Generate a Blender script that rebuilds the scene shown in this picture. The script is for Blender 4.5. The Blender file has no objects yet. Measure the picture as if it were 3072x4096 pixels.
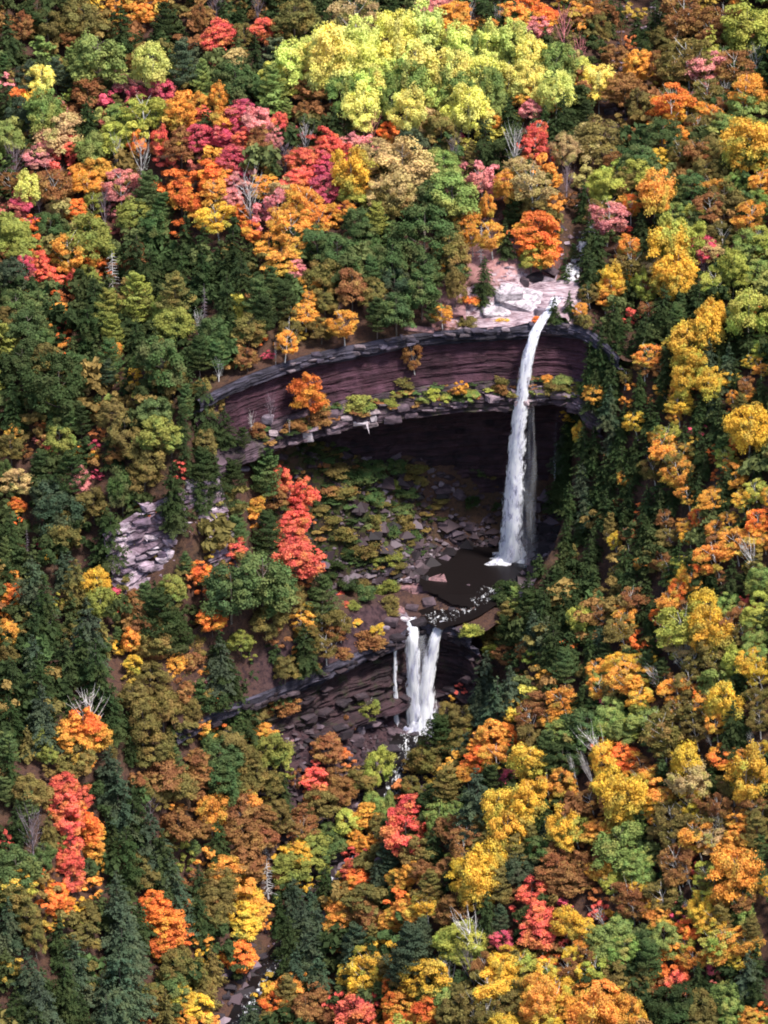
import bpy, math, random
import numpy as np
from mathutils import Vector, Matrix

# ---------------------------------------------------------------- the lie of the land (metres; +y runs away from the viewpoint)
PITCH = math.radians(25.0); CP, SP = math.cos(PITCH), math.sin(PITCH)
TARGET = np.array([-17.9, 0.0, 12.2]); DIST = 800.0
CAM = TARGET + DIST*np.array([0.0, -CP, SP])

class TPS:
    """thin plate surface through surveyed spot heights"""
    def __init__(s, pts, smooth=4.0):
        p = np.array(pts, float); s.c = p[:, :2]/50.0; n = len(p)
        K = s.k(s.c, s.c) + np.eye(n)*smooth*1e-3; P = np.hstack([np.ones((n, 1)), s.c])
        A = np.zeros((n+3, n+3)); A[:n, :n] = K; A[:n, n:] = P; A[n:, :n] = P.T
        s.w = np.linalg.solve(A, np.concatenate([p[:, 2], np.zeros(3)]))
    def k(s, a, b):
        d2 = ((a[:, None, :]-b[None, :, :])**2).sum(-1)
        return 0.5*d2*np.log(d2+1e-9)
    def __call__(s, x, y):
        x = np.asarray(x, float); sh = x.shape; q = np.stack([x.ravel(), np.asarray(y, float).ravel()], 1)/50.0
        out = np.empty(len(q))
        for i in range(0, len(q), 20000):
            b = q[i:i+20000]
            out[i:i+20000] = s.k(b, s.c)@s.w[:-3] + s.w[-3] + b@s.w[-2:]
        return out.reshape(sh)

HILL = [(-92,95,77),(-92,-20,22),(-92,-125,-39),(-65,35,46),(-65,100,76),(-54,-4,44.5),(-61,-28,19),(-41,-38,8),
 (-52,-50,0),(-65,-68,-6),(-65,-95,-24),(-49,-58,-7),(56,105,74),(56,-50,36),(56,-135,-34),(-3,-118,-44),(-3,-75,-21),
 (6,-58,-9),(6,-38,2),(24,-35,10),(30,-2,44),(27,-7,41),(25,14,49),(33,25,59),(22,-10,17),(56,10,57),(56,-90,5),(24,-95,-22),
 (12,12,52),(18,22,57),(24,62,68),(20,92,74),(-12,18,54.5),(-29,12,52),(-38,42,62),(-12,90,78),(-20,55,66),(-52,58,66),
 (-92,35,52),(56,60,70),(-120,0,40),(-120,-100,-10),(90,-50,55),(90,-120,0),(90,60,88),(-120,100,90),(0,150,100),(70,150,105),
 (-90,150,108),(-60,-160,-68),(20,-165,-60),(80,-165,-35),(-110,-165,-50),(-46,-98,-51),(-40,-75,-40),(-30,-50,-22),(-3,8,49.5),(-20,6,48.5),(-40,-2,46.5),(20,8,50),(9,8,49.5),(-57,-8,43.5),(-58,-20,36),(-30,-34,-.5),(-22,-27,0.5)]
UP = TPS(HILL)
FLOOR_A = TPS([(0,0,-1.2),(-8,2,-0.8),(6,2,-1.2),(0,-9,-0.6),(9,-4,-0.6),(-35,-6,23.5),(-27.7,6,21),(-11.6,14,16.5),(-4,15,12),(2.7,16,8),(-15,-14,.4),(-24,-26,3),
 (-29.5,-8,11.5),(-20.5,3,10.5),(-11.6,7.5,5.5),(-14.3,0,2.2),(-10,-8,.2),(-2.7,10.5,1.2),(7,9,0.3),(13.4,9,3),(15,11,7),(11,1,.3),(14,-2,3),(-5,-18,-1.4),(-12,-17,-1.6),(-40,-16,21),
 (-34,-22,13),(4,-16,-.6),(0,-24,-1.6),(-20,-20,1.2),(10,-12,1.2),(-40,8,29),(-20,18,20),(10,20,10)],2.0)
FLOOR_B = TPS([(-12,-27,-23),(-38,-50,-15),(-25,-42,-21),(-17,-36,-26),(-14,-41,-28),(-4,-32,-23),(-45,-56,-16),(-30,-56,-25),(-28,-38,-15),(0,-40,-20),(-18,-48,-31),(-20,-28,-18),(4,-30,-14),(-48,-45,-8)],2.0)
RIM_A = [(-52.7,-16.5,43),(-42,-6.7,44.5),(-29.5,-.4,46),(-18.75,2.8,47),(-11.6,4.7,47.5),(-2.7,4.6,48.5),(7,5.0,49),(12,5.8,49.5),(17,5.0,49.5),(21,2.6,49.2),(24,-2.0,48.4),(26.5,-6,47)]
RIM_B = [(-56,-55,-6.5),(-47.5,-48.5,-5),(-38,-42,-4),(-29.5,-36,-3),(-21,-28.5,-2.6),(-16,-25,-2.4),(-12,-20,-1.6),(-8,-19.5,-1.6),(-4,-21.5,-1.8),(-1,-25,-2.2)]
BASIN_A = [(-46,-14),(-44,2),(-30,10.5),(-18,14.5),(-8,16.5),(6,17),(14,17),(17.5,9),(15.5,-6),(13,-12),(8,-18),(2,-24),(-4,-26),(-24,-30),(-33,-28),(-40,-22)]
BASIN_B = [(-48,-50),(-38,-37),(-26,-29),(-18,-20),(-10,-15),(-3,-17),(4,-26),(3,-38),(-4,-44),(-14,-52),(-30,-62),(-44,-60)]
STREAM = [(-13,-28,-22.5),(-15,-36,-26.5),(-19,-48,-31),(-28,-62,-38),(-38,-78,-44),(-44,-92,-49),(-49,-106,-54),(-56,-125,-61),(-64,-150,-69),(-70,-200,-82)]
CREEK = [(12.5,6.5,49.2),(15,13,50.6),(18,24,55),(23,38,59),(26,52,63),(27,66,67),(30,85,72),(36,110,80),(40,150,93)]

def seg_dist(x, y, line):
    """distance to a polyline, its interpolated height there, and the side (+1 left of the run)"""
    best = np.full(x.shape, 1e9); zz = np.zeros(x.shape); side = np.ones(x.shape)
    for a, b in zip(line[:-1], line[1:]):
        dx, dy = b[0]-a[0], b[1]-a[1]
        t = np.clip(((x-a[0])*dx+(y-a[1])*dy)/(dx*dx+dy*dy), 0, 1)
        d = np.hypot(x-a[0]-t*dx, y-a[1]-t*dy); m = d < best
        best = np.where(m, d, best)
        if len(a) > 2: zz = np.where(m, a[2]+t*(b[2]-a[2]), zz)
        side = np.where(m, np.sign(dx*(y-a[1])-dy*(x-a[0])+1e-9), side)
    return best, zz, side

def poly_out(x, y, poly):
    """distance outside a closed outline (0 inside)"""
    ins = np.zeros(x.shape, bool); n = len(poly)
    for i in range(n):
        x0, y0 = poly[i]; x1, y1 = poly[(i+1) % n]
        c = ((y0 > y) != (y1 > y)) & (x < (x1-x0)*(y-y0)/((y1-y0) if y1 != y0 else 1e-9)+x0)
        ins ^= c
    d = seg_dist(x, y, poly+[poly[0]])[0]
    return np.where(ins, 0.0, d)

def vnoise(x, y, f, seed=0):
    xi = np.floor(x*f); yi = np.floor(y*f); u = x*f-xi; v = y*f-yi
    u = u*u*(3-2*u); v = v*v*(3-2*v)
    h = lambda a, b: (np.sin(a*127.1+b*311.7+seed*74.7)*43758.5453) % 1.0
    return (h(xi, yi)*(1-u)+h(xi+1, yi)*u)*(1-v)+(h(xi, yi+1)*(1-u)+h(xi+1, yi+1)*u)*v-.5

def upland(x, y):
    x = np.asarray(x, float); y = np.asarray(y, float)
    cx = np.clip(x, -125, 95); cy = np.clip(y, -175, 155)
    z = UP(cx, cy)
    z = z + 45*np.tanh((y-cy)/90.0) + 12*np.tanh(np.abs(x-cx)/120.0)
    d, zs, _ = seg_dist(cx, cy, CREEK)
    z = np.minimum(z, np.maximum(zs, z-9)+np.maximum(0, d-2.0)*.75)
    return z + 1.6*vnoise(x, y, .06) + .8*vnoise(x, y, .17, 3) + .35*vnoise(x, y, .5, 5)

def bowl(x, y):
    x = np.asarray(x, float); y = np.asarray(y, float)
    n = .5*vnoise(x, y, .35, 9)+.35*vnoise(x, y, .9, 4)
    return np.minimum(upland(x, y), np.clip(FLOOR_A(np.clip(x,-46,24), np.clip(y,-30,20)),-1.6,32)+(n+1.5*vnoise(x, y, .16, 21)+.9*vnoise(x, y, .5, 22))*np.clip(np.hypot(x-1,y)/9-.9,0,1.4)+(3.4+2.6*np.clip((x-9)/5, 0, 1))*poly_out(x, y, BASIN_A))

def ground(x, y):
    x = np.asarray(x, float); y = np.asarray(y, float)
    z = bowl(x, y)
    n = .5*vnoise(x, y, .35, 9)+.35*vnoise(x, y, .9, 4)
    z = np.minimum(z, np.clip(FLOOR_B(np.clip(x,-50,6), np.clip(y,-62,-16)),-31,-6)+n*1.3+3.0*poly_out(x, y, BASIN_B))
    d, zs, _ = seg_dist(x, y, STREAM)
    z = np.minimum(z, zs+np.maximum(0, d-3.0)*.6+.02*d*d+n)
    return z

RIM_C = [(-70,-32,22.5),(-62,-27.5,26),(-55,-24.5,28.5),(-48.5,-21,30)]

def smooth_line(line, step):
    """Catmull-Rom through the points, resampled evenly; returns points and unit normals to the right of the run"""
    p = np.array(line, float); p = np.vstack([2*p[0]-p[1], p, 2*p[-1]-p[-2]]); out = []
    for i in range(1, len(p)-2):
        for t in np.linspace(0, 1, 24, endpoint=False):
            out.append(.5*((2*p[i])+(-p[i-1]+p[i+1])*t+(2*p[i-1]-5*p[i]+4*p[i+1]-p[i+2])*t*t+(-p[i-1]+3*p[i]-3*p[i+1]+p[i+2])*t**3))
    out = np.array(out+[p[-2]]); d = np.concatenate([[0], np.cumsum(np.hypot(*np.diff(out[:, :2], axis=0).T))])
    s = np.linspace(0, d[-1], max(2, int(d[-1]/step)))
    q = np.stack([np.interp(s, d, out[:, k]) for k in range(3)], 1)
    g = np.gradient(q[:, :2], axis=0); k = np.ones(9)/9
    g = np.stack([np.convolve(np.pad(g[:, j], 4, mode='edge'), k, 'valid') for j in range(2)], 1)
    g /= np.linalg.norm(g, axis=1)[:, None]
    return q, np.stack([g[:, 1], -g[:, 0]], 1), s

# cross sections: (outwards from the rim, down from the rim)
PROF_A = [(0,0),(.6,-.5),(.5,-2.3),(-1.0,-2.6),(-1.1,-3.3),(-.3,-6),(.2,-9.5),(1.0,-10.6),(2.2,-11.8),(3.9,-13.0),(4.1,-14.0),(4.0,-15.6),(2.4,-16.2),(-3.5,-17.8),(-7,-20.5),(-9,-25),(-10.5,-32),(-12,-42),(-13,-52)]
PROF_B = [(0,0),(.4,-.3),(.5,-2.4),(-1.6,-3.0),(-2.0,-4.5),(-1.2,-9),(-.6,-13),(1.2,-13.8),(1.4,-15),(-.5,-15.8),(-.3,-20),(1.5,-26)]
PROF_C = [(0,0),(.4,-.3),(.5,-2.5),(1.9,-3),(2.0,-5.6),(3.6,-6.2),(3.7,-9.4),(5.2,-10),(5.4,-13.5),(6.6,-14),(6.8,-18)]

def support(x, y, near=1e9):
    """height that a plant or a boulder stands on: the ground, or the cliff top or ledge over it unless that is well above the height asked for"""
    x = np.asarray(x, float); y = np.asarray(y, float); z = ground(x, y); z0 = z; near = np.asarray(near, float)
    d, zr, side = seg_dist(x, y, RIM_A)
    o = np.where(side < 0, d, -d); inx = (x > -53) & (x < 25)
    back = inx & (o <= 0) & (o > -16)
    z = np.where(back, np.maximum(z, zr+(upland(x, y)-zr)*np.clip(-o/6, 0, 1)), z)
    shelf = np.interp(o, [0, 1.0, 2.2, 3.9, 4.1], [-10.2, -10.6, -11.8, -13.0, -13.4])
    z = np.where(inx & (o > 0) & (o < 4.1), np.maximum(z, zr+shelf), z); z = np.where(z > near+2.5, z0, z)
    d, zr, side = seg_dist(x, y, RIM_B)
    o = np.where(side < 0, d, -d)
    z = np.where((x > -50) & (x < -1) & (o <= 0) & (o > -9), np.maximum(z, zr+(bowl(x, y)-zr)*np.clip(-o/6, 0, 1)), z)
    return np.where(z > near+2.5, z0, z)


# ---------------------------------------------------------------- camera, sky, sun, exposure
sc = bpy.context.scene
cam = bpy.data.objects.new('camera', bpy.data.cameras.new('camera')); sc.collection.objects.link(cam)
cam.location = CAM.tolist(); cam.rotation_euler = (math.radians(90)-PITCH, 0, 0)
cam.data.lens = 145.8; cam.data.sensor_width = 36; cam.data.clip_start = 5; cam.data.clip_end = 6000
sc.camera = cam
SUN_EL, SUN_AZ = math.radians(61), math.radians(128)      # azimuth from +y (away) towards +x (right)
w = bpy.data.worlds.new('World'); sc.world = w; w.use_nodes = True
nt = w.node_tree; bg = nt.nodes['Background']
sky = nt.nodes.new('ShaderNodeTexSky'); sky.sky_type = 'NISHITA'; sky.sun_disc = False
sky.sun_elevation = SUN_EL; sky.sun_rotation = SUN_AZ; sky.air_density = 1.2; sky.dust_density = 2.0; sky.ozone_density = 1.5
nt.links.new(sky.outputs[0], bg.inputs[0]); bg.inputs[1].default_value = 0.12
sun = bpy.data.objects.new('sun', bpy.data.lights.new('sun', 'SUN')); sc.collection.objects.link(sun)
sun.data.energy = 3.5; sun.data.angle = math.radians(9); sun.data.color = (1.0, .95, .88)
sdir = Vector((math.sin(SUN_AZ)*math.cos(SUN_EL), math.cos(SUN_AZ)*math.cos(SUN_EL), math.sin(SUN_EL)))
sun.rotation_euler = sdir.to_track_quat('Z', 'Y').to_euler()
sc.view_settings.view_transform = 'Standard'; sc.view_settings.look = 'None'
sc.view_settings.gamma = 1; sc.view_settings.use_curve_mapping = False
sc.view_settings.exposure = 1.15
sc.cycles.pixel_filter_type = 'BLACKMAN_HARRIS'; sc.cycles.filter_width = 1.9

# ---------------------------------------------------------------- helpers
COL = sc.collection
def link(name, data, parent=None, label=None, cat=None, group=None, kind=None, color=None):
    o = bpy.data.objects.new(name, data); COL.objects.link(o)
    if parent: o.parent = parent
    if label: o['label'] = label
    if cat: o['category'] = cat
    if group: o['group'] = group
    if kind: o['kind'] = kind
    if color: o.color = color
    return o
def mesh(name, V, F, mats, smooth=False, rnd=None, fmat=None):
    """V (n,3); F (m,k) index array or list of such arrays with different k"""
    V = np.asarray(V, np.float32); Fs = F if isinstance(F, list) and isinstance(F[0], np.ndarray) else [np.array(F)]
    Fs = [np.asarray(f, np.int32) for f in Fs if len(f)]
    me = bpy.data.meshes.new(name); me.vertices.add(len(V)); me.vertices.foreach_set('co', V.ravel())
    tot = np.concatenate([np.full(len(f), f.shape[1], np.int32) for f in Fs]); idx = np.concatenate([f.ravel() for f in Fs])
    me.loops.add(len(idx)); me.loops.foreach_set('vertex_index', idx)
    me.polygons.add(len(tot)); me.polygons.foreach_set('loop_start', np.concatenate([[0], np.cumsum(tot)[:-1]]).astype(np.int32))
    me.polygons.foreach_set('loop_total', tot)
    if fmat is not None: me.polygons.foreach_set('material_index', np.asarray(fmat, np.int32))
    me.polygons.foreach_set('use_smooth', np.full(len(tot), smooth))
    if rnd is not None:
        a = me.attributes.new('rnd', 'FLOAT', 'FACE'); a.data.foreach_set('value', np.asarray(rnd, np.float32))
    for m in (mats if isinstance(mats, (list, tuple)) else [mats]): me.materials.append(m)
    me.update(calc_edges=True)
    return me
def grid_faces(n, m, flip=False):
    a = np.arange((n-1)*m).reshape(n-1, m)[:, :-1].ravel()
    f = np.stack([a, a+1, a+m+1, a+m], 1)
    return f[:, ::-1] if flip else f

class NB:
    """small node-tree writer"""
    def __init__(s, name):
        s.m = bpy.data.materials.new(name); s.m.use_nodes = True; s.t = s.m.node_tree; s.t.nodes.clear()
        s.out = s.t.nodes.new('ShaderNodeOutputMaterial')
    def n(s, typ, ins=None, **kw):
        nd = s.t.nodes.new('ShaderNode'+typ)
        for k, v in kw.items(): setattr(nd, k, v)
        for k, v in (ins or {}).items():
            if isinstance(v, bpy.types.NodeSocket): s.t.links.new(v, nd.inputs[k])
            else: nd.inputs[k].default_value = v
        return nd
    def ramp(s, fac, stops, interp='LINEAR'):
        r = s.n('ValToRGB', {0: fac}); r.color_ramp.interpolation = interp
        e = r.color_ramp.elements
        while len(e) < len(stops): e.new(.5)
        for q, (p, c) in zip(e, stops): q.position = p; q.color = (*c, 1) if len(c) == 3 else c
        return r.outputs[0]
    def noise(s, scale, detail=4, rough=.55, vec=None, dist=0):
        i = {'Scale': scale, 'Detail': detail, 'Roughness': rough, 'Distortion': dist}
        if vec is not None: i['Vector'] = vec
        return s.n('TexNoise', i).outputs[0]
    def pos(s, sx=1, sy=1, sz=1):
        g = s.n('NewGeometry').outputs['Position']
        return s.n('Mapping', {0: g, 3: (sx, sy, sz)}).outputs[0]
    def mix(s, f, a, b, mode='MIX'):
        nd = s.n('Mix', data_type='RGBA', blend_type=mode)
        for k, v in ((0, f), (6, a), (7, b)):
            if isinstance(v, bpy.types.NodeSocket): s.t.links.new(v, nd.inputs[k])
            else: nd.inputs[k].default_value = (*v, 1) if isinstance(v, tuple) and len(v) == 3 else v
        return nd.outputs[2]
    def math(s, op, a, b=0.0):
        return s.n('Math', {0: a, 1: b}, operation=op).outputs[0]
    def surf(s, sh): s.t.links.new(sh, s.out.inputs[0]); return s.m
    def bsdf(s, col, rough=.8, bump=None, bstr=.5, bdist=.2, spec=.25):
        i = {'Base Color': col, 'Roughness': rough, 'Specular IOR Level': spec}
        if bump is not None: i['Normal'] = s.n('Bump', {'Height': bump, 'Strength': bstr, 'Distance': bdist}).outputs[0]
        return s.n('BsdfPrincipled', i).outputs[0]

def leaf_material():
    b = NB('leaves'); oc = b.n('ObjectInfo').outputs['Color']
    r = b.n('Attribute', attribute_name='rnd', attribute_type='GEOMETRY').outputs['Fac']
    tint = b.n('Attribute', attribute_name='tint', attribute_type='OBJECT').outputs['Color']
    ob = b.n('TexCoord').outputs['Object']
    nz = b.noise(1.9, 3, .55, ob)
    f = b.n('MapRange', {0: nz, 1: .44, 2: .6}).outputs[0]
    c = b.mix(f, oc, tint)
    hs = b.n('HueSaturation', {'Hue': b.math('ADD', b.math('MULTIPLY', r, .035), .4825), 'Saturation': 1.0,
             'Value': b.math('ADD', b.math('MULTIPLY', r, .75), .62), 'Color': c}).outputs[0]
    d = b.n('BsdfPrincipled', {'Base Color': hs, 'Roughness': .85, 'Specular IOR Level': .06}).outputs[0]
    t = b.n('BsdfTranslucent', {'Color': hs}).outputs[0]
    return b.surf(b.n('MixShader', {0: .3, 1: d, 2: t}).outputs[0])
def bark_material():
    b = NB('bark'); oc = b.n('ObjectInfo').outputs['Color']
    nz = b.noise(3.0, 3, .6, b.pos(1, 1, .4))
    c = b.mix(b.ramp(nz, [(.4, (.45,)*3), (.6, (1,)*3)]), (0, 0, 0), oc)
    return b.surf(b.bsdf(c, .85))
def ground_material():
    b = NB('forest_floor'); p = b.pos()
    n1 = b.noise(.08, 4, .6, p); n2 = b.noise(.9, 5, .65, p); n3 = b.noise(5, 3, .7, p)
    c = b.ramp(n1, [(.35, (.03, .018, .02)), (.5, (.05, .026, .024)), (.62, (.03, .026, .016))])
    litter = b.ramp(n2, [(.42, (.03, .018, .018)), (.52, (.10, .05, .03)), (.6, (.05, .03, .025))])
    c = b.mix(.55, c, litter)
    c = b.mix(b.ramp(n3, [(.45, (0,)*3), (.65, (.5,)*3)]), c, (.09, .05, .03, 1))
    # bare pinkish soil and rock where the ground is trodden around the brink
    sep = b.n('SeparateXYZ', {0: p}); 
    def near(cx, cy, r):
        dx = b.math('SUBTRACT', sep.outputs[0], cx); dy = b.math('SUBTRACT', sep.outputs[1], cy)
        d = b.math('SQRT', b.math('ADD', b.math('MULTIPLY', dx, dx), b.math('MULTIPLY', dy, dy)))
        d = b.math('ADD', d, b.math('MULTIPLY', b.math('SUBTRACT', n2, .5), 14.0))
        return b.n('MapRange', {0: d, 1: r*1.15, 2: r*.75}).outputs[0]
    f = b.math('MAXIMUM', near(6, 21, 10), near(-6, 11, 5)); f = b.math('MULTIPLY', f, b.n('MapRange', {0: sep.outputs[2], 1: 42, 2: 46}).outputs[0])
    c = b.mix(f, c, b.ramp(n2, [(.4, (.22, .10, .10)), (.6, (.38, .20, .19))]))
    bed = b.math('MAXIMUM', near(9, 10, 7), near(0, 8, 4.5)); bed = b.math('MULTIPLY', bed, b.n('MapRange', {0: sep.outputs[2], 1: 42, 2: 46}).outputs[0])
    c = b.mix(bed, c, b.ramp(b.noise(1.3, 5, .65, b.pos(.5, 1.6, 1.6), .5), [(.4, (.11, .06, .07)), (.47, (.30, .21, .235)), (.6, (.42, .33, .35))]))
    # mossy weeds on the talus in the bowl
    g = b.math('MULTIPLY', near(-20, -4, 17), b.n('MapRange', {0: sep.outputs[2], 1: 1.2, 2: 2.6}).outputs[0])
    g = b.math('MULTIPLY', g, b.n('MapRange', {0: sep.outputs[2], 1: 32, 2: 27}).outputs[0])
    moss = b.ramp(b.noise(.35, 5, .65, p), [(.40, (.018, .011, .013)), (.46, (.032, .030, .011)), (.52, (.022, .030, .009)), (.57, (.024, .014, .015)), (.66, (.055, .043, .016))])
    c = b.mix(g, c, moss)
    rock = b.math('MAXIMUM', near(0, -3, 13), near(-20, -38, 24))
    rock = b.math('MULTIPLY', rock, b.n('MapRange', {0: sep.outputs[2], 1: 3.0, 2: 1.6}).outputs[0])
    c = b.mix(rock, c, b.ramp(n2, [(.38, (.02, .012, .016)), (.6, (.06, .034, .038))]))
    return b.surf(b.bsdf(c, .95, b.math('ADD', n2, b.math('MULTIPLY', n3, .4)), .8, .5, .1))
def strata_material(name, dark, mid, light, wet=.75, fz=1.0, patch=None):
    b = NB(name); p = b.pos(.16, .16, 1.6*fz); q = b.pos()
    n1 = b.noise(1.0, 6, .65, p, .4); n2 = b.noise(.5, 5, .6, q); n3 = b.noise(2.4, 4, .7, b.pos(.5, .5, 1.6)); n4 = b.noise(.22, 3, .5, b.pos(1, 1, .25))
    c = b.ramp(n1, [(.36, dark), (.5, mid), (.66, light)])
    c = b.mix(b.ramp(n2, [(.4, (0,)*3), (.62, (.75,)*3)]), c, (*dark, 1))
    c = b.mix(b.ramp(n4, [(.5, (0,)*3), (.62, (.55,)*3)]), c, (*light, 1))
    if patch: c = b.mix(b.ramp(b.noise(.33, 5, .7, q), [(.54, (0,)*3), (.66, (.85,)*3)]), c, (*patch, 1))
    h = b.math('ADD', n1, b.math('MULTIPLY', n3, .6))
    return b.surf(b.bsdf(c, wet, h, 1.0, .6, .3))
def boulder_material():
    b = NB('boulder_rock'); oc = b.n('ObjectInfo').outputs['Color']; q = b.pos(1, 1, 2.0)
    n = b.noise(.9, 5, .65, q); n2 = b.noise(3.5, 3, .6, b.pos(.4, .4, 3.0))
    c = b.mix(b.ramp(n, [(.4, (.35,)*3), (.58, (1,)*3)]), (.02, .015, .02, 1), oc)
    c = b.mix(b.ramp(n2, [(.5, (0,)*3), (.7, (.4,)*3)]), c, (.05, .03, .04, 1))
    return b.surf(b.bsdf(c, .75, n2, .7, .25, .3))
def pool_material():
    b = NB('pool_water')
    n = b.noise(1.2, 3, .6, b.pos(1, 1, 1))
    return b.surf(b.bsdf((.008, .006, .006, 1), .3, n, .12, .15, .18))
def falls_material(name, lo, hi, fz, soft=.1, col=(.97, .97, 1.0), alpha=1.0):
    """falling water: bright clotted strands, thinning to nothing between them"""
    b = NB(name)
    uv = b.n('Attribute', attribute_name='wuv', attribute_type='GEOMETRY').outputs['Vector']
    v = b.n('Mapping', {0: uv, 3: (1, fz, 1)}).outputs[0]
    n1 = b.noise(1.0, 5, .62, v, .6); n2 = b.noise(2.6, 3, .6, v, .3)
    edge = b.n('SeparateXYZ', {0: uv}).outputs[2]
    d = b.math('ADD', b.math('MULTIPLY', n1, .65), b.math('MULTIPLY', n2, .35))
    d = b.math('ADD', d, edge)
    a = b.n('MapRange', {0: d, 1: lo, 2: hi}).outputs[0]
    dens = b.ramp(n1, [(.35, (.58, .57, .74)), (.55, col), (1, col)])
    df = b.n('BsdfDiffuse', {'Color': dens, 'Normal': b.n('Bump', {'Height': d, 'Strength': .8, 'Distance': .4}).outputs[0]}).outputs[0]
    tl = b.n('BsdfTranslucent', {'Color': dens}).outputs[0]
    sh = b.n('MixShader', {0: .5, 1: df, 2: tl}).outputs[0]
    tr = b.n('BsdfTransparent').outputs[0]
    if alpha < 1: a = b.math('MULTIPLY', a, alpha)
    return b.surf(b.n('MixShader', {0: a, 1: tr, 2: sh}).outputs[0])

LEAF, BARK, FLOOR = leaf_material(), bark_material(), ground_material()
CAPM = strata_material('dark_caprock', (.012, .010, .016), (.032, .027, .042), (.075, .065, .095), .75, 1.2)
SHALEM = strata_material('red_shale', (.02, .007, .012), (.043, .014, .023), (.078, .032, .049), .85, .5)
LEDGEM = strata_material('ledge_rock', (.014, .009, .012), (.05, .029, .038), (.14, .09, .115), .8, 1.3, (.05, .055, .02))
LOWM = strata_material('wet_shale', (.009, .005, .007), (.026, .011, .014), (.05, .024, .029), .7, 1.0, (.025, .03, .012))
CAVEM = strata_material('shaded_shale', (.012, .007, .011), (.035, .014, .02), (.06, .03, .038), .85, 1.0)  # deep shade of the gorge is put into this shale's colour
OUTM = strata_material('outcrop_rock', (.04, .025, .035), (.20, .13, .17), (.46, .36, .42), .85, 1.0)
ROCK = boulder_material()

# ---------------------------------------------------------------- the ground: one sheet to the horizon, fine where it is looked at
def spaced(lo, hi, step, far):
    mid = np.arange(lo, hi+step, step); g = [step]
    while sum(g) < far: g.append(g[-1]*1.35)
    c = np.cumsum(g[1:]+[far]); return np.concatenate([lo-c[::-1], mid, hi+c])
gx, gy = spaced(-112, 84, 1.0, 1500), spaced(-175, 150, 1.0, 2200)
X, Y = np.meshgrid(gx, gy); Z = ground(X, Y)
me = mesh('forest_ground', np.stack([X, Y, Z], -1).reshape(-1, 3), grid_faces(len(gy), len(gx)), FLOOR, True)
link('forest_ground', me, kind='structure', label='steep leaf littered forest floor of the gorge')

# ---------------------------------------------------------------- cliffs
def sweep(rim, prof, lo, hi, step, sub, jit, seed, endfade=4.0):
    """band of a cliff face between two places of its cross section"""
    q, nrm, s = smooth_line(rim, step)
    pr = np.array(prof[lo:hi+1], float); d = np.concatenate([[0], np.cumsum(np.hypot(*np.diff(pr, axis=0).T))])
    t = np.linspace(0, d[-1], sub); o = np.interp(t, d, pr[:, 0]); dz = np.interp(t, d, pr[:, 1])
    S, O = np.meshgrid(s, o, indexing='ij'); DZ = np.broadcast_to(dz, S.shape); zz = q[:, 2][:, None]+DZ
    wav = .5*vnoise(S, S*0, .07, seed+8)
    rn = lambda a, b, k: (np.sin(a*127.1+b*311.7+k*74.7)*43758.5453) % 1.0-.5
    bed = rn(np.floor((DZ+wav)/.62), np.floor(S/14+DZ*.15), seed)*.9+rn(np.floor((DZ+wav)/.3), np.floor(S/5), seed+1)*.5     # each bed stands out by its own amount
    blk = rn(np.floor(S/1.7+rn(np.floor(DZ/1.2), 0, 3)), np.floor(DZ/1.2), seed+2)*.8+vnoise(S, DZ, .16, seed+6)*1.6
    J = jit*(bed*.9+blk*.7+vnoise(S, DZ, .45, seed+5)*.8)
    J[:, 0] *= .2
    O = O+J
    V = np.stack([q[:, 0][:, None]+nrm[:, 0][:, None]*O, q[:, 1][:, None]+nrm[:, 1][:, None]*O, zz+jit*.25*vnoise(S, O, .7, seed+9)], -1)
    return V.reshape(-1, 3), grid_faces(len(s), sub, True)
def cliff(name, rim, prof, bands, back, label, cat, seed, land=upland):
    root = link(name, None, label=label, cat=cat)
    q, nrm, s = smooth_line(rim, .6)
    # top: runs back from the rim to meet the hill
    o = -np.array([0, .8, 2, 3.5, 5, 6.5, 8.5, 11, 13.5, back]); o = o[o >= -back]
    x = q[:, 0][:, None]+nrm[:, 0][:, None]*o; y = q[:, 1][:, None]+nrm[:, 1][:, None]*o
    t = np.clip(-o/6, 0, 1); z = q[:, 2][:, None]+(land(x, y)-q[:, 2][:, None])*t+.12*(o < -1)+.25*vnoise(x, y, .6, 3)*(o < 0)
    link('cliff_top', mesh('cliff_top', np.stack([x, y, z], -1).reshape(-1, 3), grid_faces(len(s), len(o)), FLOOR, True), root)
    for part, lo, hi, m, sub, jit in bands:
        V, F = sweep(rim, prof, lo, hi, .6, sub, jit, seed+lo)
        link(part, mesh(part, V, F, m, False), root)
    return root
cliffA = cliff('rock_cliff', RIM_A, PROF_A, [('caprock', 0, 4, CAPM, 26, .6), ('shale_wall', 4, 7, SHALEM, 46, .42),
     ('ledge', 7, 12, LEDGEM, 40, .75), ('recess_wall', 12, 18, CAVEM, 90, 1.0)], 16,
     'curved red shale cliff with a dark overhanging ledge behind the tall waterfall', 'cliff', 3)
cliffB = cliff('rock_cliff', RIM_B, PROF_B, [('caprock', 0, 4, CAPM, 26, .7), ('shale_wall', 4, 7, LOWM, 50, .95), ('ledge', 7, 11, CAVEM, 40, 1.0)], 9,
     'dark undercut cliff that the shorter double waterfall drops over', 'cliff', 31, bowl)
cliffC = cliff('rock_outcrop', RIM_C, PROF_C, [('rock_face', 0, 10, OUTM, 90, 1.5)], 4,
     'pale lilac layered rock outcrop among trees beside the bowl', 'rock outcrop', 57)

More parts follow.
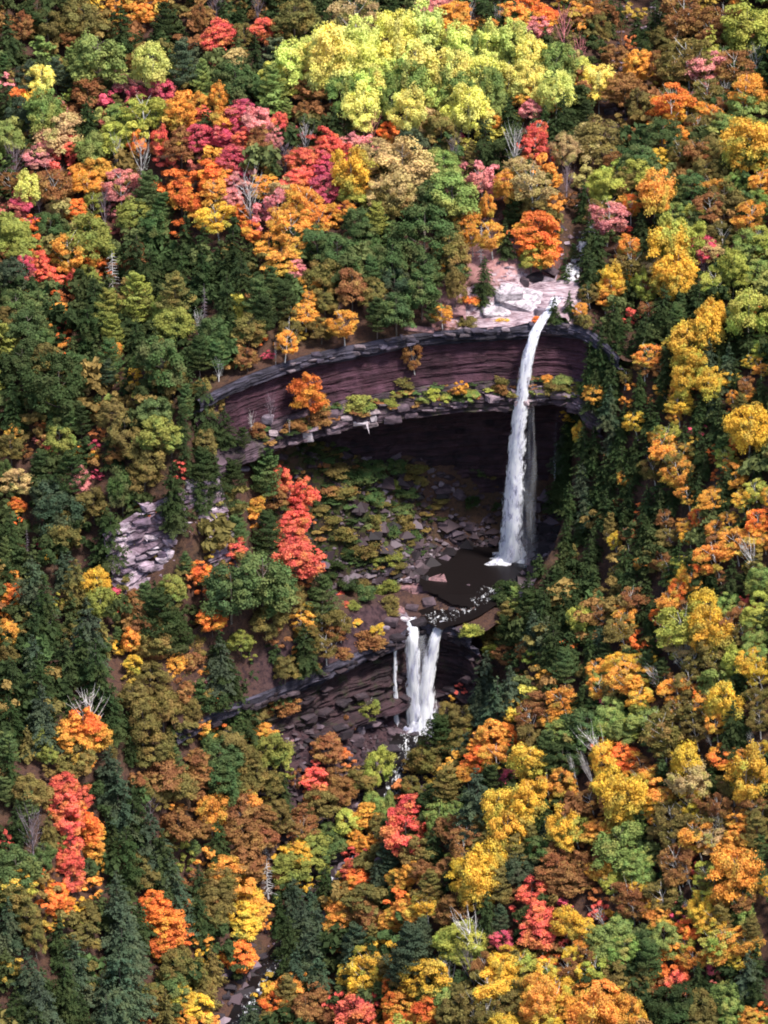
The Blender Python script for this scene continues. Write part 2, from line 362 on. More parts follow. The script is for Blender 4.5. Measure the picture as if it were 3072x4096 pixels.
# broad smooth bedrock that the creek slides over above the brink
def bedrock():
    q, nrm, s = smooth_line([p for p in RIM_A if p[0] > -4], .35); m = (q[:, 0] > -2.5) & (q[:, 0] < 19); q, nrm = q[m], nrm[m]
    D = np.arange(-.2, 11.5, .3); I = np.linspace(0, 1, len(q))
    x = q[:, 0][:, None]-nrm[:, 0][:, None]*D; y = q[:, 1][:, None]-nrm[:, 1][:, None]*D
    h = .34*D+1.3*vnoise(x, y, .13, 61)+.35*vnoise(x, y, .45, 62)+.05*x*0+.09*(x-4)
    st = .62; k = h/st; h = (np.floor(k)+np.clip((k-np.floor(k))*2.2-.6, 0, 1))*st
    edge = np.clip(np.minimum(np.minimum(I, 1-I)[:, None]*9, (11.5-D)/2.5), 0, 1)
    z = q[:, 2][:, None]+.25+h*edge-2.2*(1-edge)+.12*vnoise(x, y, 1.3, 5)
    b = NB('pale_bedrock'); pp = b.pos(.35, 1.2, 3.0); n1 = b.noise(1.0, 6, .65, pp, .5); n2 = b.noise(.5, 4, .6, b.pos())
    c = b.ramp(n1, [(.36, (.06, .035, .045)), (.43, (.20, .135, .155)), (.55, (.36, .27, .295)), (.7, (.47, .38, .40))])
    c = b.mix(b.ramp(n2, [(.52, (0,)*3), (.66, (.7,)*3)]), c, (.20, .11, .12, 1))
    m_ = b.surf(b.bsdf(c, .8, n1, .8, .4))
    link('bedrock_ledge', mesh('bedrock_ledge', np.stack([x, y, z], -1).reshape(-1, 3), grid_faces(len(q), len(D)), m_, True), None,
         'broad pale pink stepped bedrock sloping down to the brink of the tall waterfall', 'bedrock')
bedrock()

# loose blocks and beds of the cliffs: parts of their cliff
def rock_mesh(seed, flat=.55, n=2, blocky=.5):
    rng = np.random.default_rng(seed)
    import bmesh
    bm = bmesh.new()
    pts = [np.array([a, b, c])*rng.uniform(.62, 1.0, 3) for a in (-1, 1) for b in (-1, 1) for c in (-1, 1)]
    for k in range(10):
        p = rng.normal(size=3); pts.append(p/(np.abs(p).max()*.6+np.linalg.norm(p)*.4)*rng.uniform(.8, 1.0))
    for p in pts: bm.verts.new((p[0]*.5, p[1]*.5, p[2]*.5*flat))
    bmesh.ops.convex_hull(bm, input=bm.verts)
    for v in [v for v in bm.verts if not v.link_faces]: bm.verts.remove(v)
    bmesh.ops.bevel(bm, geom=list(bm.edges), offset=.035, segments=2, affect='EDGES')
    me = bpy.data.meshes.new('rock'); bm.to_mesh(me); bm.free(); me.materials.append(ROCK); return me
ROCKS = [rock_mesh(k, [.5, .8, .35, 1.0][k % 4]) for k in range(12)]
def blocks(root, rim, prof_at, count, seed, cols, size, zj, name='rock_block'):
    rng = np.random.default_rng(seed); q, nrm, s = smooth_line(rim, .5)
    for k in range(count):
        i = rng.integers(4, len(s)-4); o, dz = prof_at[rng.integers(len(prof_at))]
        o += rng.uniform(-.3, .3); b = link(name, ROCKS[rng.integers(12)], root)
        sz = rng.uniform(*size)
        b.location = (q[i, 0]+nrm[i, 0]*o, q[i, 1]+nrm[i, 1]*o, q[i, 2]+dz+rng.uniform(-zj, zj))
        b.scale = (sz*1.5, sz, sz*rng.uniform(.4, .8)); b.rotation_euler = (rng.uniform(-.15, .15), rng.uniform(-.15, .15), math.atan2(-nrm[i, 0], nrm[i, 1])+rng.uniform(-.4, .4))
        c = cols[rng.integers(len(cols))]; v = rng.uniform(.7, 1.3); b.color = (c[0]*v, c[1]*v, c[2]*v, 1)
blocks(cliffA, RIM_A[1:-1], [(3.9, -13.2), (3.8, -14.2), (3.7, -15.2), (2.8, -12.3)], 90, 5, [(.12, .08, .10), (.24, .17, .2), (.07, .045, .06), (.34, .26, .28)], (.8, 2.4), .3)
blocks(cliffA, RIM_A[1:-1], [(.3, -.4), (.4, -1.6), (.2, -1.0)], 60, 6, [(.05, .04, .06), (.10, .085, .12), (.13, .10, .115)], (.7, 1.8), .3)
blocks(cliffB, RIM_B, [(.3, -.4), (.3, -1.5), (0, -2.2), (-1.0, -6), (-.5, -10), (1, -13.8), (1.3, -14.6), (.4, -19)], 130, 7, [(.015, .01, .013), (.03, .018, .022), (.065, .045, .054)], (.8, 2.4), .5)
blocks(cliffC, RIM_C, [(1.2, -2.5), (2.4, -6), (4, -9.5), (.5, -.5), (3.5, -7.5)], 84, 8, [(.46, .37, .42), (.30, .22, .27), (.15, .10, .14)], (.8, 2.6), .8)

# ---------------------------------------------------------------- still and running water
wx_, wy_ = np.meshgrid(np.arange(-16, 16.1, .5), np.arange(-17, 12.6, .5)); gz_ = ground(wx_, wy_)
wz_ = np.interp(wy_, [-17, -14.5, -12], [-.3, .05, .4])                     # the sheet ends where the shore rises through it
F_ = grid_faces(*wx_.shape); rad = np.hypot((wx_-1)/12.4, (wy_+2)/13.2)+.16*vnoise(wx_, wy_, .35, 71)+.08*vnoise(wx_, wy_, 1.1, 72)
keep = ((gz_-wz_).ravel()[F_].min(1) < .05) & (rad.ravel()[F_].min(1) < 1)
pool = mesh('plunge_pool', np.stack([wx_, wy_, wz_], -1).reshape(-1, 3), F_[keep], pool_material(), True)
link('plunge_pool', pool, kind='structure', label='dark still plunge pool under the tall waterfall')

def ribbon(line, width, mat_, name, dz=0.0, sub=7, seed=0, rough=.25):
    q, nrm, s = smooth_line(line, .5); t = np.linspace(-1, 1, sub)
    wd = np.interp(s, np.linspace(0, s[-1], len(width)), width)
    x = q[:, 0][:, None]+nrm[:, 0][:, None]*t*wd[:, None]*.5; y = q[:, 1][:, None]+nrm[:, 1][:, None]*t*wd[:, None]*.5
    z = q[:, 2][:, None]+dz+rough*vnoise(x, y, .9, seed)
    uv = np.stack([x, y, np.broadcast_to(.14*(1-np.abs(t)**3)-.1, x.shape)], -1)
    me = mesh(name, np.stack([x, y, z], -1).reshape(-1, 3), grid_faces(len(s), sub), mat_, True)
    a = me.attributes.new('wuv', 'FLOAT_VECTOR', 'POINT'); a.data.foreach_set('vector', uv.reshape(-1).astype(np.float32))
    return me
WATER_DARK = pool_material()
RAPID = falls_material('rapids_foam', .56, .66, .6)
RAPID2 = falls_material('brink_foam', .44, .54, .6)
st = [(a, b, float(c)+1.0) for a, b, c in STREAM[:-1]]
link('stream', ribbon(st, [7, 7, 6, 6, 7, 8, 8, 8], WATER_DARK, 'stream', 0, 9, 2), kind='structure', label='dark mountain stream down the gorge')
link('stream_foam', ribbon(st, [5.5, 5, 5, 5, 6, 7, 7, 7], RAPID, 'stream_foam', .22, 9, 4, .5), kind='structure', label='white water of the stream among boulders')
sh = [(3, -10, .5), (0, -14, .1), (-3, -16.5, -.9), (-8, -18.5, -1.35), (-10, -20.2, -1.5)]
link('shelf_stream', ribbon(sh, [9, 8, 8, 9, 9], WATER_DARK, 'shelf_stream', 0, 9, 6, .1), kind='structure', label='shallow stream crossing the rock shelf between both falls')
link('shelf_foam', ribbon(sh, [6, 6, 6, 7, 7], RAPID, 'shelf_foam', .15, 9, 8, .3), kind='structure', label='white riffles on the rock shelf')
up = [(14.6, 8.2, 52.0), (15.4, 10, 52.4), (16.5, 12, 51.6), (18, 17, 53.4), (20, 24, 55.6), (24, 36, 59), (27, 50, 63), (29, 62, 67)]
link('upper_creek', ribbon(up, [2.6, 3.4, 3.2, 3, 3, 3, 3], RAPID2, 'upper_creek', .55, 7, 9, .4), kind='structure', label='thin creek sliding over pale bedrock to the brink')

def falls(axis, half, name, mat_, parent, outward, seed, sub=15, bulge=.8, n=130, relief=.5, ef=.3):
    """a falling sheet that wraps round its own axis; axis (x,y,z), half widths along it"""
    ax = np.array(axis, float); d = np.concatenate([[0], np.cumsum(np.linalg.norm(np.diff(ax, axis=0), axis=1))])
    s = np.linspace(0, d[-1], n); P = np.stack([np.interp(s, d, ax[:, k]) for k in range(3)], 1)
    k = np.ones(7)/7
    for j in range(3): P[:, j] = np.convolve(np.pad(P[:, j], 3, mode='edge'), k, 'valid')
    hw = np.interp(s, np.linspace(0, d[-1], len(half)), half)
    t = np.linspace(-1, 1, sub); T, S = np.meshgrid(t, s)
    side = np.array([outward[1], -outward[0], 0.0]); out = np.array([outward[0], outward[1], 0.0])
    rel = relief*(vnoise(T*2.2+seed, S*.22, 1.0, seed)+.6*vnoise(T*5+seed, S*.5, 1.0, seed+1))
    hwv = hw[:, None]*(1+.14*vnoise(S*0+seed, S*.35, 1.0, seed+4)*np.abs(T))
    V = P[:, None, :]+side*(-T*hwv)[..., None]+out*((1-T*T)*bulge*hw[:, None]+rel)[..., None]
    uv = np.stack([T*hw[:, None]*1.25+seed*7, S, ef*.42-ef*np.abs(T)**3], -1)
    me = mesh(name, V.reshape(-1, 3), grid_faces(n, sub, True), mat_, True)
    a = me.attributes.new('wuv', 'FLOAT_VECTOR', 'POINT'); a.data.foreach_set('vector', uv.reshape(-1).astype(np.float32))
    return link(name, me, parent)
W_CORE = falls_material('falling_water', .43, .53, .22)
W_MID = falls_material('falling_strands', .47, .57, .3)
W_VEIL = falls_material('falling_spray', .44, .74, .06, alpha=.26)
W_FOAM = falls_material('splash_foam', .36, .46, 1.0)
O = np.array([-.25, -.97])
big = link('waterfall', None, label='tall narrow white waterfall plunging into the dark pool', cat='waterfall')
A1 = [(15.2, 9.6, 52.6), (13.6, 6.8, 51.4), (12.1, 4.9, 50.2), (10.7, 3.2, 48.0), (9.7, 2.5, 44.5), (9.0, 2.1, 40), (8.4, 1.9, 34), (7.8, 2.2, 26), (7.4, 2.7, 17), (7.1, 3.3, 8), (6.8, 4.0, .4)]
falls(A1, [.8, 1.1, 1.3, 1.3, 1.4, 1.6, 1.9, 2.1, 2.3, 2.6], 'water_column', W_CORE, big, O, 3)
A2 = [(x-.1, y-.5, z) for x, y, z in A1]
falls(A2, [.9, 1.2, 1.5, 1.6, 1.8, 2.0, 2.3, 2.4, 2.6, 2.9], 'water_strands', W_MID, big, O, 11)
A3 = [(10.4, 1.9, 40), (10.3, 1.8, 37), (10.2, 1.8, 34), (10.4, 2.6, 25), (10.2, 2.4, 15), (10.2, 2.2, 5), (10.0, 2, -.2)]
falls(A3, [.3, .8, 1.3, 1.9, 2.4, 2.8, 3.2], 'spray_veil', W_VEIL, big, O, 17)
A4 = [(15.4, 6.6, 30.5), (15.2, 6.4, 26), (15.2, 6.3, 21), (15.2, 6.2, 16)]
falls(A4, [.15, .25, .3, .4], 'side_trickle', W_VEIL, big, O, 23, n=50)
def splash(cx, cy, z, rx, ry, h, parent, seed):
    rng = np.random.default_rng(seed); V = []; n, m = 30, 12
    for i in range(m):
        r = i/(m-1)
        for j in range(n):
            a = 2*math.pi*j/n; k = 1+.3*math.sin(3*a+seed)+.2*math.sin(7*a)
            V.append((cx+rx*r*k*math.cos(a), cy+ry*r*k*math.sin(a), z+h*(1-r)**1.6*(1+rng.uniform(-.5, .5))+rng.uniform(0, .25)*(r < .95)))
    F = [(i*n+j, i*n+(j+1) % n, (i+1)*n+(j+1) % n, (i+1)*n+j) for i in range(m-1) for j in range(n)]
    me = mesh('splash', V, F, W_FOAM, True); V = np.array(V)
    rr = np.repeat(np.arange(m)/(m-1), n); uv = np.stack([V[:, 0]*.7, V[:, 1]*.7, .16-.22*rr**2], 1)
    a = me.attributes.new('wuv', 'FLOAT_VECTOR', 'POINT'); a.data.foreach_set('vector', uv.reshape(-1).astype(np.float32))
    link('splash', me, parent)
splash(6.3, 3.2, .45, 4.2, 2.6, 1.8, big, 2); splash(8.3, 4.4, .6, 2.6, 2.0, 3.4, big, 5)

low = link('waterfall', None, label='shorter lower waterfall falling in two joined white streams', cat='waterfall')
falls([(-12.6, -18.2, -.9), (-12.6, -20.6, -1.6), (-12.6, -22, -3.6), (-12.5, -22.4, -9), (-12.3, -22.8, -15), (-11.4, -23.8, -21.5)], [.9, 1.6, 1.7, 1.7, 1.8, 2.6], 'left_stream', W_CORE, low, (0, -1), 31, n=70)
falls([(-6.6, -19.3, -1.2), (-7.4, -21.0, -1.8), (-8.3, -22, -4), (-9.2, -22.6, -9), (-10.0, -23.2, -15), (-9.4, -24.2, -21.5)], [.8, 1.3, 1.5, 1.6, 2.0, 3.2], 'right_stream', W_CORE, low, (0, -1), 37, n=70)
falls([(-11, -21.2, -3), (-11, -23, -9), (-10.8, -23.8, -15), (-10.6, -25, -22)], [1.6, 2.4, 3.2, 4.0], 'middle_veil', W_VEIL, low, (0, -1), 41, n=60)
falls([(-15.2, -22.4, -2.2), (-15.7, -23.4, -5), (-15.8, -23.8, -12), (-15.4, -24.4, -21.5)], [.35, .5, .55, .8], 'thin_side_stream', W_MID, low, (0, -1), 43, n=60)
splash(-11, -25.5, -22.6, 4.6, 2.4, 3.0, low, 7); splash(-9.0, -25.8, -23.2, 2.6, 2.0, 3.6, low, 9)

# landmarks that labels refer to, and the full labels of the most distinctive trees
HANDLES = ["the tall waterfall's brink", 'the tall waterfall', 'the plunge pool', 'the lower waterfall', 'the pale bedrock slabs', 'the dark rocky stream', 'the lilac rock outcrop', 'the purple creek bed', 'the dark rubble slope', 'the red shale wall', 'the mossy talus', 'the lone orange ledge maple', 'the scarlet maple cluster', 'the small coral maple', 'the big green oak', 'the maple under bare limbs', 'the gold maple above the gorge', 'the round crimson maple', 'the tall scarlet maple', 'the gold maple at the stream', 'the burnt orange maple', 'the pointed coral maple', 'the spreading orange maple', 'the forked white tree', 'the silvery dead conifer', 'the tall bare white tree', 'the dark hemlock spire', 'the peach gold aspen', 'the broad lime aspen', 'the tall lemon aspen', 'the green aspen column', 'the large pale green oak', 'the domed red maple', 'the small red dome', 'the bright pointed pine', 'the little amber aspen', 'the big lime oak', 'the small lemon aspen', 'the lemon aspen', 'the vivid green oak', 'the flat lime oak', 'the crimson thicket', 'the narrow amber birch', 'the salmon maple', 'the crimson maple', 'the rose pink maple', 'the orange maple pair', 'the stream orange maple', 'the amber birch clump', 'the flame maple', 'the white forked snag']
OWN_LABELS = ['lone fiery orange maple standing on the cliff ledge against red shale', 'wide scarlet maple crown, lowest and largest of the red cluster beside the mossy talus', 'small coral red maple between the outcrop and the big green oak', 'big light green oak crowning the spur left of both waterfalls', 'burnt orange maple draped by a curved white dead limb', 'golden orange maple with a bare lower trunk left of the lower cliff', 'large round crimson maple just below the lower waterfall gorge', 'tall bright scarlet maple with stepped crown above burnt orange trees', 'brightest gold maple hanging over the dark stream', 'ragged burnt orange maple above olive crowns left of the stream', 'pointed coral red maple under the orange maple with white limbs', 'wide layered orange maple spreading above the brink of the tall waterfall', 'forked bare tree with bright white limbs among orange maples', 'silvery lilac dead conifer with all its needles gone', 'tall bare tree with many white branches below dark hemlocks', 'narrow dark hemlock spire right of the orange maples above the brink', 'conical peach gold aspen among greens on the upper right slope', 'broad lime yellow aspen above the crimson thicket', 'tallest pure lemon aspen of the yellow grove', 'green column shaped aspen at the edge of the yellow grove', 'large pale green oak with bright top in the dark upper forest', 'domed rose red maple under a purple leafless tree near the top', 'small rose and coral maple dome right of the larger red dome', 'bright green pointed pine above the rose maples', 'little amber aspen standing alone in front of green pines', 'big rounded lime oak at the upper right edge of the forest', 'small lemon aspen in front of grey green oaks', 'glowing lemon aspen beside a light green oak on the right slope', 'vivid fresh green oak among golden crowns of the lower right slope', 'flat topped pale lime oak with twisted bare limbs beneath', 'deep crimson thicket behind a small straw coloured birch', 'narrow amber birch tower above the cliff rim', 'broad salmon orange maple right of the lower waterfall', 'small glossy crimson maple in the gold of the lower right', 'broad rose red maple with pale limbs near the bottom edge', 'bright burnt orange maple under the coral maples at lower left', 'low burnt orange maple leaning over the dark stream', 'amber birch heading the gold clump within the dark hemlock slope', 'flame orange maple with white stems by the right edge hemlocks', 'leaning white forked snag above the light green oaks']
# kind, colour, x, y, crown width, crown height, height of the ground there, lean, then the label: either the number of an own label or seven numbers for compose()
TREES = [
(6, 12, -94.9, 86.3, 7.5, 10.2, 74, 0, 0, 1, 3, 37, 11, 5, 3),
(5, 11, -95.4, 80.7, 3.4, 4.4, 72, 0, 5, 1, 4, 37, 12, 6, 1),
(0, 7, -92.7, 90.7, 5.2, 6.7, 75, 0, 0, 1, 3, 37, 12, 1, 1),
(1, 12, -89.5, 95.7, 7, 6.1, 76, 0, 6, 1, 2, 37, 8, 1, 3),
(1, 8, -87.2, 93.3, 7, 6.1, 75, 0, 4, 1, 2, 37, 12, 1, 1),
(1, 8, -79.7, 92.7, 9.6, 8.4, 74, 0, 0, 1, 2, 31, 7, 0, 3),
(0, 7, -82.6, 91.5, 5.5, 5.8, 73, 0, 0, 1, 3, 31, 8, 1, 1),
(6, 12, -71.7, 89.8, 9, 12.2, 73, 0, 0, 2, 4, 32, 8, 1, 2),
(0, 2, -67.8, 100.2, 4.4, 4.6, 76, 0, 4, 1, 1, 31, 11, 5, 3),
(5, 12, -63.4, 93.2, 5.7, 7.3, 75, 0, 5, 1, 4, 32, 11, 5, 3),
(1, 10, -76.3, 78.3, 12.2, 10.8, 69, 0, 20),
(5, 10, -82.2, 84.4, 3.4, 5.5, 71, 0, 5, 1, 1, 37, 8, 1, 1),
(0, 7, -69, 83.6, 3.5, 5.1, 71, 0, 5, 1, 0, 31, 5, 0, 3),
(2, 1, -64.8, 74.1, 7.5, 9.5, 69, 0, 5, 1, 0, 31, 5, 0, 3),
(5, 11, -63.5, 88.8, 3.9, 4.9, 73, 0, 2, 1, 4, 32, 12, 5, 1),
(5, 13, -58.7, 74.4, 7.8, 9.8, 70, 0, 0, 1, 5, 32, 10, 5, 3),
(5, 10, -57.7, 75.8, 4.1, 5.9, 70, 0, 4, 1, 3, 35, 13, 5, 1),
(2, 0, -87.6, 75.9, 5.4, 6.9, 68, 0, 26),
(1, 13, -90.3, 77.5, 5.8, 6, 69, 0, 4, 0, 4, 37, 0, 2, 0),
(5, 13, -84.8, 79.6, 4.7, 5.9, 69, 0, 4, 0, 0, 37, 0, 2, 2),
(6, 12, -93.7, 67, 6.3, 8.5, 66, 0, 4, 1, 5, 37, 13, 1, 0),
(1, 13, -91.2, 65.9, 6.4, 5.9, 65, 0, 4, 1, 5, 37, 12, 6, 2),
(2, 10, -86.2, 63.8, 7.5, 9.5, 63, 0, 4, 0, 6, 37, 13, 1, 2),
(0, 7, -78.4, 74.9, 7, 6.1, 67, 0, 0, 0, 6, 31, 10, 1, 1),
(0, 6, -70.8, 76.9, 4.6, 4.1, 69, 0, 4, 1, 7, 31, 5, 0, 0),
(0, 5, -68, 73, 4.4, 4.6, 68, 0, 4, 1, 7, 31, 6, 0, 2),
(0, 5, -62.7, 71.5, 6.7, 5.9, 68, 0, 0, 1, 4, 35, 5, 0, 2),
(6, 12, -77.3, 64.4, 7.8, 10.6, 63, 0, 5, 1, 6, 31, 10, 1, 3),
(1, 9, -83.2, 61.7, 8.4, 7.4, 62, 0, 6, 1, 6, 37, 6, 0, 3),
(1, 10, -71.7, 67.3, 4.9, 4.8, 65, 0, 4, 1, 6, 31, 1, 1, 3),
(3, 1, -65.9, 63.5, 7.4, 6.6, 64, 0.04, 0, 1, 7, 31, 5, 0, 1),
(3, 1, -63.4, 64, 3.4, 4.6, 65, -0.01, 5, 1, 4, 35, 4, 0, 3),
(0, 2, -58.6, 62.1, 6.4, 7.5, 66, 0, 5, 1, 5, 35, 5, 0, 1),
(1, 10, -93.3, 59.5, 6.7, 5.9, 63, 0, 4, 1, 5, 37, 13, 1, 1),
(7, 15, -89.1, 63.8, 3.1, 3.1, 64, 0, 4, 1, 6, 37, 6, 0, 0),
(0, 6, -85.8, 60.8, 4.4, 5.7, 62, 0, 5, 1, 6, 37, 6, 0, 3),
(0, 4, -81.7, 60.9, 5.5, 5.3, 61, 0, 0, 1, 6, 37, 9, 1, 1),
(0, 6, -87.2, 57.3, 5.5, 4.8, 60, 0, 4, 2, 6, 37, 6, 0, 1),
(1, 10, -76.6, 57.8, 7.3, 6.4, 60, 0, 4, 2, 6, 31, 2, 0, 3),
(1, 1, -71.8, 60.5, 7, 6.1, 62, 0, 4, 1, 6, 31, 14, 7, 3),
(7, 14, -71.3, 57.8, 3.3, 5.9, 60, 0, 4, 2, 6, 31, 1, 1, 1),
(0, 3, -67.4, 59.1, 4.4, 5.7, 62, 0, 4, 2, 5, 35, 14, 7, 3),
(7, 14, -66.5, 55.3, 4.5, 6.9, 59, 0, 0, 2, 2, 24, 3, 0, 1),
(0, 4, -62.8, 57.3, 4.9, 7.3, 62, 0, 5, 1, 5, 35, 1, 3, 1),
(0, 7, -58.3, 54.2, 7.5, 7.9, 61, 0, 0, 1, 5, 35, 5, 0, 0),
(7, 15, -91.8, 54.6, 5.1, 5.9, 60, 0, 0, 2, 6, 37, 7, 3, 3),
(0, 2, -75.5, 54.2, 7, 6.1, 58, 0, 6, 2, 2, 24, 10, 1, 1),
(7, 15, -52.7, 99.8, 4.5, 4.9, 78, 0, 4, 0, 2, 32, 7, 0, 2),
(6, 12, -47.7, 94.7, 5.4, 7.3, 77, 0, 5, 1, 3, 34, 8, 1, 3),
(7, 15, -44, 97.6, 4, 4.9, 78, 0, 4, 0, 2, 33, 12, 6, 2),
(0, 7, -56.1, 95.1, 3.5, 6.3, 76, 0, 5, 1, 4, 33, 4, 0, 0),
(1, 8, -36.3, 86.4, 9.6, 8.4, 76, 0, 0, 1, 1, 33, 12, 6, 0),
(6, 12, -30.5, 94.1, 5.1, 6.9, 79, 0, 5, 1, 0, 33, 8, 1, 2),
(3, 9, -23.2, 81.3, 10.2, 9.1, 75, 0.05, 0, 2, 0, 33, 1, 2, 3),
(0, 4, -51.8, 88.5, 7.5, 7.1, 74, 0, 21),
(0, 4, -42.6, 89.7, 5.5, 5.5, 76, 0, 22),
(1, 8, -46.6, 89.9, 4.9, 4.5, 75, 0, 4, 0, 4, 33, 12, 6, 3),
(6, 12, -44.1, 78, 7.2, 9.8, 73, 0, 4, 0, 5, 33, 8, 1, 1),
(5, 13, -56.1, 86.8, 3.1, 3.9, 73, 0, 2, 0, 5, 32, 9, 0, 0),
(0, 9, -48, 79.9, 5.8, 5.1, 73, 0, 4, 0, 7, 32, 11, 1, 3),
(1, 11, -47.7, 69, 8.7, 7.7, 70, 0, 0, 0, 1, 35, 9, 0, 1),
(5, 10, -54.5, 72.4, 4.7, 7.5, 69, 0, 5, 1, 6, 32, 10, 5, 2),
(5, 13, -42.8, 77.4, 2.6, 3.5, 73, 0, 5, 1, 6, 33, 10, 5, 3),
(5, 10, -40.3, 63.9, 6.2, 8.3, 70, 0, 23),
(5, 10, -37.3, 60.7, 3.1, 4.5, 69, 0, 5, 1, 0, 35, 4, 0, 3),
(2, 2, -51.1, 66.7, 4.4, 5.6, 69, 0, 24),
(2, 1, -36.7, 68.8, 7.5, 9.5, 71, 0, 5, 1, 7, 33, 9, 3, 0),
(3, 9, -33.9, 74.2, 4.7, 4.4, 73, 0.06, 4, 1, 1, 34, 1, 2, 2),
(2, 1, -33, 72.7, 6.5, 8.2, 73, 0, 4, 1, 0, 33, 0, 2, 3),
(2, 0, -28.7, 67.1, 10.2, 12.9, 71, 0, 0, 1, 0, 33, 0, 2, 3),
(2, 0, -30.6, 66.8, 7.5, 9.5, 71, 0, 4, 1, 1, 34, 1, 2, 1),
(2, 1, -22.5, 74.2, 8.8, 11.2, 73, 0, 0, 2, 0, 33, 9, 3, 1),
(2, 0, -23, 68.1, 8.2, 10.3, 71, 0, 0, 2, 0, 34, 1, 2, 1),
(2, 0, -19.3, 76.3, 5.4, 6.9, 73, 0, 4, 2, 0, 34, 0, 2, 0),
(2, 0, -27.4, 68.1, 5.4, 6.9, 71, 0, 4, 1, 0, 34, 11, 1, 0),
(1, 11, -25.8, 72.5, 4.6, 4.6, 72, 0, 4, 1, 0, 34, 0, 2, 2),
(2, 10, -26.2, 62, 6.1, 7.7, 69, 0, 5, 1, 0, 34, 11, 1, 1),
(2, 1, -20.9, 63.1, 7.5, 9.5, 68, 0, 0, 2, 0, 34, 0, 2, 3),
(2, 0, -22, 56, 7.5, 9.5, 67, 0, 0, 2, 0, 34, 12, 6, 3),
(2, 10, -18.8, 62.9, 4.1, 5.9, 68, 0, 4, 2, 0, 34, 10, 2, 0),
(0, 7, -31.8, 67.1, 7, 6.1, 71, 0, 0, 1, 0, 34, 9, 3, 1),
(0, 7, -34, 59.9, 3.8, 4.8, 69, 0, 5, 1, 7, 34, 5, 0, 3),
(6, 12, -27.7, 54.8, 6, 8.1, 67, 0, 4, 1, 7, 34, 12, 6, 0),
(6, 12, -25.2, 55.3, 5.4, 7.3, 67, 0, 4, 2, 7, 34, 6, 0, 3),
(7, 6, -20.2, 54.9, 4, 6.4, 66, 0, 5, 2, 0, 34, 9, 1, 3),
(0, 5, -46.5, 59.6, 7, 6.1, 68, 0, 0, 0, 7, 35, 11, 1, 1),
(0, 2, -49.2, 58.4, 7, 6.1, 67, 0, 0, 0, 6, 35, 5, 0, 3),
(0, 2, -55.1, 66.8, 5.2, 5, 68, 0, 0, 0, 4, 35, 4, 0, 3),
(0, 4, -54.3, 63.7, 4.4, 4.1, 67, 0, 4, 0, 5, 35, 2, 0, 1),
(0, 6, -42.7, 55.8, 7.5, 6.6, 67, 0, 0, 1, 6, 34, 4, 0, 0),
(0, 4, -38.8, 55.5, 5.2, 5.6, 67, 0, 0, 1, 6, 34, 6, 0, 3),
(0, 5, -54.7, 55.7, 6.7, 6.4, 64, 0, 0, 1, 5, 35, 7, 0, 2),
(0, 5, -50.1, 55, 5.2, 5.6, 65, 0, 0, 1, 6, 35, 2, 0, 1),
(0, 4, -45.9, 52.3, 5.2, 5.6, 65, 0, 0, 1, 7, 35, 7, 0, 0),
(0, 7, -42.1, 50.2, 6.4, 6.5, 65, 0, 0, 1, 6, 34, 6, 0, 0),
(0, 6, -39.8, 50.7, 3.5, 6.3, 65, 0, 5, 1, 6, 34, 7, 0, 2),
(0, 5, -48.3, 48.7, 6.7, 5.9, 62, 0, 0, 1, 3, 23, 3, 0, 2),
(0, 5, -36.3, 54.3, 4.1, 4.2, 67, 0, 4, 1, 6, 34, 14, 7, 0),
(7, 14, -33.5, 51.7, 4.2, 5.4, 66, 0, 0, 1, 7, 34, 4, 0, 3),
(7, 15, -37.5, 45.1, 3.8, 5.4, 64, 0, 4, 1, 1, 23, 4, 0, 0),
(0, 3, -50.8, 47.1, 6.4, 5.6, 60, 0, 6, 1, 3, 23, 5, 0, 1),
(0, 4, -33.8, 42.6, 7, 6.1, 64, 0, 0, 1, 1, 23, 5, 0, 0),
(0, 4, -28.6, 48.3, 6.1, 6, 65, 0, 0, 2, 7, 34, 5, 0, 3),
(0, 6, -24.5, 51, 4.6, 4.6, 66, 0, 4, 2, 7, 34, 0, 2, 3),
(0, 5, -29.9, 43.2, 5.8, 5.1, 63, 0, 0, 2, 1, 23, 4, 0, 1),
(2, 0, -24.2, 34.3, 7.8, 9.9, 61, 0, 4, 2, 0, 23, 6, 0, 1),
(1, 9, -19.7, 47.6, 5.8, 5.1, 64, 0, 4, 2, 7, 34, 0, 2, 2),
(5, 12, -16, 91.9, 3.9, 4.9, 79, 0, 2, 2, 0, 33, 0, 2, 3),
(2, 0, -15.1, 77, 8.5, 10.8, 73, 0, 0, 2, 0, 33, 12, 5, 1),
(2, 1, -9.9, 79, 8.5, 10.8, 74, 0, 0, 2, 4, 29, 11, 5, 3),
(0, 2, -3.7, 87.7, 8.7, 7.7, 77, 0, 0, 1, 3, 29, -1, -1, 0),
(0, 6, -6.4, 95.1, 5.2, 4.6, 79, 0, 4, 2, 3, 29, 14, 7, 3),
(7, 14, -5.3, 86.9, 2.9, 4.9, 77, 0, 4, 2, 4, 29, 2, 0, 1),
(7, 14, 0, 96.1, 2.9, 3.9, 79, 0, 4, 2, 2, 25, 1, 2, 3),
(6, 12, 3, 91, 6.6, 8.9, 77, 0, 4, 1, 3, 29, 2, 0, 3),
(0, 2, 2.8, 91.5, 4.9, 4.3, 77, 0, 4, 1, 3, 29, 12, 6, 1),
(7, 14, 5.9, 92.1, 2.7, 4.9, 77, 0, 4, 1, 3, 29, 1, 2, 3),
(0, 2, 8.8, 92.7, 7.5, 6.6, 77, 0, 0, 1, 3, 29, 1, 2, 3),
(0, 3, 14.8, 94.9, 6.7, 5.9, 76, 0, 0, 1, 2, 29, 6, 0, 3),
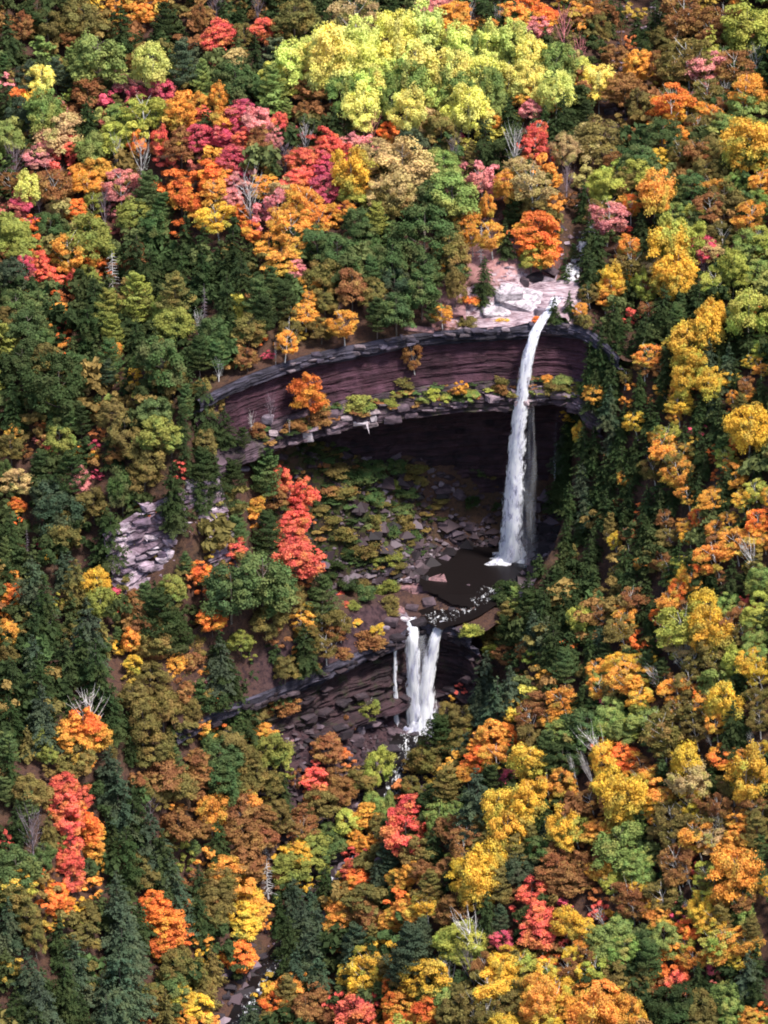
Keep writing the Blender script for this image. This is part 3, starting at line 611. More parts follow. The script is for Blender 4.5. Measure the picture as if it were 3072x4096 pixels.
(0, 6, 14, 92, 5.8, 5.5, 75, 0, 0, 0, 2, 29, 3, 0, 1),
(7, 6, 19.2, 90.9, 4.9, 7.4, 74, 0, 5, 1, 2, 30, 10, 2, 3),
(2, 1, 8.3, 78, 8.2, 10.3, 72, 0, 4, 0, 3, 29, 10, 2, 3),
(2, 1, -2.9, 75.6, 7.5, 9.5, 73, 0, 4, 1, 4, 29, 10, 2, 0),
(2, 0, -16, 74.1, 6.8, 8.6, 72, 0, 4, 2, 0, 34, 0, 2, 2),
(2, 0, -11.4, 67.2, 8.8, 11.2, 70, 0, 0, 2, 4, 29, 10, 2, 3),
(5, 11, -8.2, 82.7, 2.8, 3.7, 75, 0, 2, 2, 4, 29, 14, 7, 1),
(7, 7, -8, 76.9, 2.7, 4.9, 73, 0, 4, 2, 4, 29, 0, 2, 3),
(2, 10, -1.5, 76.3, 6.5, 8.2, 73, 0, 4, 1, 4, 29, 1, 2, 2),
(2, 1, 3.2, 78.1, 6.8, 8.6, 73, 0, 5, 1, 4, 29, 2, 0, 1),
(2, 0, -4.5, 65.1, 8.8, 11.2, 69, 0, 0, 2, 4, 29, 10, 2, 1),
(2, 10, 8.4, 78.6, 6.1, 7.7, 72, 0, 4, 0, 4, 29, 1, 2, 1),
(2, 0, 12, 75.2, 7.5, 9.5, 71, 0, 18),
(2, 10, 16.8, 72.5, 7.8, 9.9, 70, 0, 19),
(2, 1, 16.5, 61.7, 7.1, 9, 68, 0, 4, 0, 6, 30, 10, 2, 1),
(2, 9, 20.7, 79, 4.4, 6.4, 71, 0, 5, 0, 0, 30, 0, 2, 3),
(2, 0, 12, 67, 6.5, 8.2, 69, 0, 5, 0, 6, 29, 2, 0, 3),
(2, 0, 7.4, 67.4, 6.8, 8.6, 70, 0, 4, 0, 5, 29, 10, 2, 1),
(2, 0, 1.6, 66.6, 8.2, 10.3, 69, 0, 0, 1, 4, 29, 10, 2, 3),
(2, 10, -13.3, 63, 8.2, 10.3, 68, 0, 0, 2, 4, 29, 0, 2, 1),
(2, 1, -16.5, 69.5, 6.1, 7.7, 70, 0, 4, 2, 0, 34, 10, 2, 0),
(2, 0, -9.1, 69.1, 5.4, 6.9, 70, 0, 4, 2, 4, 29, 7, 7, 1),
(2, 10, -4, 62.6, 7.5, 9.5, 68, 0, 4, 2, 4, 29, 0, 2, 1),
(2, 1, -7, 63, 5.4, 6.9, 68, 0, 4, 2, 3, 25, 8, 1, 3),
(2, 0, -1, 54.4, 8.2, 10.3, 67, 0, 0, 1, 5, 29, 0, 2, 3),
(2, 10, 2.2, 62.9, 7.5, 9.5, 68, 0, 5, 1, 4, 30, 0, 2, 1),
(2, 10, 4.3, 61.2, 5.1, 6.5, 68, 0, 4, 1, 2, 25, 10, 2, 1),
(2, 0, -13.3, 55.2, 7.5, 9.5, 66, 0, 4, 2, 3, 25, 9, 0, 3),
(2, 10, -16.5, 60.7, 4.8, 7.4, 68, 0, 4, 2, 0, 34, 10, 2, 2),
(0, 9, -11.4, 57.7, 6.4, 5.6, 67, 0, 0, 2, 4, 25, 13, 1, 3),
(0, 3, -17, 54.7, 4.1, 5.2, 66, 0, 5, 2, 0, 34, 9, 1, 3),
(2, 0, -4.1, 56.3, 5.1, 6.5, 67, 0, 4, 1, 3, 25, 8, 1, 3),
(2, 0, 1.2, 57.4, 5.1, 6.5, 67, 0, 4, 1, 3, 25, 13, 1, 3),
(0, 2, 3.8, 58.7, 3.8, 4.8, 68, 0, 4, 1, 3, 25, 10, 2, 1),
(0, 2, 10.2, 66, 5.8, 5.1, 69, 0, 0, 1, 6, 29, 6, 0, 3),
(0, 6, 11.5, 62.6, 4.4, 4.6, 69, 0, 4, 1, 1, 25, 2, 0, 1),
(6, 12, 7.4, 56.9, 6.6, 8.9, 67, 0, 5, 1, 6, 29, 2, 0, 2),
(6, 12, 14.1, 57.8, 5.1, 6.9, 68, 0, 4, 1, 1, 25, 4, 3, 3),
(6, 12, 17.9, 56.3, 6.9, 9.7, 68, 0, 5, 1, 4, 7, 9, 1, 3),
(1, 13, -12.6, 51.9, 5.5, 4.8, 66, 0, 4, 2, 4, 25, 9, 1, 3),
(1, 8, -6.7, 52.6, 7.5, 6.6, 66, 0, 4, 1, 4, 25, 0, 2, 1),
(1, 13, -0.4, 56.9, 6.4, 5.6, 67, 0, 4, 1, 3, 25, 0, 2, 1),
(7, 15, -4.2, 45.6, 2.9, 5.9, 65, 0, 4, 1, 4, 25, 8, 5, 0),
(6, 12, 1.9, 46.2, 7.8, 10.6, 65, 0, 5, 1, 4, 25, -1, -1, 0),
(5, 8, -0.6, 46.6, 3.1, 5, 65, 0, 5, 1, 4, 25, 6, 3, 3),
(7, 14, 7.7, 43.1, 5.4, 8.1, 65, 0, 14),
(3, 4, 11.7, 48.8, 5.3, 5.9, 66, -0.08, 5, 1, 4, 7, 12, 6, 1),
(7, 15, 14.9, 45.4, 2.9, 4.4, 65, 0, 5, 1, 0, 25, 9, 3, 3),
(1, 9, -14.1, 37, 11, 9.7, 62, 0, 6, 2, 4, 25, 9, 1, 3),
(1, 10, -6.3, 40.9, 7, 6.1, 63, 0, 4, 1, 4, 25, 10, 1, 3),
(3, 9, 8.1, 39.4, 5, 4.4, 64, -0.1, 4, 0, 6, 25, 14, 7, 1),
(1, 9, 18.3, 45.3, 4.9, 7.3, 64, 0, 5, 1, 2, 26, 9, 1, 0),
(0, 2, 23.5, 101.3, 5.2, 4.6, 76, 0, 4, 1, 1, 30, 7, 3, 0),
(3, 7, 27.7, 104.5, 4, 4, 76, 0.11, 5, 1, 1, 30, 8, 1, 3),
(6, 12, 31.4, 105, 4.2, 6, 75, 0, 5, 2, 2, 7, 8, 1, 2),
(6, 12, 38.7, 102.6, 6.3, 8.5, 73, 0, 4, 2, 4, 36, 14, 7, 3),
(7, 14, 38.8, 104, 3.3, 4.9, 74, 0, 4, 2, 4, 36, 12, 6, 1),
(6, 12, 34.8, 101, 4.8, 6.5, 73, 0, 2, 2, 2, 7, 12, 6, 3),
(3, 7, 43.4, 98.5, 9.3, 8.3, 72, -0.04, 6, 1, 4, 36, 7, 3, 3),
(3, 7, 51.9, 97, 8.7, 7.7, 72, -0.04, 6, 2, 0, 30, 8, 3, 3),
(1, 1, 57, 92.4, 10.2, 9.6, 72, 0, 25),
(1, 8, 27.1, 96.5, 4.9, 5.6, 74, 0, 5, 1, 1, 30, 7, 3, 1),
(7, 7, 31.2, 96.7, 3.3, 5.4, 73, 0, 5, 1, 2, 7, 12, 6, 1),
(6, 12, 35.9, 94, 5.4, 7.3, 71, 0, 4, 2, 1, 7, 12, 6, 1),
(7, 6, 22.4, 86.5, 3.3, 4.9, 72, 0, 4, 0, 0, 30, 9, 2, 3),
(3, 7, 43.7, 97.6, 6.8, 6.1, 71, 0.15, 0, 1, 4, 36, 8, 1, 3),
(1, 8, 41, 95.3, 6.4, 5.6, 71, 0, 4, 2, 4, 36, 7, 3, 1),
(3, 7, 49.5, 96, 6.8, 6.1, 71, 0.02, 0, 1, 4, 36, 7, 3, 1),
(3, 8, 44.3, 76.7, 9.9, 8.9, 69, 0.11, 0, 1, 4, 36, 8, 1, 2),
(0, 2, 33.9, 80.8, 6.1, 7, 70, 0, 5, 1, 1, 7, 8, 0, 3),
(0, 7, 29.5, 86.3, 5.8, 5.5, 71, 0, 0, 1, 2, 7, 2, 0, 0),
(0, 7, 37.6, 79.6, 4.6, 7.3, 69, 0, 5, 1, 1, 7, 8, 1, 1),
(2, 0, 22.4, 75.6, 5.1, 6.5, 70, 0, 5, 0, 7, 30, 9, 2, 1),
(2, 0, 25.7, 71.5, 6.1, 7.7, 68, 0, 4, 1, 2, 7, 0, 2, 2),
(3, 6, 47.4, 75.2, 8.1, 7.2, 69, 0.02, 0, 1, 5, 36, 8, 3, 3),
(3, 7, 53.1, 74.8, 7.4, 6.6, 70, 0.06, 0, 1, 5, 36, 12, 6, 3),
(7, 14, 58.2, 83.2, 3.6, 5.4, 71, 0, 5, 1, 6, 36, 12, 6, 3),
(6, 12, 54.6, 73.3, 5.4, 7.3, 70, 0, 4, 1, 6, 36, 2, 3, 3),
(6, 12, 58.4, 74.3, 4.5, 6.1, 71, 0, 4, 1, 6, 36, 14, 7, 1),
(3, 8, 40.5, 75.7, 6.2, 6.8, 69, -0.06, 5, 1, 1, 7, 8, 3, 1),
(0, 7, 31, 69.5, 8.1, 7.1, 68, 0, 0, 0, 1, 7, 8, 0, 3),
(0, 8, 33.2, 65.2, 6.4, 6.5, 67, 0, 0, 0, 0, 7, 7, 0, 1),
(3, 3, 39.9, 59.6, 8.1, 7.2, 67, 0.06, 0, 1, 0, 7, 8, 3, 0),
(3, 8, 47.4, 64.9, 6.8, 6.1, 68, 0.12, 0, 1, 5, 36, 8, 3, 2),
(3, 8, 42.9, 62, 5, 5.9, 68, 0.03, 5, 2, 0, 7, 8, 3, 0),
(3, 2, 55.1, 59.1, 8.1, 7.2, 69, 0.09, 0, 1, 6, 36, 12, 6, 1),
(7, 14, 51.1, 71.5, 3.1, 4.4, 69, 0, 4, 1, 6, 36, 7, 3, 3),
(3, 0, 41, 61.5, 3.7, 3.3, 68, 0.07, 4, 1, 2, 27, 3, 3, 1),
(3, 2, 46.8, 57.8, 5.6, 5, 68, -0.08, 4, 2, 1, 27, 10, 1, 3),
(1, 10, 53.6, 54.9, 7.5, 6.6, 69, 0, 4, 2, 6, 36, 2, 3, 1),
(3, 7, 50.4, 60.9, 5, 4.4, 69, 0.09, 4, 2, 6, 36, 2, 3, 2),
(5, 12, 22.6, 61.6, 4.1, 5.2, 67, 0, 4, 0, 4, 7, 12, 6, 2),
(1, 11, 36.8, 48.4, 7.5, 6.6, 67, 0, 4, 1, 2, 27, 2, 3, 0),
(1, 8, 25.1, 51, 9.6, 8.4, 63, 0, 0, 0, 6, 7, 9, 1, 2),
(1, 9, 21.9, 51, 7, 6.9, 64, 0, 4, 1, 5, 7, 8, 1, 0),
(0, 7, 31.3, 54.1, 4.6, 4.1, 66, 0, 4, 1, 7, 7, 11, 1, 3),
(3, 2, 40.8, 50.9, 4, 4, 67, 0.05, 5, 1, 1, 27, 8, 3, 3),
(3, 8, 44, 52.9, 5.6, 5, 67, -0.02, 4, 1, 1, 27, 14, 7, 0),
(7, 14, 46.5, 51.8, 4, 4.4, 67, 0, 4, 1, 1, 27, 8, 3, 2),
(1, 10, 49.6, 51.4, 5.2, 5.6, 68, 0, 4, 2, 1, 27, 2, 3, 1),
(2, 0, 52.7, 33.6, 8.8, 11.2, 65, 0, 4, 2, 6, 36, 10, 1, 3),
(3, 2, 56.1, 46.8, 4, 4.5, 69, -0.09, 5, 2, 6, 36, 10, 1, 3),
(1, 11, 32.4, 39.1, 7.5, 6.6, 65, 0, 6, 1, 3, 27, 8, 1, 3),
(1, 10, 53, 37.4, 8.7, 7.7, 66, 0, 0, 2, 0, 27, 0, 2, 1),
(0, 0, 36, 41.9, 5.5, 4.8, 66, 0, 4, 0, 2, 27, 11, 1, 2),
(3, 8, 40.5, 41.5, 4, 5.1, 66, 0.12, 5, 1, 1, 27, 2, 3, 1),
(3, 7, 43.8, 40.8, 5.6, 5, 66, 0.02, 0, 1, 1, 27, 8, 1, 0),
(1, 8, 46.8, 41.4, 5.8, 5.5, 67, 0, 4, 1, 1, 27, 7, 3, 2),
(1, 1, 31.4, 36.1, 6.7, 5.9, 64, 0, 6, 1, 1, 26, 8, 1, 3),
(3, 7, 28.4, 46.4, 4.3, 3.9, 63, 0.08, 4, 1, 3, 27, 8, 1, 3),
(1, 8, 44.6, 34.7, 6.4, 5.6, 65, 0, 6, 1, 0, 27, 7, 3, 1),
(3, 7, -91.8, 49.2, 4.7, 4.4, 57, 0.12, 4, 2, 6, 37, 5, 0, 3),
(2, 0, -88.3, 46.5, 5.8, 7.3, 55, 0, 4, 2, 6, 37, 5, 0, 3),
(3, 7, -83, 48.1, 7.4, 6.6, 55, 0.08, 0, 2, 3, 24, 9, 0, 3),
(3, 2, -76.3, 50.6, 5.6, 5.3, 55, 0.13, 0, 2, 2, 24, 2, 0, 1),
(0, 2, -75.9, 52.1, 5.8, 5.1, 56, 0, 6, 2, 2, 24, 2, 3, 3),
(3, 6, -70.2, 48.9, 7.4, 6.6, 54, -0, 0, 2, 2, 24, 11, 5, 0),
(5, 11, -64.8, 47, 5.7, 7.9, 54, 0, 0, 2, 4, 23, 17, 1, 3),
(0, 3, -58, 44.3, 7.3, 7.4, 55, 0, 0, 1, 4, 23, 3, 0, 0),
(0, 5, -89.7, 45.9, 5.5, 4.8, 55, 0, 4, 2, 3, 24, 0, 2, 1),
(7, 15, -86.4, 46.4, 3.3, 4.4, 55, 0, 4, 2, 3, 24, 9, 0, 0),
(0, 9, -82.1, 46.9, 5.2, 4.6, 54, 0, 4, 1, 3, 24, 3, 0, 0),
(0, 3, -78.9, 46.4, 5.2, 4.6, 53, 0, 4, 1, 3, 24, 9, 0, 2),
(3, 17, -75.2, 47.1, 5, 4.4, 53, 0.1, 4, 1, 2, 24, 15, 7, 0),
(7, 15, -73.3, 45.9, 3.1, 6.4, 53, 0, 5, 1, 2, 24, 17, 1, 3),
(5, 11, -61.7, 43.8, 5.2, 6.6, 53, 0, 4, 2, 1, 24, 11, 1, 3),
(1, 17, -90.4, 33.8, 8.1, 7.1, 51, 0, 4, 2, 4, 24, 17, 1, 3),
(1, 11, -83.4, 39.7, 6.4, 5.6, 51, 0, 4, 1, 3, 24, 9, 0, 1),
(1, 17, -75.7, 36, 9.6, 8.4, 48, 0, 6, 2, 6, 37, 11, 1, 3),
(1, 17, -67.2, 44, 7.5, 6.6, 51, 0, 4, 1, 1, 24, 11, 1, 0),
(1, 11, -63.5, 41.2, 7, 6.4, 50, 0, 4, 1, 1, 24, 17, 1, 2),
(6, 12, -56.8, 35.4, 7.2, 9.8, 50, 0, 4, 1, 5, 23, 12, 6, 0),
(1, 17, -89.8, 30.5, 7, 6.1, 50, 0, 4, 2, 4, 24, 17, 1, 1),
(1, 11, -73.9, 39.3, 5.8, 5.1, 49, 0, 4, 0, 3, 24, 17, 1, 1),
(3, 2, -79.8, 31.1, 7.1, 6.4, 47, 0.01, 0, 1, 4, 24, 3, 0, 0),
(0, 3, -75.9, 34.5, 4.9, 5.6, 48, 0, 5, 2, 4, 23, 4, 0, 3),
(8, 14, -71.3, 32.3, 5.4, 7.4, 46, 0, 13),
(6, 12, -66.4, 32.3, 8.4, 11.4, 46, 0, 0, 1, 1, 24, -1, -1, 0),
(3, 5, -87, 25.7, 3.6, 5.6, 47, 0.13, 5, 2, 4, 24, 4, 0, 0),
(0, 4, -84.9, 27.8, 4.4, 6.2, 47, 0, 5, 1, 4, 24, 4, 0, 3),
(0, 4, -83.4, 27.3, 4.9, 4.4, 47, 0, 4, 1, 4, 24, 4, 0, 1),
(0, 4, -78.2, 27, 3.4, 5.3, 45, 0, 5, 1, 5, 24, 4, 0, 2),
(1, 17, -75.6, 30.9, 4.4, 4, 46, 0, 4, 0, 5, 24, 12, 6, 3),
(1, 13, -90.8, 24.6, 5.2, 6, 47, 0, 4, 2, 4, 24, 5, 3, 0),
(6, 12, -63.5, 26.7, 7.8, 10.6, 45, 0, 0, 1, 0, 24, 12, 6, 1),
(6, 12, -57.2, 23.1, 7.2, 9.8, 47, 0, 4, 1, 0, 24, 12, 6, 0),
(1, 16, -88.8, 17.6, 6.7, 5.9, 43, 0, 6, 2, 4, 24, 8, 1, 3),
(1, 16, -84.7, 18.7, 5.7, 5, 44, 0, 4, 2, 5, 24, 11, 1, 3),
(0, 2, -80.9, 18.8, 4.7, 4.1, 43, 0, 4, 1, 5, 24, 16, 1, 2),
(6, 12, -74.2, 21.3, 6.6, 8.9, 43, 0, 4, 0, 5, 24, 17, 1, 1),
(5, 17, -65.4, 13.2, 7.8, 9.8, 43, 0, 0, 1, 7, 24, 8, 1, 3),
(5, 17, -70.9, 13.8, 6.2, 7.9, 42, 0, 0, 1, 6, 24, 12, 6, 2),
(1, 8, -65.2, 15, 5.7, 5.9, 44, 0, 4, 1, 7, 24, 17, 5, 1),
(5, 8, -57.9, 9.1, 7, 8.8, 46, 0, 0, 1, 0, 24, 17, 1, 3),
(1, 17, -59.7, 10.9, 6.2, 5.5, 46, 0, 4, 1, 7, 24, 17, 1, 3),
(1, 17, -57.8, 3.8, 6.7, 6.2, 45, 0, 4, 2, 7, 24, 17, 1, 1),
(1, 11, -86.5, 11.2, 7.8, 6.8, 41, 0, 0, 2, 5, 24, 8, 1, 3),
(1, 8, -90.5, 15.7, 4.1, 4.6, 43, 0, 4, 2, 5, 24, 11, 1, 0),
(6, 12, -74.8, 8.7, 7.8, 10.6, 41, 0, 4, 1, 5, 24, 17, 5, 0),
(5, 17, -69.8, 6.5, 5.7, 7.2, 41, 0, 4, 1, 6, 24, 17, 5, 1),
(1, 16, -83.5, 9.9, 5.2, 4.6, 40, 0, 2, 2, 5, 24, 8, 1, 3),
(6, 12, -64.7, 1.3, 7.2, 9.8, 42, 0, 4, 1, 6, 24, 8, 1, 1),
(0, 3, -51.5, 45.9, 5.8, 5.1, 59, 0, 4, 1, 3, 23, 3, 0, 1),
(3, 2, -50.7, 42.5, 5.3, 4.7, 57, 0.12, 4, 1, 4, 23, 3, 0, 1),
(0, 3, -54.8, 41.3, 3.5, 5.9, 55, 0, 5, 1, 4, 23, 12, 6, 3),
(0, 6, -48, 44.2, 5.2, 4.6, 60, 0, 4, 0, 3, 23, 6, 0, 3),
(7, 14, -44, 35, 6.7, 8.4, 57, 0, 12),
(3, 2, -41.5, 38.9, 5.3, 4.7, 60, -0.08, 4, 0, 1, 23, 9, 3, 0),
(3, 9, -38, 37, 5, 4.4, 61, -0.07, 4, 1, 0, 23, 4, 0, 0),
(0, 4, -35.1, 38.6, 5.8, 5.1, 62, 0, 0, 1, 0, 23, 9, 3, 2),
(0, 5, -29.4, 34.6, 7, 6.1, 61, 0, 0, 1, 0, 23, 2, 3, 2),
(0, 2, -23.7, 36.2, 6.7, 5.9, 62, 0, 0, 2, 0, 23, 1, 1, 3),
(0, 9, -19.5, 33.4, 5.5, 6.6, 61, 0, 5, 2, 1, 42, 9, 1, 0),
(1, 1, -24.2, 33.8, 5.8, 5.1, 61, 0, 4, 2, 1, 42, 2, 0, 1),
(3, 2, -33.6, 30, 7.1, 6.4, 58, -0.05, 0, 1, 0, 23, 2, 3, 3),
(3, 0, -50, 34.9, 6.8, 6.1, 53, 0.14, 0, 1, 5, 23, 12, 6, 3),
(0, 6, -47.7, 40.5, 4.6, 4.6, 58, 0, 4, 0, 4, 23, 14, 7, 0),
(0, 3, -46, 36.3, 4.6, 4.6, 56, 0, 4, 0, 5, 23, 14, 7, 1),
(3, 6, -38.5, 32.4, 5, 5.4, 58, 0.01, 5, 0, 0, 23, 9, 3, 1),
(0, 3, -43.5, 29.9, 5.5, 4.8, 55, 0, 4, 0, 6, 23, 3, 0, 1),
(3, 2, -37.5, 27.3, 6.2, 5.5, 57, 0.06, 4, 1, 7, 23, 6, 3, 1),
(3, 2, -35.9, 23.7, 6.2, 5.5, 56, -0.02, 4, 1, 7, 23, 2, 3, 3),
(3, 2, -30.6, 26.4, 6.2, 5.5, 58, 0.03, 0, 1, 2, 42, 2, 3, 1),
(0, 2, -25.5, 30.4, 4.4, 4.1, 60, 0, 4, 2, 1, 42, 1, 1, 1),
(0, 2, -40.2, 22.2, 6.4, 5.6, 54, 0, 4, 1, 7, 23, 2, 0, 3),
(3, 2, -35, 19.5, 6.2, 5.5, 55, -0, 0, 1, 2, 42, 11, 1, 0),
(0, 2, -37.8, 15, 7.5, 6.6, 53, 0, 0, 1, 3, 42, 11, 5, 3),
(0, 6, -35.4, 14.2, 4.4, 4.5, 53, 0, 4, 0, 3, 42, 12, 5, 3),
(6, 12, -53.2, 30.3, 6.6, 8.9, 51, 0, 4, 1, 5, 23, 12, 6, 2),
(6, 12, -47, 20, 7.8, 10.6, 52, 0, 0, 1, 6, 23, 12, 6, 3),
(1, 11, -23, 24.8, 7, 6.1, 58, 0, 4, 2, 1, 42, 11, 1, 3),
(5, 17, -19.4, 25.2, 5.2, 6.6, 57, 0, 4, 2, 1, 42, 16, 5, 3),
(1, 11, -30.8, 19, 8.1, 7.1, 54, 0, 4, 1, 2, 42, 11, 1, 0),
(1, 11, -26.7, 16.5, 7.5, 6.6, 54, 0, 4, 1, 1, 42, 11, 1, 2),
(1, 11, -21.4, 23, 7, 6.1, 54, 0, 4, 1, 1, 42, 11, 1, 1),
(6, 12, -53, 19.3, 7.2, 9.8, 49, 0, 4, 2, 5, 23, 12, 6, 1),
(6, 12, -45.1, 9.3, 8.4, 11.4, 50, 0, 4, 1, 4, 42, 12, 6, 1),
(5, 11, -39.4, 8.4, 5.2, 6.6, 51, 0, 6, 1, 4, 42, 2, 0, 1),
(5, 11, -20.1, 11.3, 5.2, 6.6, 52, 0, 4, 1, 0, 42, 8, 1, 3),
(3, 2, -32.3, 10.9, 3.6, 3.2, 52, -0.01, 31),
(3, 2, -32, 7.8, 3.6, 3.2, 50, 0.05, 4, 0, 6, 42, 2, 3, 3),
(3, 2, -32.7, 3.5, 5, 4.4, 48, 0.05, 6, 0, 6, 42, 2, 3, 3),
(3, 2, -31.1, 4.1, 3.3, 3, 48, 0.13, 2, 1, 6, 42, 2, 3, 1),
(8, 15, -52.2, 8.5, 2.8, 8.1, 48, 0, 4, 2, 0, 24, 14, 7, 3),
(5, 11, -41.7, 3.7, 6.2, 7.9, 49, 0, 0, 1, 4, 42, 12, 5, 3),
(5, 12, -36.7, 4.2, 5.7, 7.2, 49, 0, 4, 0, 4, 42, 8, 3, 3),
(6, 12, -47.7, 5.3, 7.8, 10.6, 48, 0, 0, 2, 4, 42, 12, 6, 1),
(5, 12, -40.5, 0.2, 5.7, 7.2, 47, 0, 4, 1, 5, 42, 11, 5, 1),
(1, 8, -29.1, 11, 6.7, 5.9, 52, 0, 4, 0, 1, 42, 2, 3, 2),
(1, 7, -24, 8.1, 7.2, 6.4, 50, 0, 0, 1, 0, 42, 8, 1, 0),
(1, 8, -20.1, 8.3, 5.7, 5.4, 50, 0, 4, 1, 0, 42, 7, 1, 2),
(5, 12, -19.2, 3.3, 4.7, 6.4, 46, 0, 5, 1, 2, 9, 11, 1, 0),
(0, 8, -29.1, 6.7, 5.7, 5, 49, 0, 0, 0, 7, 42, 8, 1, 1),
(3, 8, -35, 3.4, 4.2, 3.9, 48, 0.07, 4, 1, 5, 42, 2, 3, 0),
(3, 8, -35.1, 0.3, 5, 4.4, 46, 0.13, 0, 1, 5, 42, 8, 3, 1),
(3, 2, -25.3, 1.4, 5.5, 4.9, 46, 0.11, 0, 1, 7, 42, 8, 0, 2),
(0, 8, -29.7, 2, 5.2, 4.6, 46, 0, 0, 1, 6, 42, 2, 3, 2),
(1, 11, -50.1, -1.5, 6.7, 5.9, 46, 0, 4, 2, 5, 42, 11, 5, 3),
(0, 8, -43.6, -2, 7.2, 6.4, 46, 0, 6, 1, 5, 42, 12, 5, 1),
(7, 14, -53.2, 4.3, 2.7, 4.4, 46, 0, 4, 2, 4, 42, 12, 5, 3),
(1, 9, -13.9, 31.4, 9.3, 8.2, 60, 0, 6, 2, 4, 25, 9, 1, 1),
(1, 10, -4.7, 30, 9.9, 8.7, 60, 0, 0, 1, 5, 25, 8, 1, 3),
(3, 6, 1.6, 35.1, 4.3, 5.5, 61, 0.15, 5, 1, 3, 22, 8, 5, 1),
(1, 8, -15.7, 29.7, 7.5, 6.6, 60, 0, 4, 2, 1, 42, 9, 0, 2),
(1, 11, -8.5, 29.7, 8.1, 7.1, 60, 0, 4, 2, 5, 25, 9, 1, 2),
(2, 2, 6.3, 31.8, 5.4, 6.9, 61, 0, 5, 1, 6, 25, 9, 3, 0),
(3, 9, 11.1, 29.4, 8.7, 7.7, 60, 0.07, 0, 1, 7, 25, 8, 1, 3),
(0, 2, 14.7, 38.6, 4.6, 4.1, 63, 0, 4, 1, 3, 26, 9, 3, 2),
(7, 15, 17.9, 39.3, 3.6, 5.4, 62, 0, 5, 1, 1, 22, 9, 1, 1),
(2, 2, 2.3, 30.3, 3.7, 4.9, 60, 0, 5, 1, 4, 22, 6, 3, 1),
(3, 2, -2.7, 28.4, 5.6, 5, 56, -0.06, 6, 1, 4, 22, 8, 1, 2),
(5, 12, 7.3, 30.6, 5.2, 6.6, 57, 0, 4, 0, 3, 22, 8, 1, 0),
(6, 12, 5.4, 19.1, 5.7, 7.7, 57, 0, 5, 1, 2, 4, 2, 3, 2),
(1, 11, -9.9, 18.5, 11, 9.7, 55, 0, 0, 2, 4, 22, 11, 1, 1),
(1, 8, 11.2, 29.5, 5.8, 5.1, 61, 0, 4, 0, 2, 22, 9, 3, 1),
(0, 3, 11.6, 21, 9.9, 8.7, 55, 0, 11),
(0, 3, 12.3, 18.6, 8.7, 7.7, 53, 0, 6, 0, 6, 22, 3, 0, 1),
(5, 16, -16.6, 24.7, 4.7, 5.9, 55, 0, 4, 2, 1, 42, 11, 1, 3),
(1, 11, -16.1, 15.1, 8.1, 7.1, 53, 0, 4, 2, 0, 42, 16, 5, 1),
(1, 8, -4, 27.9, 5.2, 5, 56, 0, 4, 2, 4, 22, 2, 3, 0),
(3, 2, -0.7, 19.6, 4, 4.5, 57, 0.12, 5, 1, 4, 22, 8, 1, 2),
(3, 2, 3, 18.6, 5.9, 5.3, 57, 0.14, 0, 1, 4, 22, 14, 8, 2),
(8, 14, 0.7, 17.8, 2.6, 8.1, 56, 0, 5, 1, 2, 4, 2, 3, 1),
(1, 8, -5.5, 15.8, 7.5, 6.6, 55, 0, 4, 1, 3, 4, 8, 1, 1),
(1, 1, 10.3, 17.6, 5.2, 4.6, 54, 0, 2, 0, 6, 22, 3, 0, 1),
(1, 11, -10.2, 12.9, 6.2, 6.4, 52, 0, 4, 2, 4, 4, 11, 1, 3),
(1, 11, -3.8, 13.7, 4.9, 4.3, 54, 0, 4, 1, 3, 4, 8, 1, 3),
(1, 13, -15.7, 10.5, 6.2, 5.8, 51, 0, 4, 2, 0, 42, 8, 1, 2),
(6, 12, 1.3, 11.6, 5.1, 7.4, 53, 0, 4, 0, 3, 4, 12, 6, 3),
(1, 11, -10.6, 8.4, 7.2, 7.2, 49, 0, 0, 1, 4, 4, 11, 1, 1),
(1, 8, -4.3, 9.2, 4.4, 7.3, 50, 0, 5, 1, 4, 4, 11, 1, 1),
(4, 3, -1.1, 10.4, 3.1, 1.8, 51, 0, 6, 0, 4, 4, 8, 1, 1),
(1, 11, -15.5, 4.3, 7.2, 6.4, 46, 0, 4, 1, 2, 9, 7, 3, 0),
(3, 7, -11.7, 4.5, 3.6, 5.8, 46, 0.13, 5, 1, 2, 9, 11, 1, 2),
(3, 2, -6.7, 5.5, 3.9, 3.5, 47, 0.04, 4, 1, 4, 4, 12, 5, 2),
(5, 12, -8.9, 5.4, 3.1, 5.6, 47, 0, 5, 1, 4, 4, 11, 1, 1),
(6, 12, 1.1, 9.6, 3.9, 5.3, 50, 0, 2, 0, 4, 4, 12, 6, 1),
(6, 12, 16.8, 14.7, 5.7, 8.4, 51, 0, 5, 1, 0, 4, 11, 5, 1),
(6, 12, 17.3, 6.7, 3.9, 6.1, 49, 0, 5, 1, 0, 0, 8, 3, 0),
(6, 12, 14.4, 5.6, 3.9, 5.3, 47, 0, 2, 0, 0, 0, 8, 4, 0),
(4, 0, 4.8, 7, 2.5, 1.5, 48, 0, 6, 0, 6, 4, 12, 6, 1),
(4, 8, -2, 7.1, 3.3, 2, 48, 0, 6, 1, 5, 4, 3, 4, 1),
(5, 11, 18.8, 23.1, 2.6, 3.4, 54, 0, 5, 1, 7, 22, 8, 3, 3),
(4, 3, 11.2, 5.7, 1.6, 1.4, 48, 0, 2, 1, 7, 4, 1, 4, 3),
(6, 12, 21.1, 36, 5.1, 8.5, 58, 0, 15),
(1, 1, 24.9, 39.8, 4.9, 6.2, 60, 0, 5, 1, 4, 27, 8, 3, 3),
(1, 1, 26.7, 35.7, 6.7, 5.9, 61, 0, 4, 0, 0, 26, 1, 1, 2),
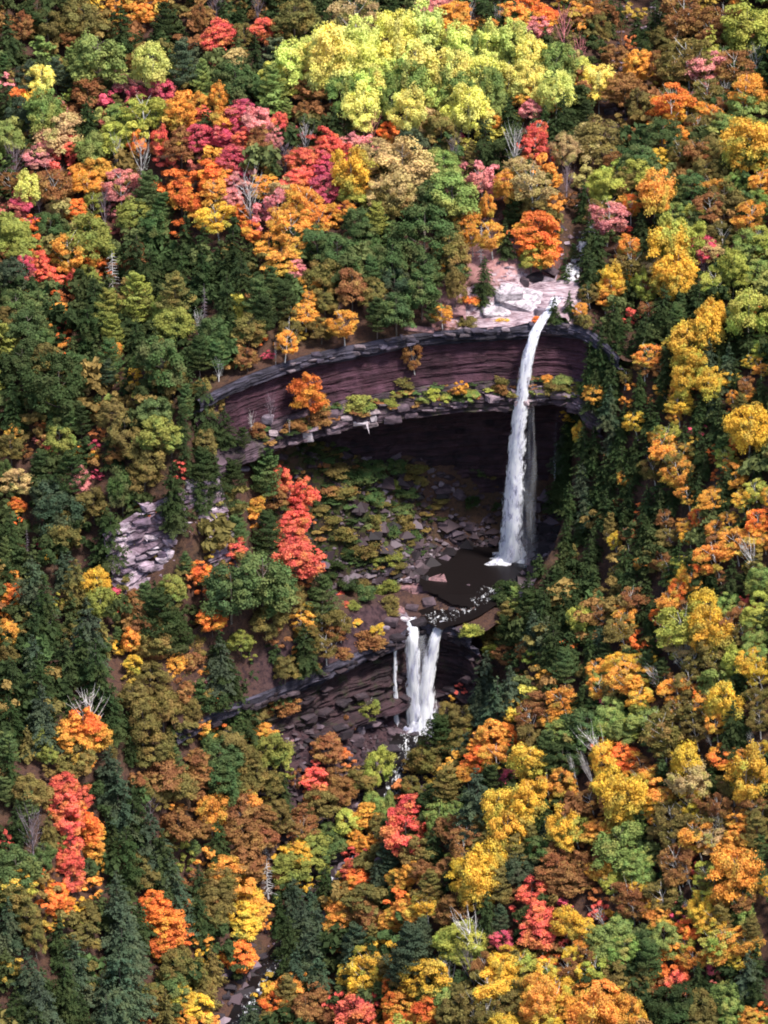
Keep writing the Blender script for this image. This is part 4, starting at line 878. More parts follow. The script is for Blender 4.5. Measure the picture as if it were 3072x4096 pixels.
(1, 8, 29.9, 35.7, 5.8, 5.1, 63, 0, 4, 0, 4, 27, 1, 1, 1),
(2, 2, 34.6, 26.2, 7.5, 9.5, 60, 0, 16),
(3, 2, 35.4, 26.6, 5.9, 5.3, 60, 0.08, 6, 0, 6, 27, 2, 2, 1),
(1, 11, 41.7, 30.9, 6.4, 5.9, 63, 0, 4, 1, 0, 27, 2, 3, 0),
(3, 2, 45.6, 30, 5, 4.4, 63, -0.05, 4, 1, 2, 41, 8, 1, 0),
(1, 10, 50, 31.3, 5.8, 5.1, 64, 0, 4, 1, 1, 41, 8, 1, 3),
(1, 8, 47.9, 26.4, 7, 6.1, 62, 0, 4, 1, 1, 41, 2, 3, 2),
(3, 2, 55.6, 29, 4.7, 5, 64, 0.11, 4, 2, 1, 41, 10, 1, 3),
(1, 10, 54, 26.8, 4.6, 4.1, 63, 0, 2, 1, 1, 41, 2, 3, 1),
(3, 3, 30, 28, 3.4, 4.4, 60, 0.04, 5, 1, 5, 27, 8, 1, 1),
(3, 6, 25.3, 24.5, 6.8, 6.1, 58, -0.03, 0, 1, 5, 27, 8, 3, 2),
(3, 8, 23, 29.8, 5.6, 5, 58, -0.08, 4, 0, 7, 26, 6, 3, 0),
(6, 12, 32.2, 31.7, 4.2, 5.7, 62, 0, 5, 1, 3, 28, 8, 1, 1),
(6, 12, 31.8, 23.6, 4.8, 6.5, 58, 0, 4, 0, 4, 28, 12, 6, 3),
(1, 10, 37.9, 25.7, 5.2, 4.6, 60, 0, 2, 0, 2, 28, 1, 2, 3),
(2, 1, 37.2, 15.3, 8.2, 10.3, 54, 0, 17),
(3, 1, 42.3, 26, 3.7, 3.3, 61, 0.11, 4, 0, 1, 28, 1, 2, 3),
(3, 7, 45.6, 24.5, 5.6, 5, 61, 0.15, 4, 1, 2, 41, 8, 1, 0),
(3, 2, 51.8, 19.6, 6.8, 6.1, 60, -0.08, 0, 1, 1, 41, 10, 1, 1),
(2, 0, 36.6, 12.3, 8.2, 10.3, 52, 0, 4, 0, 6, 28, 1, 2, 1),
(2, 1, 40.4, 16.7, 6.1, 7.7, 56, 0, 4, 0, 0, 28, 1, 2, 2),
(6, 12, 44, 22.5, 4.2, 5.7, 60, 0, 5, 0, 2, 41, 1, 2, 2),
(3, 8, 47.3, 17.7, 5.6, 5, 57, 0.1, 4, 0, 1, 41, 12, 6, 2),
(0, 5, 43.1, 16, 6.4, 5.6, 56, 0, 30),
(3, 9, 44.2, 15.1, 5, 4.4, 56, 0, 4, 0, 7, 41, 5, 0, 1),
(7, 15, 43.3, 13.5, 3.6, 3.6, 55, 0, 4, 0, 6, 41, 9, 3, 1),
(3, 2, 29, 20.3, 5, 4.4, 55, -0.06, 4, 1, 5, 28, 12, 6, 0),
(6, 12, 32.2, 17.6, 6.6, 8.9, 54, 0, 4, 1, 5, 28, 2, 3, 2),
(6, 12, 21.6, 20.1, 7.8, 10.6, 55, 0, 0, 1, 6, 26, 12, 6, 3),
(6, 12, 23.1, 18.9, 6.6, 8.9, 53, 0, 4, 1, 6, 26, 12, 6, 1),
(3, 8, 29.4, 15.6, 6.5, 5.8, 52, -0.03, 0, 1, 5, 28, 2, 3, 1),
(2, 0, 38.2, 8.5, 6.7, 8.4, 51, 0, 4, 0, 5, 41, 0, 2, 3),
(2, 0, 36.1, 8, 5.8, 7.3, 51, 0, 4, 1, 5, 41, 0, 2, 0),
(2, 0, 38.2, 6.8, 6.1, 7.7, 51, 0, 4, 1, 5, 41, 0, 2, 1),
(3, 9, 34.5, 14.1, 5.3, 4.7, 52, 0.09, 4, 1, 5, 28, 0, 2, 0),
(1, 10, 51.2, 12.5, 7.3, 6.4, 57, 0, 4, 1, 0, 41, 1, 3, 0),
(3, 1, 54.4, 13.7, 5.6, 5, 58, 0.12, 4, 1, 0, 41, 10, 1, 2),
(3, 2, 53.9, 12.7, 3.1, 3.6, 58, -0.09, 5, 1, 0, 41, 1, 3, 1),
(2, 1, 48.3, 5.7, 6.1, 7.7, 54, 0, 4, 1, 7, 41, 12, 6, 2),
(1, 10, 52.8, 6, 5.7, 5.4, 55, 0, 4, 1, 7, 41, 1, 3, 2),
(3, 1, 50.1, 6, 5, 4.4, 54, 0.05, 4, 1, 7, 41, 1, 2, 1),
(3, 1, 44.1, 5.1, 6.1, 5.4, 52, -0.09, 0, 1, 6, 41, 12, 6, 2),
(6, 12, 47.1, 15.1, 4.2, 5.7, 56, 0, 5, 0, 7, 41, 9, 3, 2),
(2, 0, 25.4, 12.4, 5.5, 6.9, 49, 0, 4, 1, 6, 26, 2, 3, 3),
(3, 2, 26, 11.6, 5.3, 4.7, 49, 0.08, 6, 2, 6, 26, 2, 3, 3),
(3, 2, 24.4, 10.4, 3.9, 3.5, 49, -0.02, 6, 1, 0, 0, 2, 3, 1),
(3, 8, 21.6, 10.7, 3.9, 3.5, 50, 0.12, 4, 1, 1, 0, 2, 3, 0),
(2, 1, 31.3, 11.9, 4.2, 5.4, 50, 0, 4, 1, 5, 28, 1, 3, 3),
(3, 1, 32.8, 10.4, 3.9, 3.5, 50, 0.15, 4, 1, 6, 28, 1, 2, 1),
(3, 7, 34.1, 11.6, 4.4, 4, 51, 0.03, 4, 1, 6, 28, 1, 2, 2),
(3, 2, 38.5, 8.5, 4.4, 4, 51, 0.15, 6, 1, 5, 41, 0, 2, 1),
(6, 12, 41.4, 1.6, 6, 8.1, 51, 0, 4, 1, 6, 41, 11, 5, 2),
(6, 12, 34.9, 2.7, 6.6, 8.9, 49, 0, 4, 1, 5, 41, 11, 5, 0),
(6, 12, 28.5, 12.6, 5.4, 7.3, 50, 0, 5, 1, 5, 28, 8, 3, 1),
(6, 12, 21.2, 13.4, 7.2, 9.8, 51, 0, 4, 1, 7, 22, 12, 6, 1),
(6, 12, 25.9, 4.9, 6, 8.1, 47, 0, 4, 2, 0, 0, 2, 3, 1),
(2, 0, 44, -5.1, 5.5, 6.9, 49, 0, 4, 1, 6, 41, 0, 2, 3),
(2, 0, 42.6, -9.3, 7.3, 9.2, 46, 0, 4, 1, 6, 41, 0, 2, 1),
(2, 0, 38.6, -9.5, 7, 8.8, 44, 0, 4, 2, 6, 41, 0, 2, 3),
(5, 11, 38.3, 3, 3.9, 4.9, 50, 0, 2, 1, 6, 41, 11, 5, 3),
(5, 11, 37.3, -2.6, 4.9, 6.2, 48, 0, 4, 1, 6, 41, 11, 5, 1),
(3, 7, 32.3, 6, 3.6, 3.2, 49, -0.02, 4, 2, 5, 41, 12, 6, 3),
(2, 1, 50.1, -10, 7.9, 10, 49, 0, 4, 1, 7, 41, 10, 1, 2),
(0, 3, 51.8, -5.4, 4.7, 4.1, 52, 0, 4, 2, 7, 41, 1, 2, 1),
(1, 10, 49.4, 0.2, 3.1, 2.7, 53, 0, 2, 1, 7, 41, 1, 2, 0),
(6, 12, 31.2, -3.7, 7.2, 9.8, 45, 0, 4, 2, 5, 41, 12, 6, 0),
(6, 12, 34.4, -0.6, 4.8, 6.5, 48, 0, 5, 2, 6, 28, 7, 3, 1),
(6, 12, 22.3, 8.3, 8.4, 11.4, 38, 0, 4, 1, 0, 0, 12, 6, 3),
(6, 12, 26.6, -0.5, 6, 8.1, 44, 0, 4, 2, 0, 0, 12, 6, 3),
(6, 12, 47.6, -9, 6, 8.1, 49, 0, 4, 2, 6, 41, 12, 6, 0),
(6, 12, 50, -12, 6, 8.1, 48, 0, 4, 2, 7, 41, 10, 1, 0),
(6, 12, 44.6, -10.3, 6, 8.1, 47, 0, 4, 2, 6, 41, 13, 6, 3),
(6, 12, 47.1, -1.9, 3.3, 6.2, 51, 0, 5, 1, 6, 41, 10, 1, 0),
(1, 10, 52.3, -11.2, 4.1, 3.6, 50, 0, 6, 2, 2, 49, 1, 1, 3),
(3, 2, 19.1, 5.9, 2.8, 3.1, 49, -0.08, 5, 1, 0, 0, 8, 4, 3),
(5, 17, -90.6, 6.6, 2.8, 3.9, 39, 0, 5, 2, 6, 37, 12, 6, 3),
(1, 12, -86.9, 3.5, 7.8, 6.8, 37, 0, 0, 2, 3, 6, 8, 1, 1),
(1, 8, -82.1, 3.6, 5.7, 5.9, 38, 0, 4, 2, 5, 24, 12, 1, 3),
(5, 11, -69.8, -2.3, 5.7, 7.2, 39, 0, 6, 2, 6, 24, 2, 3, 3),
(5, 13, -70.2, -4.1, 4.1, 5.2, 39, 0, 4, 2, 6, 24, 12, 6, 2),
(3, 2, -69.1, 3.3, 3.9, 3.5, 41, 0.05, 4, 2, 6, 24, 11, 5, 1),
(1, 11, -59.7, -10.9, 10.4, 9.1, 41, 0, 0, 2, 7, 24, 8, 0, 3),
(0, 8, -57.3, -12.3, 4.7, 6.1, 41, 0, 5, 2, 2, 6, 11, 1, 1),
(1, 12, -79.5, -8, 12.4, 10.9, 33, 0, 0, 2, 5, 24, 8, 1, 1),
(1, 9, -74.8, -2.8, 3.6, 3.2, 38, 0, 2, 2, 6, 24, 12, 6, 3),
(6, 12, -88.1, -5.6, 7.2, 9.8, 33, 0, 4, 2, 5, 24, 12, 6, 3),
(6, 12, -87.4, -8.5, 6, 8.1, 31, 0, 4, 2, 5, 24, 2, 0, 3),
(1, 17, -79.5, -5.1, 5.7, 5, 35, 0, 4, 2, 5, 24, 16, 1, 3),
(1, 16, -81, -5.5, 4.7, 4.1, 34, 0, 2, 1, 5, 24, -1, -1, 0),
(1, 16, -77.9, -10.4, 6.2, 5.5, 32, 0, 4, 2, 3, 6, 17, 1, 3),
(1, 17, -78.6, -14, 6.2, 5.5, 29, 0, 6, 2, 6, 24, 16, 1, 1),
(1, 8, -68.2, -14.1, 6.2, 5.5, 35, 0, 4, 2, 2, 6, 8, 1, 3),
(1, 8, -66.1, -17.9, 7.2, 6.4, 32, 0, 4, 2, 2, 6, 12, 6, 2),
(1, 16, -60, -18.1, 6.7, 5.9, 36, 0, 4, 2, 2, 6, 17, 1, 3),
(1, 17, -59.4, -21.2, 7.8, 6.8, 33, 0, 6, 2, 2, 6, 16, 1, 1),
(1, 8, -61.2, -22.2, 7.2, 6.4, 30, 0, 4, 2, 2, 6, 17, 1, 1),
(1, 16, -57.4, -21.3, 4.1, 4.1, 34, 0, 4, 2, 2, 6, 17, 1, 1),
(5, 11, -54.8, -17.6, 3.6, 6.6, 38, 0, 5, 2, 2, 6, 8, 1, 0),
(0, 2, -87.9, -9.2, 3.9, 3.8, 30, 0, 4, 2, 3, 6, 8, 1, 3),
(1, 8, -88.1, -12.4, 5.2, 4.9, 28, 0, 4, 2, 3, 6, 2, 0, 1),
(0, 6, -74.6, -21.1, 4.7, 5, 25, 0, 0, 2, 3, 6, 8, 0, 3),
(1, 16, -89.2, -16.6, 3.1, 4.8, 25, 0, 5, 2, 4, 6, 9, 1, 0),
(1, 9, -86.2, -18.8, 5.2, 4.9, 23, 0, 4, 2, 4, 6, 16, 1, 2),
(1, 13, -80.3, -23, 7.2, 6.4, 21, 0, 6, 2, 4, 6, 9, 1, 2),
(1, 13, -77.9, -26.4, 8.8, 7.7, 19, 0, 6, 2, 4, 6, 8, 1, 3),
(0, 8, -72, -24.6, 6.2, 5.8, 22, 0, 0, 1, 3, 6, 6, 0, 1),
(1, 11, -66.5, -25.4, 6.2, 8, 22, 0, 5, 1, 3, 6, 8, 1, 1),
(5, 12, -76.3, -21.9, 6.7, 8.5, 23, 0, 0, 2, 3, 6, 8, 0, 3),
(5, 12, -82, -18.8, 5.2, 6.6, 25, 0, 4, 2, 3, 6, 9, 1, 2),
(0, 3, -86.8, -21.7, 4.1, 3.6, 21, 0, 4, 2, 4, 6, 12, 6, 3),
(6, 12, -68.7, -18.4, 6, 8.1, 30, 0, 4, 2, 3, 6, 8, 1, 0),
(0, 7, -67.9, -19.2, 4.1, 4.6, 30, 0, 4, 2, 3, 6, 12, 6, 1),
(1, 8, -62.5, -23.8, 6.2, 5.8, 26, 0, 4, 1, 2, 6, 11, 1, 2),
(5, 12, -74.7, -12.2, 4.7, 5.9, 32, 0, 4, 2, 3, 6, 12, 6, 1),
(6, 12, -54.7, -22.8, 4.5, 7, 31, 0, 5, 2, 2, 6, 8, 1, 0),
(6, 12, -55.4, -19.3, 4.2, 5.7, 36, 0, 5, 2, 2, 6, 16, 1, 3),
(6, 12, -75, -6.5, 4.2, 5.7, 35, 0, 5, 2, 6, 24, 9, 1, 1),
(6, 12, -73.2, 2.3, 4.2, 6, 40, 0, 5, 2, 6, 24, 9, 1, 3),
(6, 12, -61.7, -7.8, 4.2, 5.7, 41, 0, 5, 2, 6, 24, 11, 1, 1),
(5, 12, -52.5, -7.9, 5.2, 6.6, 43, 0, 4, 2, 4, 11, 11, 1, 1),
(5, 11, -49.1, -7.6, 4.7, 5.9, 44, 0, 4, 2, 3, 11, 8, 1, 3),
(0, 7, -43.5, -6.4, 4.7, 4.1, 44, 0, 4, 1, 3, 11, 8, 0, 1),
(7, 14, -38.3, -4.6, 0.9, 3.9, 44, 0, 2, 1, 5, 42, 8, 3, 1),
(3, 2, -36.6, -3.8, 4.7, 4.2, 43, -0.09, 6, 1, 6, 42, 14, 7, 2),
(3, 8, -31.5, 13.7, 3.9, 3.5, 36, -0.05, 4, 1, 2, 11, 8, 0, 1),
(7, 14, -48.9, -9.1, 2.2, 3.7, 43, 0, 5, 1, 4, 11, -1, -1, 0),
(1, 8, -52.5, -13.1, 5.7, 5.9, 37, 0, 4, 2, 4, 11, 12, 6, 0),
(6, 12, -47.7, -14.3, 6, 8.1, 32, 0, 4, 2, 4, 11, 2, 4, 3),
(4, 16, -41, 4.3, 2.7, 2.4, 31, 0, 4, 1, 4, 11, 16, 4, 2),
(4, 16, -42.5, 3, 2, 1.8, 31, 0, 4, 1, 4, 11, 16, 4, 0),
(7, 15, -39.3, -6.9, 2.5, 4.4, 34, 0, 4, 1, 4, 11, 0, 4, 1),
(4, 16, -37, 6.9, 2.5, 2.2, 30, 0, 4, 2, 2, 12, 15, 7, 2),
(0, 3, -32.1, -5.5, 6.7, 8.4, 33, 0, 0),
(4, 0, -41.6, 5.3, 1.3, 1, 36, 0, 2, 1, 4, 11, 16, 4, 3),
(4, 0, -43.8, 3.3, 1.3, 1, 35, 0, 2, 1, 4, 11, 7, 4, 3),
(4, 7, -44.6, 1.7, 2.7, 1.4, 34, 0, 4, 1, 4, 11, 0, 4, 1),
(4, 17, -22.7, -1.1, 4.9, 2.5, 34, 0, 6, 1, 5, 9, 8, 4, 1),
(4, 7, -23.2, -2.1, 2.7, 1.4, 34, 0, 6, 1, 5, 9, 8, 4, 1),
(4, 7, -30.6, -4.3, 4.5, 2.2, 33, 0, 6, 0, 6, 11, 8, 4, 1),
(4, 8, -29.5, -2.8, 3.6, 1.8, 34, 0, 6, 2, 2, 12, 7, 4, 3),
(4, 7, -34.5, -6.6, 3.1, 1.8, 33, 0, 6, 1, 6, 11, 16, 4, 1),
(7, 14, -35.8, -7.7, 0.7, 2.2, 32, 0, 2, 2, 2, 12, 16, 4, 1),
(7, 14, -42.9, -9.5, 1.6, 3, 33, 0, 2, 2, 2, 13, 7, 4, 3),
(4, 7, -41.9, -9.3, 3.1, 2.3, 33, 0, 4, 1, 5, 11, 14, 7, 1),
(5, 12, -44.4, -13.8, 3.1, 3.9, 30, 0, 2, 2, 2, 13, 12, 5, 3),
(1, 8, -51.5, -18.4, 5.7, 5, 31, 0, 4, 2, 1, 6, 12, 6, 2),
(4, 2, -47.4, -7.9, 2.5, 1.7, 31, 0, 4, 2, 3, 12, 12, 6, 1),
(5, 11, -40.4, -9.6, 7.8, 9.8, 17, 0, 0, 1, 3, 12, 4, 0, 3),
(5, 12, -46, -11.9, 4.7, 5.9, 25, 0, 4, 2, 3, 12, 12, 5, 1),
(5, 12, -51.5, -23.7, 6.2, 7.9, 26, 0, 0, 2, 1, 6, 8, 1, 1),
(5, 12, -46.5, -16.9, 5.2, 6.6, 22, 0, 4, 1, 2, 13, 12, 6, 2),
(6, 12, -52.2, -25.3, 4.8, 6.5, 24, 0, 4, 1, 1, 6, 12, 6, 1),
(0, 4, -37.7, -6.2, 5.2, 6, 17, 0, 0, 1, 2, 12, 7, 0, 3),
(0, 7, -39, -8.9, 5.2, 4.6, 16, 0, 4, 0, 3, 12, 4, 0, 1),
(0, 4, -33.5, -5.1, 5.7, 7, 13, 0, 5, 0, 2, 12, 4, 0, 3),
(0, 4, -34.2, -7.2, 5.7, 5, 11, 0, 6, 0, 1, 12, 4, 0, 3),
(0, 2, -42.2, -13, 3.9, 3.6, 17, 0, 4, 1, 3, 12, 7, 0, 0),
(4, 16, -46, -17.5, 4, 2, 21, 0, 6, 1, 2, 13, 11, 5, 3),
(4, 8, -27.5, 3.1, 4.5, 2.2, 19, 0, 6, 1, 1, 12, 7, 4, 3),
(4, 11, -23.7, 6.1, 5.8, 2.9, 16, 0, 6, 1, 3, 10, 8, 4, 2),
(4, 11, -20.1, 10.2, 4.5, 3, 16, 0, 0, 1, 3, 10, 11, 4, 2),
(4, 8, -25.9, 1.1, 4.5, 2.2, 15, 0, 6, 1, 1, 12, 11, 4, 1),
(4, 7, -28.6, 0.6, 3.6, 1.8, 16, 0, 6, 1, 1, 12, 8, 4, 1),
(4, 11, -20.1, 4.8, 4, 2.1, 12, 0, 6, 1, 4, 10, 17, 4, 0),
(4, 8, -29.9, -2.1, 3.1, 1.6, 13, 0, 6, 0, 1, 12, 8, 4, 3),
(4, 8, -27.1, 15.2, 2.2, 1.1, 35, 0, 6, 1, 1, 11, 8, 4, 3),
(4, 1, -8.4, 1.5, 2.5, 2.2, 35, 0, 4, 1, 7, 9, 10, 4, 2),
(4, 1, -6, 1.1, 2, 1.5, 35, 0, 2, 1, 4, 1, 1, 4, 2),
(4, 10, -0.9, 1, 2.5, 1.7, 36, 0, 4, 1, 3, 1, 1, 4, 2),
(4, 10, -10.4, 1.3, 2, 1, 35, 0, 6, 1, 4, 1, 1, 4, 0),
(4, 8, -14.1, 3.9, 3.8, 1.9, 37, 0, 6, 2, 4, 1, 17, 4, 3),
(4, 17, -16.6, 0.2, 2.7, 1.3, 35, 0, 6, 1, 6, 9, 8, 4, 1),
(4, 8, 10.6, 22.2, 2.5, 1.5, 32, 0, 6, 1, 6, 0, 2, 4, 0),
(4, 2, 13.1, 3.8, 2, 1.5, 38, 0, 2, 1, 6, 0, 10, 4, 0),
(4, 10, 16.1, 2.9, 3.6, 2.2, 38, 0, 4, 1, 7, 0, 8, 4, 3),
(4, 1, 16, 20.2, 1.3, 0.7, 35, 0, 6, 1, 7, 0, 8, 4, 3),
(4, 8, 4.2, 2.8, 2.7, 2.4, 37, 0, 5, 1, 2, 1, 7, 4, 3),
(4, 7, 4.4, 1.5, 2.5, 2.2, 35, 0, 4, 0, 2, 1, 8, 4, 1),
(4, 8, 16.7, 16.5, 3.1, 2.8, 24, 0, 5, 1, 0, 1, 12, 6, 3),
(4, 10, 18.1, 13.3, 2.5, 2.2, 23, 0, 4, 1, 0, 1, 12, 6, 0),
(6, 13, 17.2, 12.4, 7.2, 9.8, 15, 0, 4, 1, 0, 1, 12, 6, 1),
(6, 12, 17.6, 10, 7.8, 10.6, 10, 0, 0, 2, 7, 1, 12, 6, 1),
(6, 12, 15.9, 11.3, 6, 8.1, 7, 0, 4, 2, 7, 1, 12, 6, 0),
(6, 12, 17.2, -9.8, 6, 8.1, 15, 0, 4, 2, 5, 48, 12, 6, 1),
(4, 11, -15.6, 12.1, 4, 3.1, 15, 0, 0, 1, 2, 10, 17, 4, 3),
(4, 8, -12, 12.7, 4.5, 2.5, 14, 0, 6, 0, 2, 10, 8, 4, 3),
(4, 17, -16.5, 10, 2.7, 2.1, 13, 0, 4, 0, 3, 10, 11, 4, 0),
(4, 11, -13.8, 10.2, 3.6, 2.2, 11, 0, 4, 0, 2, 10, 17, 4, 2),
(4, 8, -11.1, 11.9, 3.1, 1.8, 13, 0, 6, 0, 1, 10, 8, 4, 1),
(4, 8, -7, 11.6, 3.6, 1.8, 8, 0, 6, 0, 0, 10, 8, 4, 1),
(4, 16, -14.7, 7.6, 3.6, 1.8, 9, 0, 6, 0, 5, 10, 8, 4, 3),
(4, 11, 0.1, 17.2, 3.1, 2.3, 12, 0, 4, 1, 5, 1, 8, 4, 0),
(4, 12, -0.4, 14.3, 3.1, 2.1, 7, 0, 4, 1, 0, 10, 12, 4, 0),
(4, 8, 3, 17.4, 2.7, 1.9, 11, 0, 4, 1, 6, 1, 11, 4, 2),
(4, 12, 4.4, 14.7, 2, 1.8, 6, 0, 4, 1, 2, 2, 12, 4, 2),
(4, 8, 15.2, 1.6, 3.6, 2.7, 35, 0, 4, 1, 0, 1, 10, 4, 1),
(0, 0, 19.4, -2.6, 2.8, 5.1, 33, 0, 5, 2, 0, 1, 8, 4, 2),
(3, 2, 31.6, -6.8, 5, 4.4, 43, 0, 6, 2, 2, 48, 7, 3, 3),
(3, 7, 31.2, -7.3, 3.6, 3.2, 43, 0.05, 4, 2, 2, 48, 2, 3, 1),
(4, 2, 23.6, 1.7, 0.7, 0.6, 44, 0, 2, 1, 7, 0, -1, -1, 0),
(4, 2, 23.7, 0.1, 1.3, 1, 42, 0, 2, 2, 1, 1, 12, 6, 1),
(3, 8, 27.5, -6.4, 3, 2.7, 41, -0.06, 2, 2, 2, 48, 12, 6, 2),
(3, 7, 34.4, -8.8, 3.3, 3, 43, 0.12, 2, 2, 2, 48, 12, 6, 3),
(3, 7, 39.1, -7.8, 3.9, 3.5, 46, -0.02, 4, 2, 3, 49, 0, 2, 1),
(2, 0, 39.2, -11.9, 6.1, 7.7, 42, 0, 6, 2, 6, 41, 7, 3, 3),
(2, 0, 37.8, -14.2, 5.8, 7.3, 40, 0, 6, 2, 2, 48, 12, 6, 3),
(2, 0, 42.6, -16.5, 5.2, 6.5, 41, 0, 4, 1, 3, 49, 2, 3, 0),
(3, 0, 46.1, -15.7, 3.6, 3.2, 44, -0.01, 4, 1, 2, 49, 12, 6, 1),
(3, 2, 44.5, -15.7, 3.3, 3, 43, 0.02, 2, 1, 3, 49, 0, 2, 2),
(3, 0, 50.4, -14.2, 3, 2.7, 47, 0.03, 2, 1, 2, 49, 2, 3, 0),
(3, 2, 52.2, -17.3, 3.6, 3.2, 47, 0.06, 4, 1, 2, 49, 0, 3, 2),
(1, 1, 53, -13.3, 3.9, 3.4, 49, 0, 6, 2, 2, 49, 10, 1, 1),
(3, 7, 49.3, -19.1, 3.6, 3.2, 44, 0.05, 4, 1, 2, 49, 2, 3, 3),
(3, 2, 49.4, -20.8, 3, 2.7, 43, 0.04, 2, 1, 2, 49, 8, 5, 3),
(3, 2, 47.2, -20.2, 2.6, 3.2, 41, 0.14, 5, 1, 2, 49, 8, 5, 0),
(2, 0, 48.7, -34.5, 7.6, 9.6, 36, 0, 6, 0, 2, 49, 8, 5, 1),
(3, 2, 36.5, -12.7, 3, 2.8, 40, 0.01, 4, 1, 2, 48, 12, 6, 2),
(3, 0, 37.4, -15.8, 4.7, 4.2, 37, 0.08, 6, 1, 2, 48, 2, 3, 3),
(3, 2, 36.4, -15.6, 3.3, 3, 37, -0.02, 4, 1, 2, 48, 0, 3, 1),
(3, 2, 21.5, -5.3, 4.4, 4, 31, -0.1, 4, 1, 3, 48, 12, 6, 1),
(3, 0, 29.9, -12.2, 4.4, 4, 31, 0.18, 4, 1, 3, 48, 12, 6, 2),
(3, 1, 35.8, -18.3, 4.4, 4, 31, 0.22, 6, 0, 2, 48, 12, 6, 1),
(3, 2, 34.1, -17.2, 3.9, 3.5, 30, 0.23, 4, 0, 2, 48, 2, 3, 3),
(3, 2, 35.3, -21, 6.1, 5.4, 27, 0.23, 37),
(3, 2, 37.6, -23.2, 5, 4.4, 30, 0.09, 6, 0, 0, 48, 8, 3, 3),
(3, 8, 38.3, -25.1, 5.5, 4.9, 27, 0.23, 6, 1, 4, 49, 2, 3, 1),
(3, 8, 32.9, -20.6, 4.4, 4, 25, 0.19, 4, 0, 5, 48, 12, 6, 1),
(3, 2, 37.6, -27, 6.1, 5.4, 25, 0.24, 6, 2, 5, 49, 8, 3, 1),
(3, 2, 28, -15.5, 3, 2.7, 22, 0.25, 2, 1, 5, 48, 12, 6, 3),
(5, 11, 44.3, -28.7, 3.9, 4.9, 35, 0, 4, 0, 4, 49, 12, 6, 1),
(3, 1, 45.7, -31.7, 4.2, 3.7, 33, 0.26, 4, 0, 5, 49, 12, 6, 3),
(0, 3, 48, -30.5, 4.9, 4.3, 37, 0, 38),
(7, 14, 49.8, -36.5, 2.5, 2.7, 36, 0.21, 2, 0, 6, 49, 12, 6, 0),
(3, 2, 47.1, -37.7, 3.3, 3, 32, 0.24, 4, 1, 6, 49, 12, 6, 1),
(3, 2, 43.4, -35.1, 3, 2.7, 30, 0.14, 2, 1, 5, 49, 12, 6, 0),
(3, 2, 42.8, -38.3, 4.7, 4.2, 27, 0.19, 4, 1, 7, 48, 2, 3, 1),
(3, 2, 38.7, -31.1, 3.9, 3.5, 25, 0.22, 4, 1, 7, 48, 12, 6, 2),
(3, 0, 47.8, -43.7, 4.4, 4, 30, 0.17, 4, 1, 6, 49, 12, 6, 2),
(3, 1, 50, -44, 4.7, 4.2, 32, 0.16, 4, 1, 6, 49, 0, 3, 0),
(3, 0, 51.9, -46.7, 2.6, 4, 32, 0.17, 5, 1, 6, 49, 1, 3, 2),
(6, 12, 20.5, 12.6, 3.2, 4.7, 35, 0, 2, 1, 7, 0, 12, 6, 1),
(6, 12, 22.8, -0.4, 6, 8.1, 40, 0, 4, 1, 7, 0, 12, 6, 3),
(6, 12, 25.9, -2.4, 5.4, 7.3, 42, 0, 4, 2, 0, 0, 12, 6, 1),
(6, 12, 28.8, -2.2, 3.6, 4.9, 44, 0, 5, 2, 2, 48, 12, 6, 1),
(6, 12, 35.3, -9, 6, 8.1, 43, 0, 4, 2, 2, 48, 7, 3, 3),
(6, 13, 42.6, -12.1, 6.6, 8.9, 44, 0, 4, 2, 2, 49, 12, 6, 1),
(6, 13, 46, -15, 6.6, 8.9, 44, 0, 4, 2, 2, 49, 12, 6, 3),
(6, 12, 47.3, -16, 4.5, 6.1, 45, 0, 2, 1, 2, 49, 0, 3, 3),
(6, 12, 25.4, -6.1, 6, 8.1, 37, 0, 4, 2, 3, 48, 12, 6, 1),
(6, 13, 24.5, -9.1, 6, 8.1, 34, 0, 4, 1, 3, 48, 12, 6, 1),
(6, 12, 27.3, -9.9, 4.5, 6.1, 33, 0, 4, 1, 3, 48, 13, 6, 3),
(6, 12, 30.2, -9.1, 4.5, 6.1, 39, 0, 5, 1, 2, 48, 8, 3, 2),
(6, 12, 29.8, -10.9, 5.1, 6.9, 35, 0, 5, 1, 2, 48, 12, 6, 0),
(6, 12, 32, -13.9, 6, 8.1, 34, 0, 4, 1, 2, 48, 12, 6, 3),
(6, 12, 33, -16.2, 6, 8.1, 32, 0, 4, 0, 2, 48, 12, 6, 1),
(6, 12, 34.3, -10.1, 3.6, 4.9, 42, 0, 2, 2, 2, 48, 7, 3, 1),
(6, 12, 34.4, -12.3, 3.9, 6.1, 39, 0, 5, 1, 2, 48, 2, 3, 0),
(6, 12, 38.3, -14.3, 4.8, 6.5, 40, 0, 2, 1, 2, 48, 2, 3, 2),
(6, 12, 41.3, -18.1, 5.4, 7.3, 39, 0, 4, 1, 3, 49, 13, 6, 0),
(6, 13, 43.4, -18, 4.8, 6.5, 40, 0, 5, 1, 3, 49, 2, 3, 1),
(6, 12, 43.9, -23.7, 6, 8.1, 37, 0, 4, 0, 3, 49, 12, 6, 3),
(6, 12, 40.6, -19.5, 4.8, 6.5, 37, 0, 4, 1, 3, 49, 12, 6, 1),
(6, 12, 45.4, -27.8, 6, 8.1, 36, 0, 4, 0, 3, 49, 12, 6, 1),
(5, 8, 48, -22.5, 3.4, 4.3, 41, 0, 2, 1, 2, 49, 2, 3, 1),
(6, 12, 51.6, -21.8, 4.2, 5.7, 44, 0, 5, 1, 2, 49, 2, 3, 2),
(6, 12, 37.8, -21.7, 6, 8.1, 32, 0, 4, 1, 1, 48, 12, 6, 0),
(6, 12, 40.6, -24.7, 5.4, 7.3, 33, 0, 4, 1, 4, 49, 12, 6, 3),
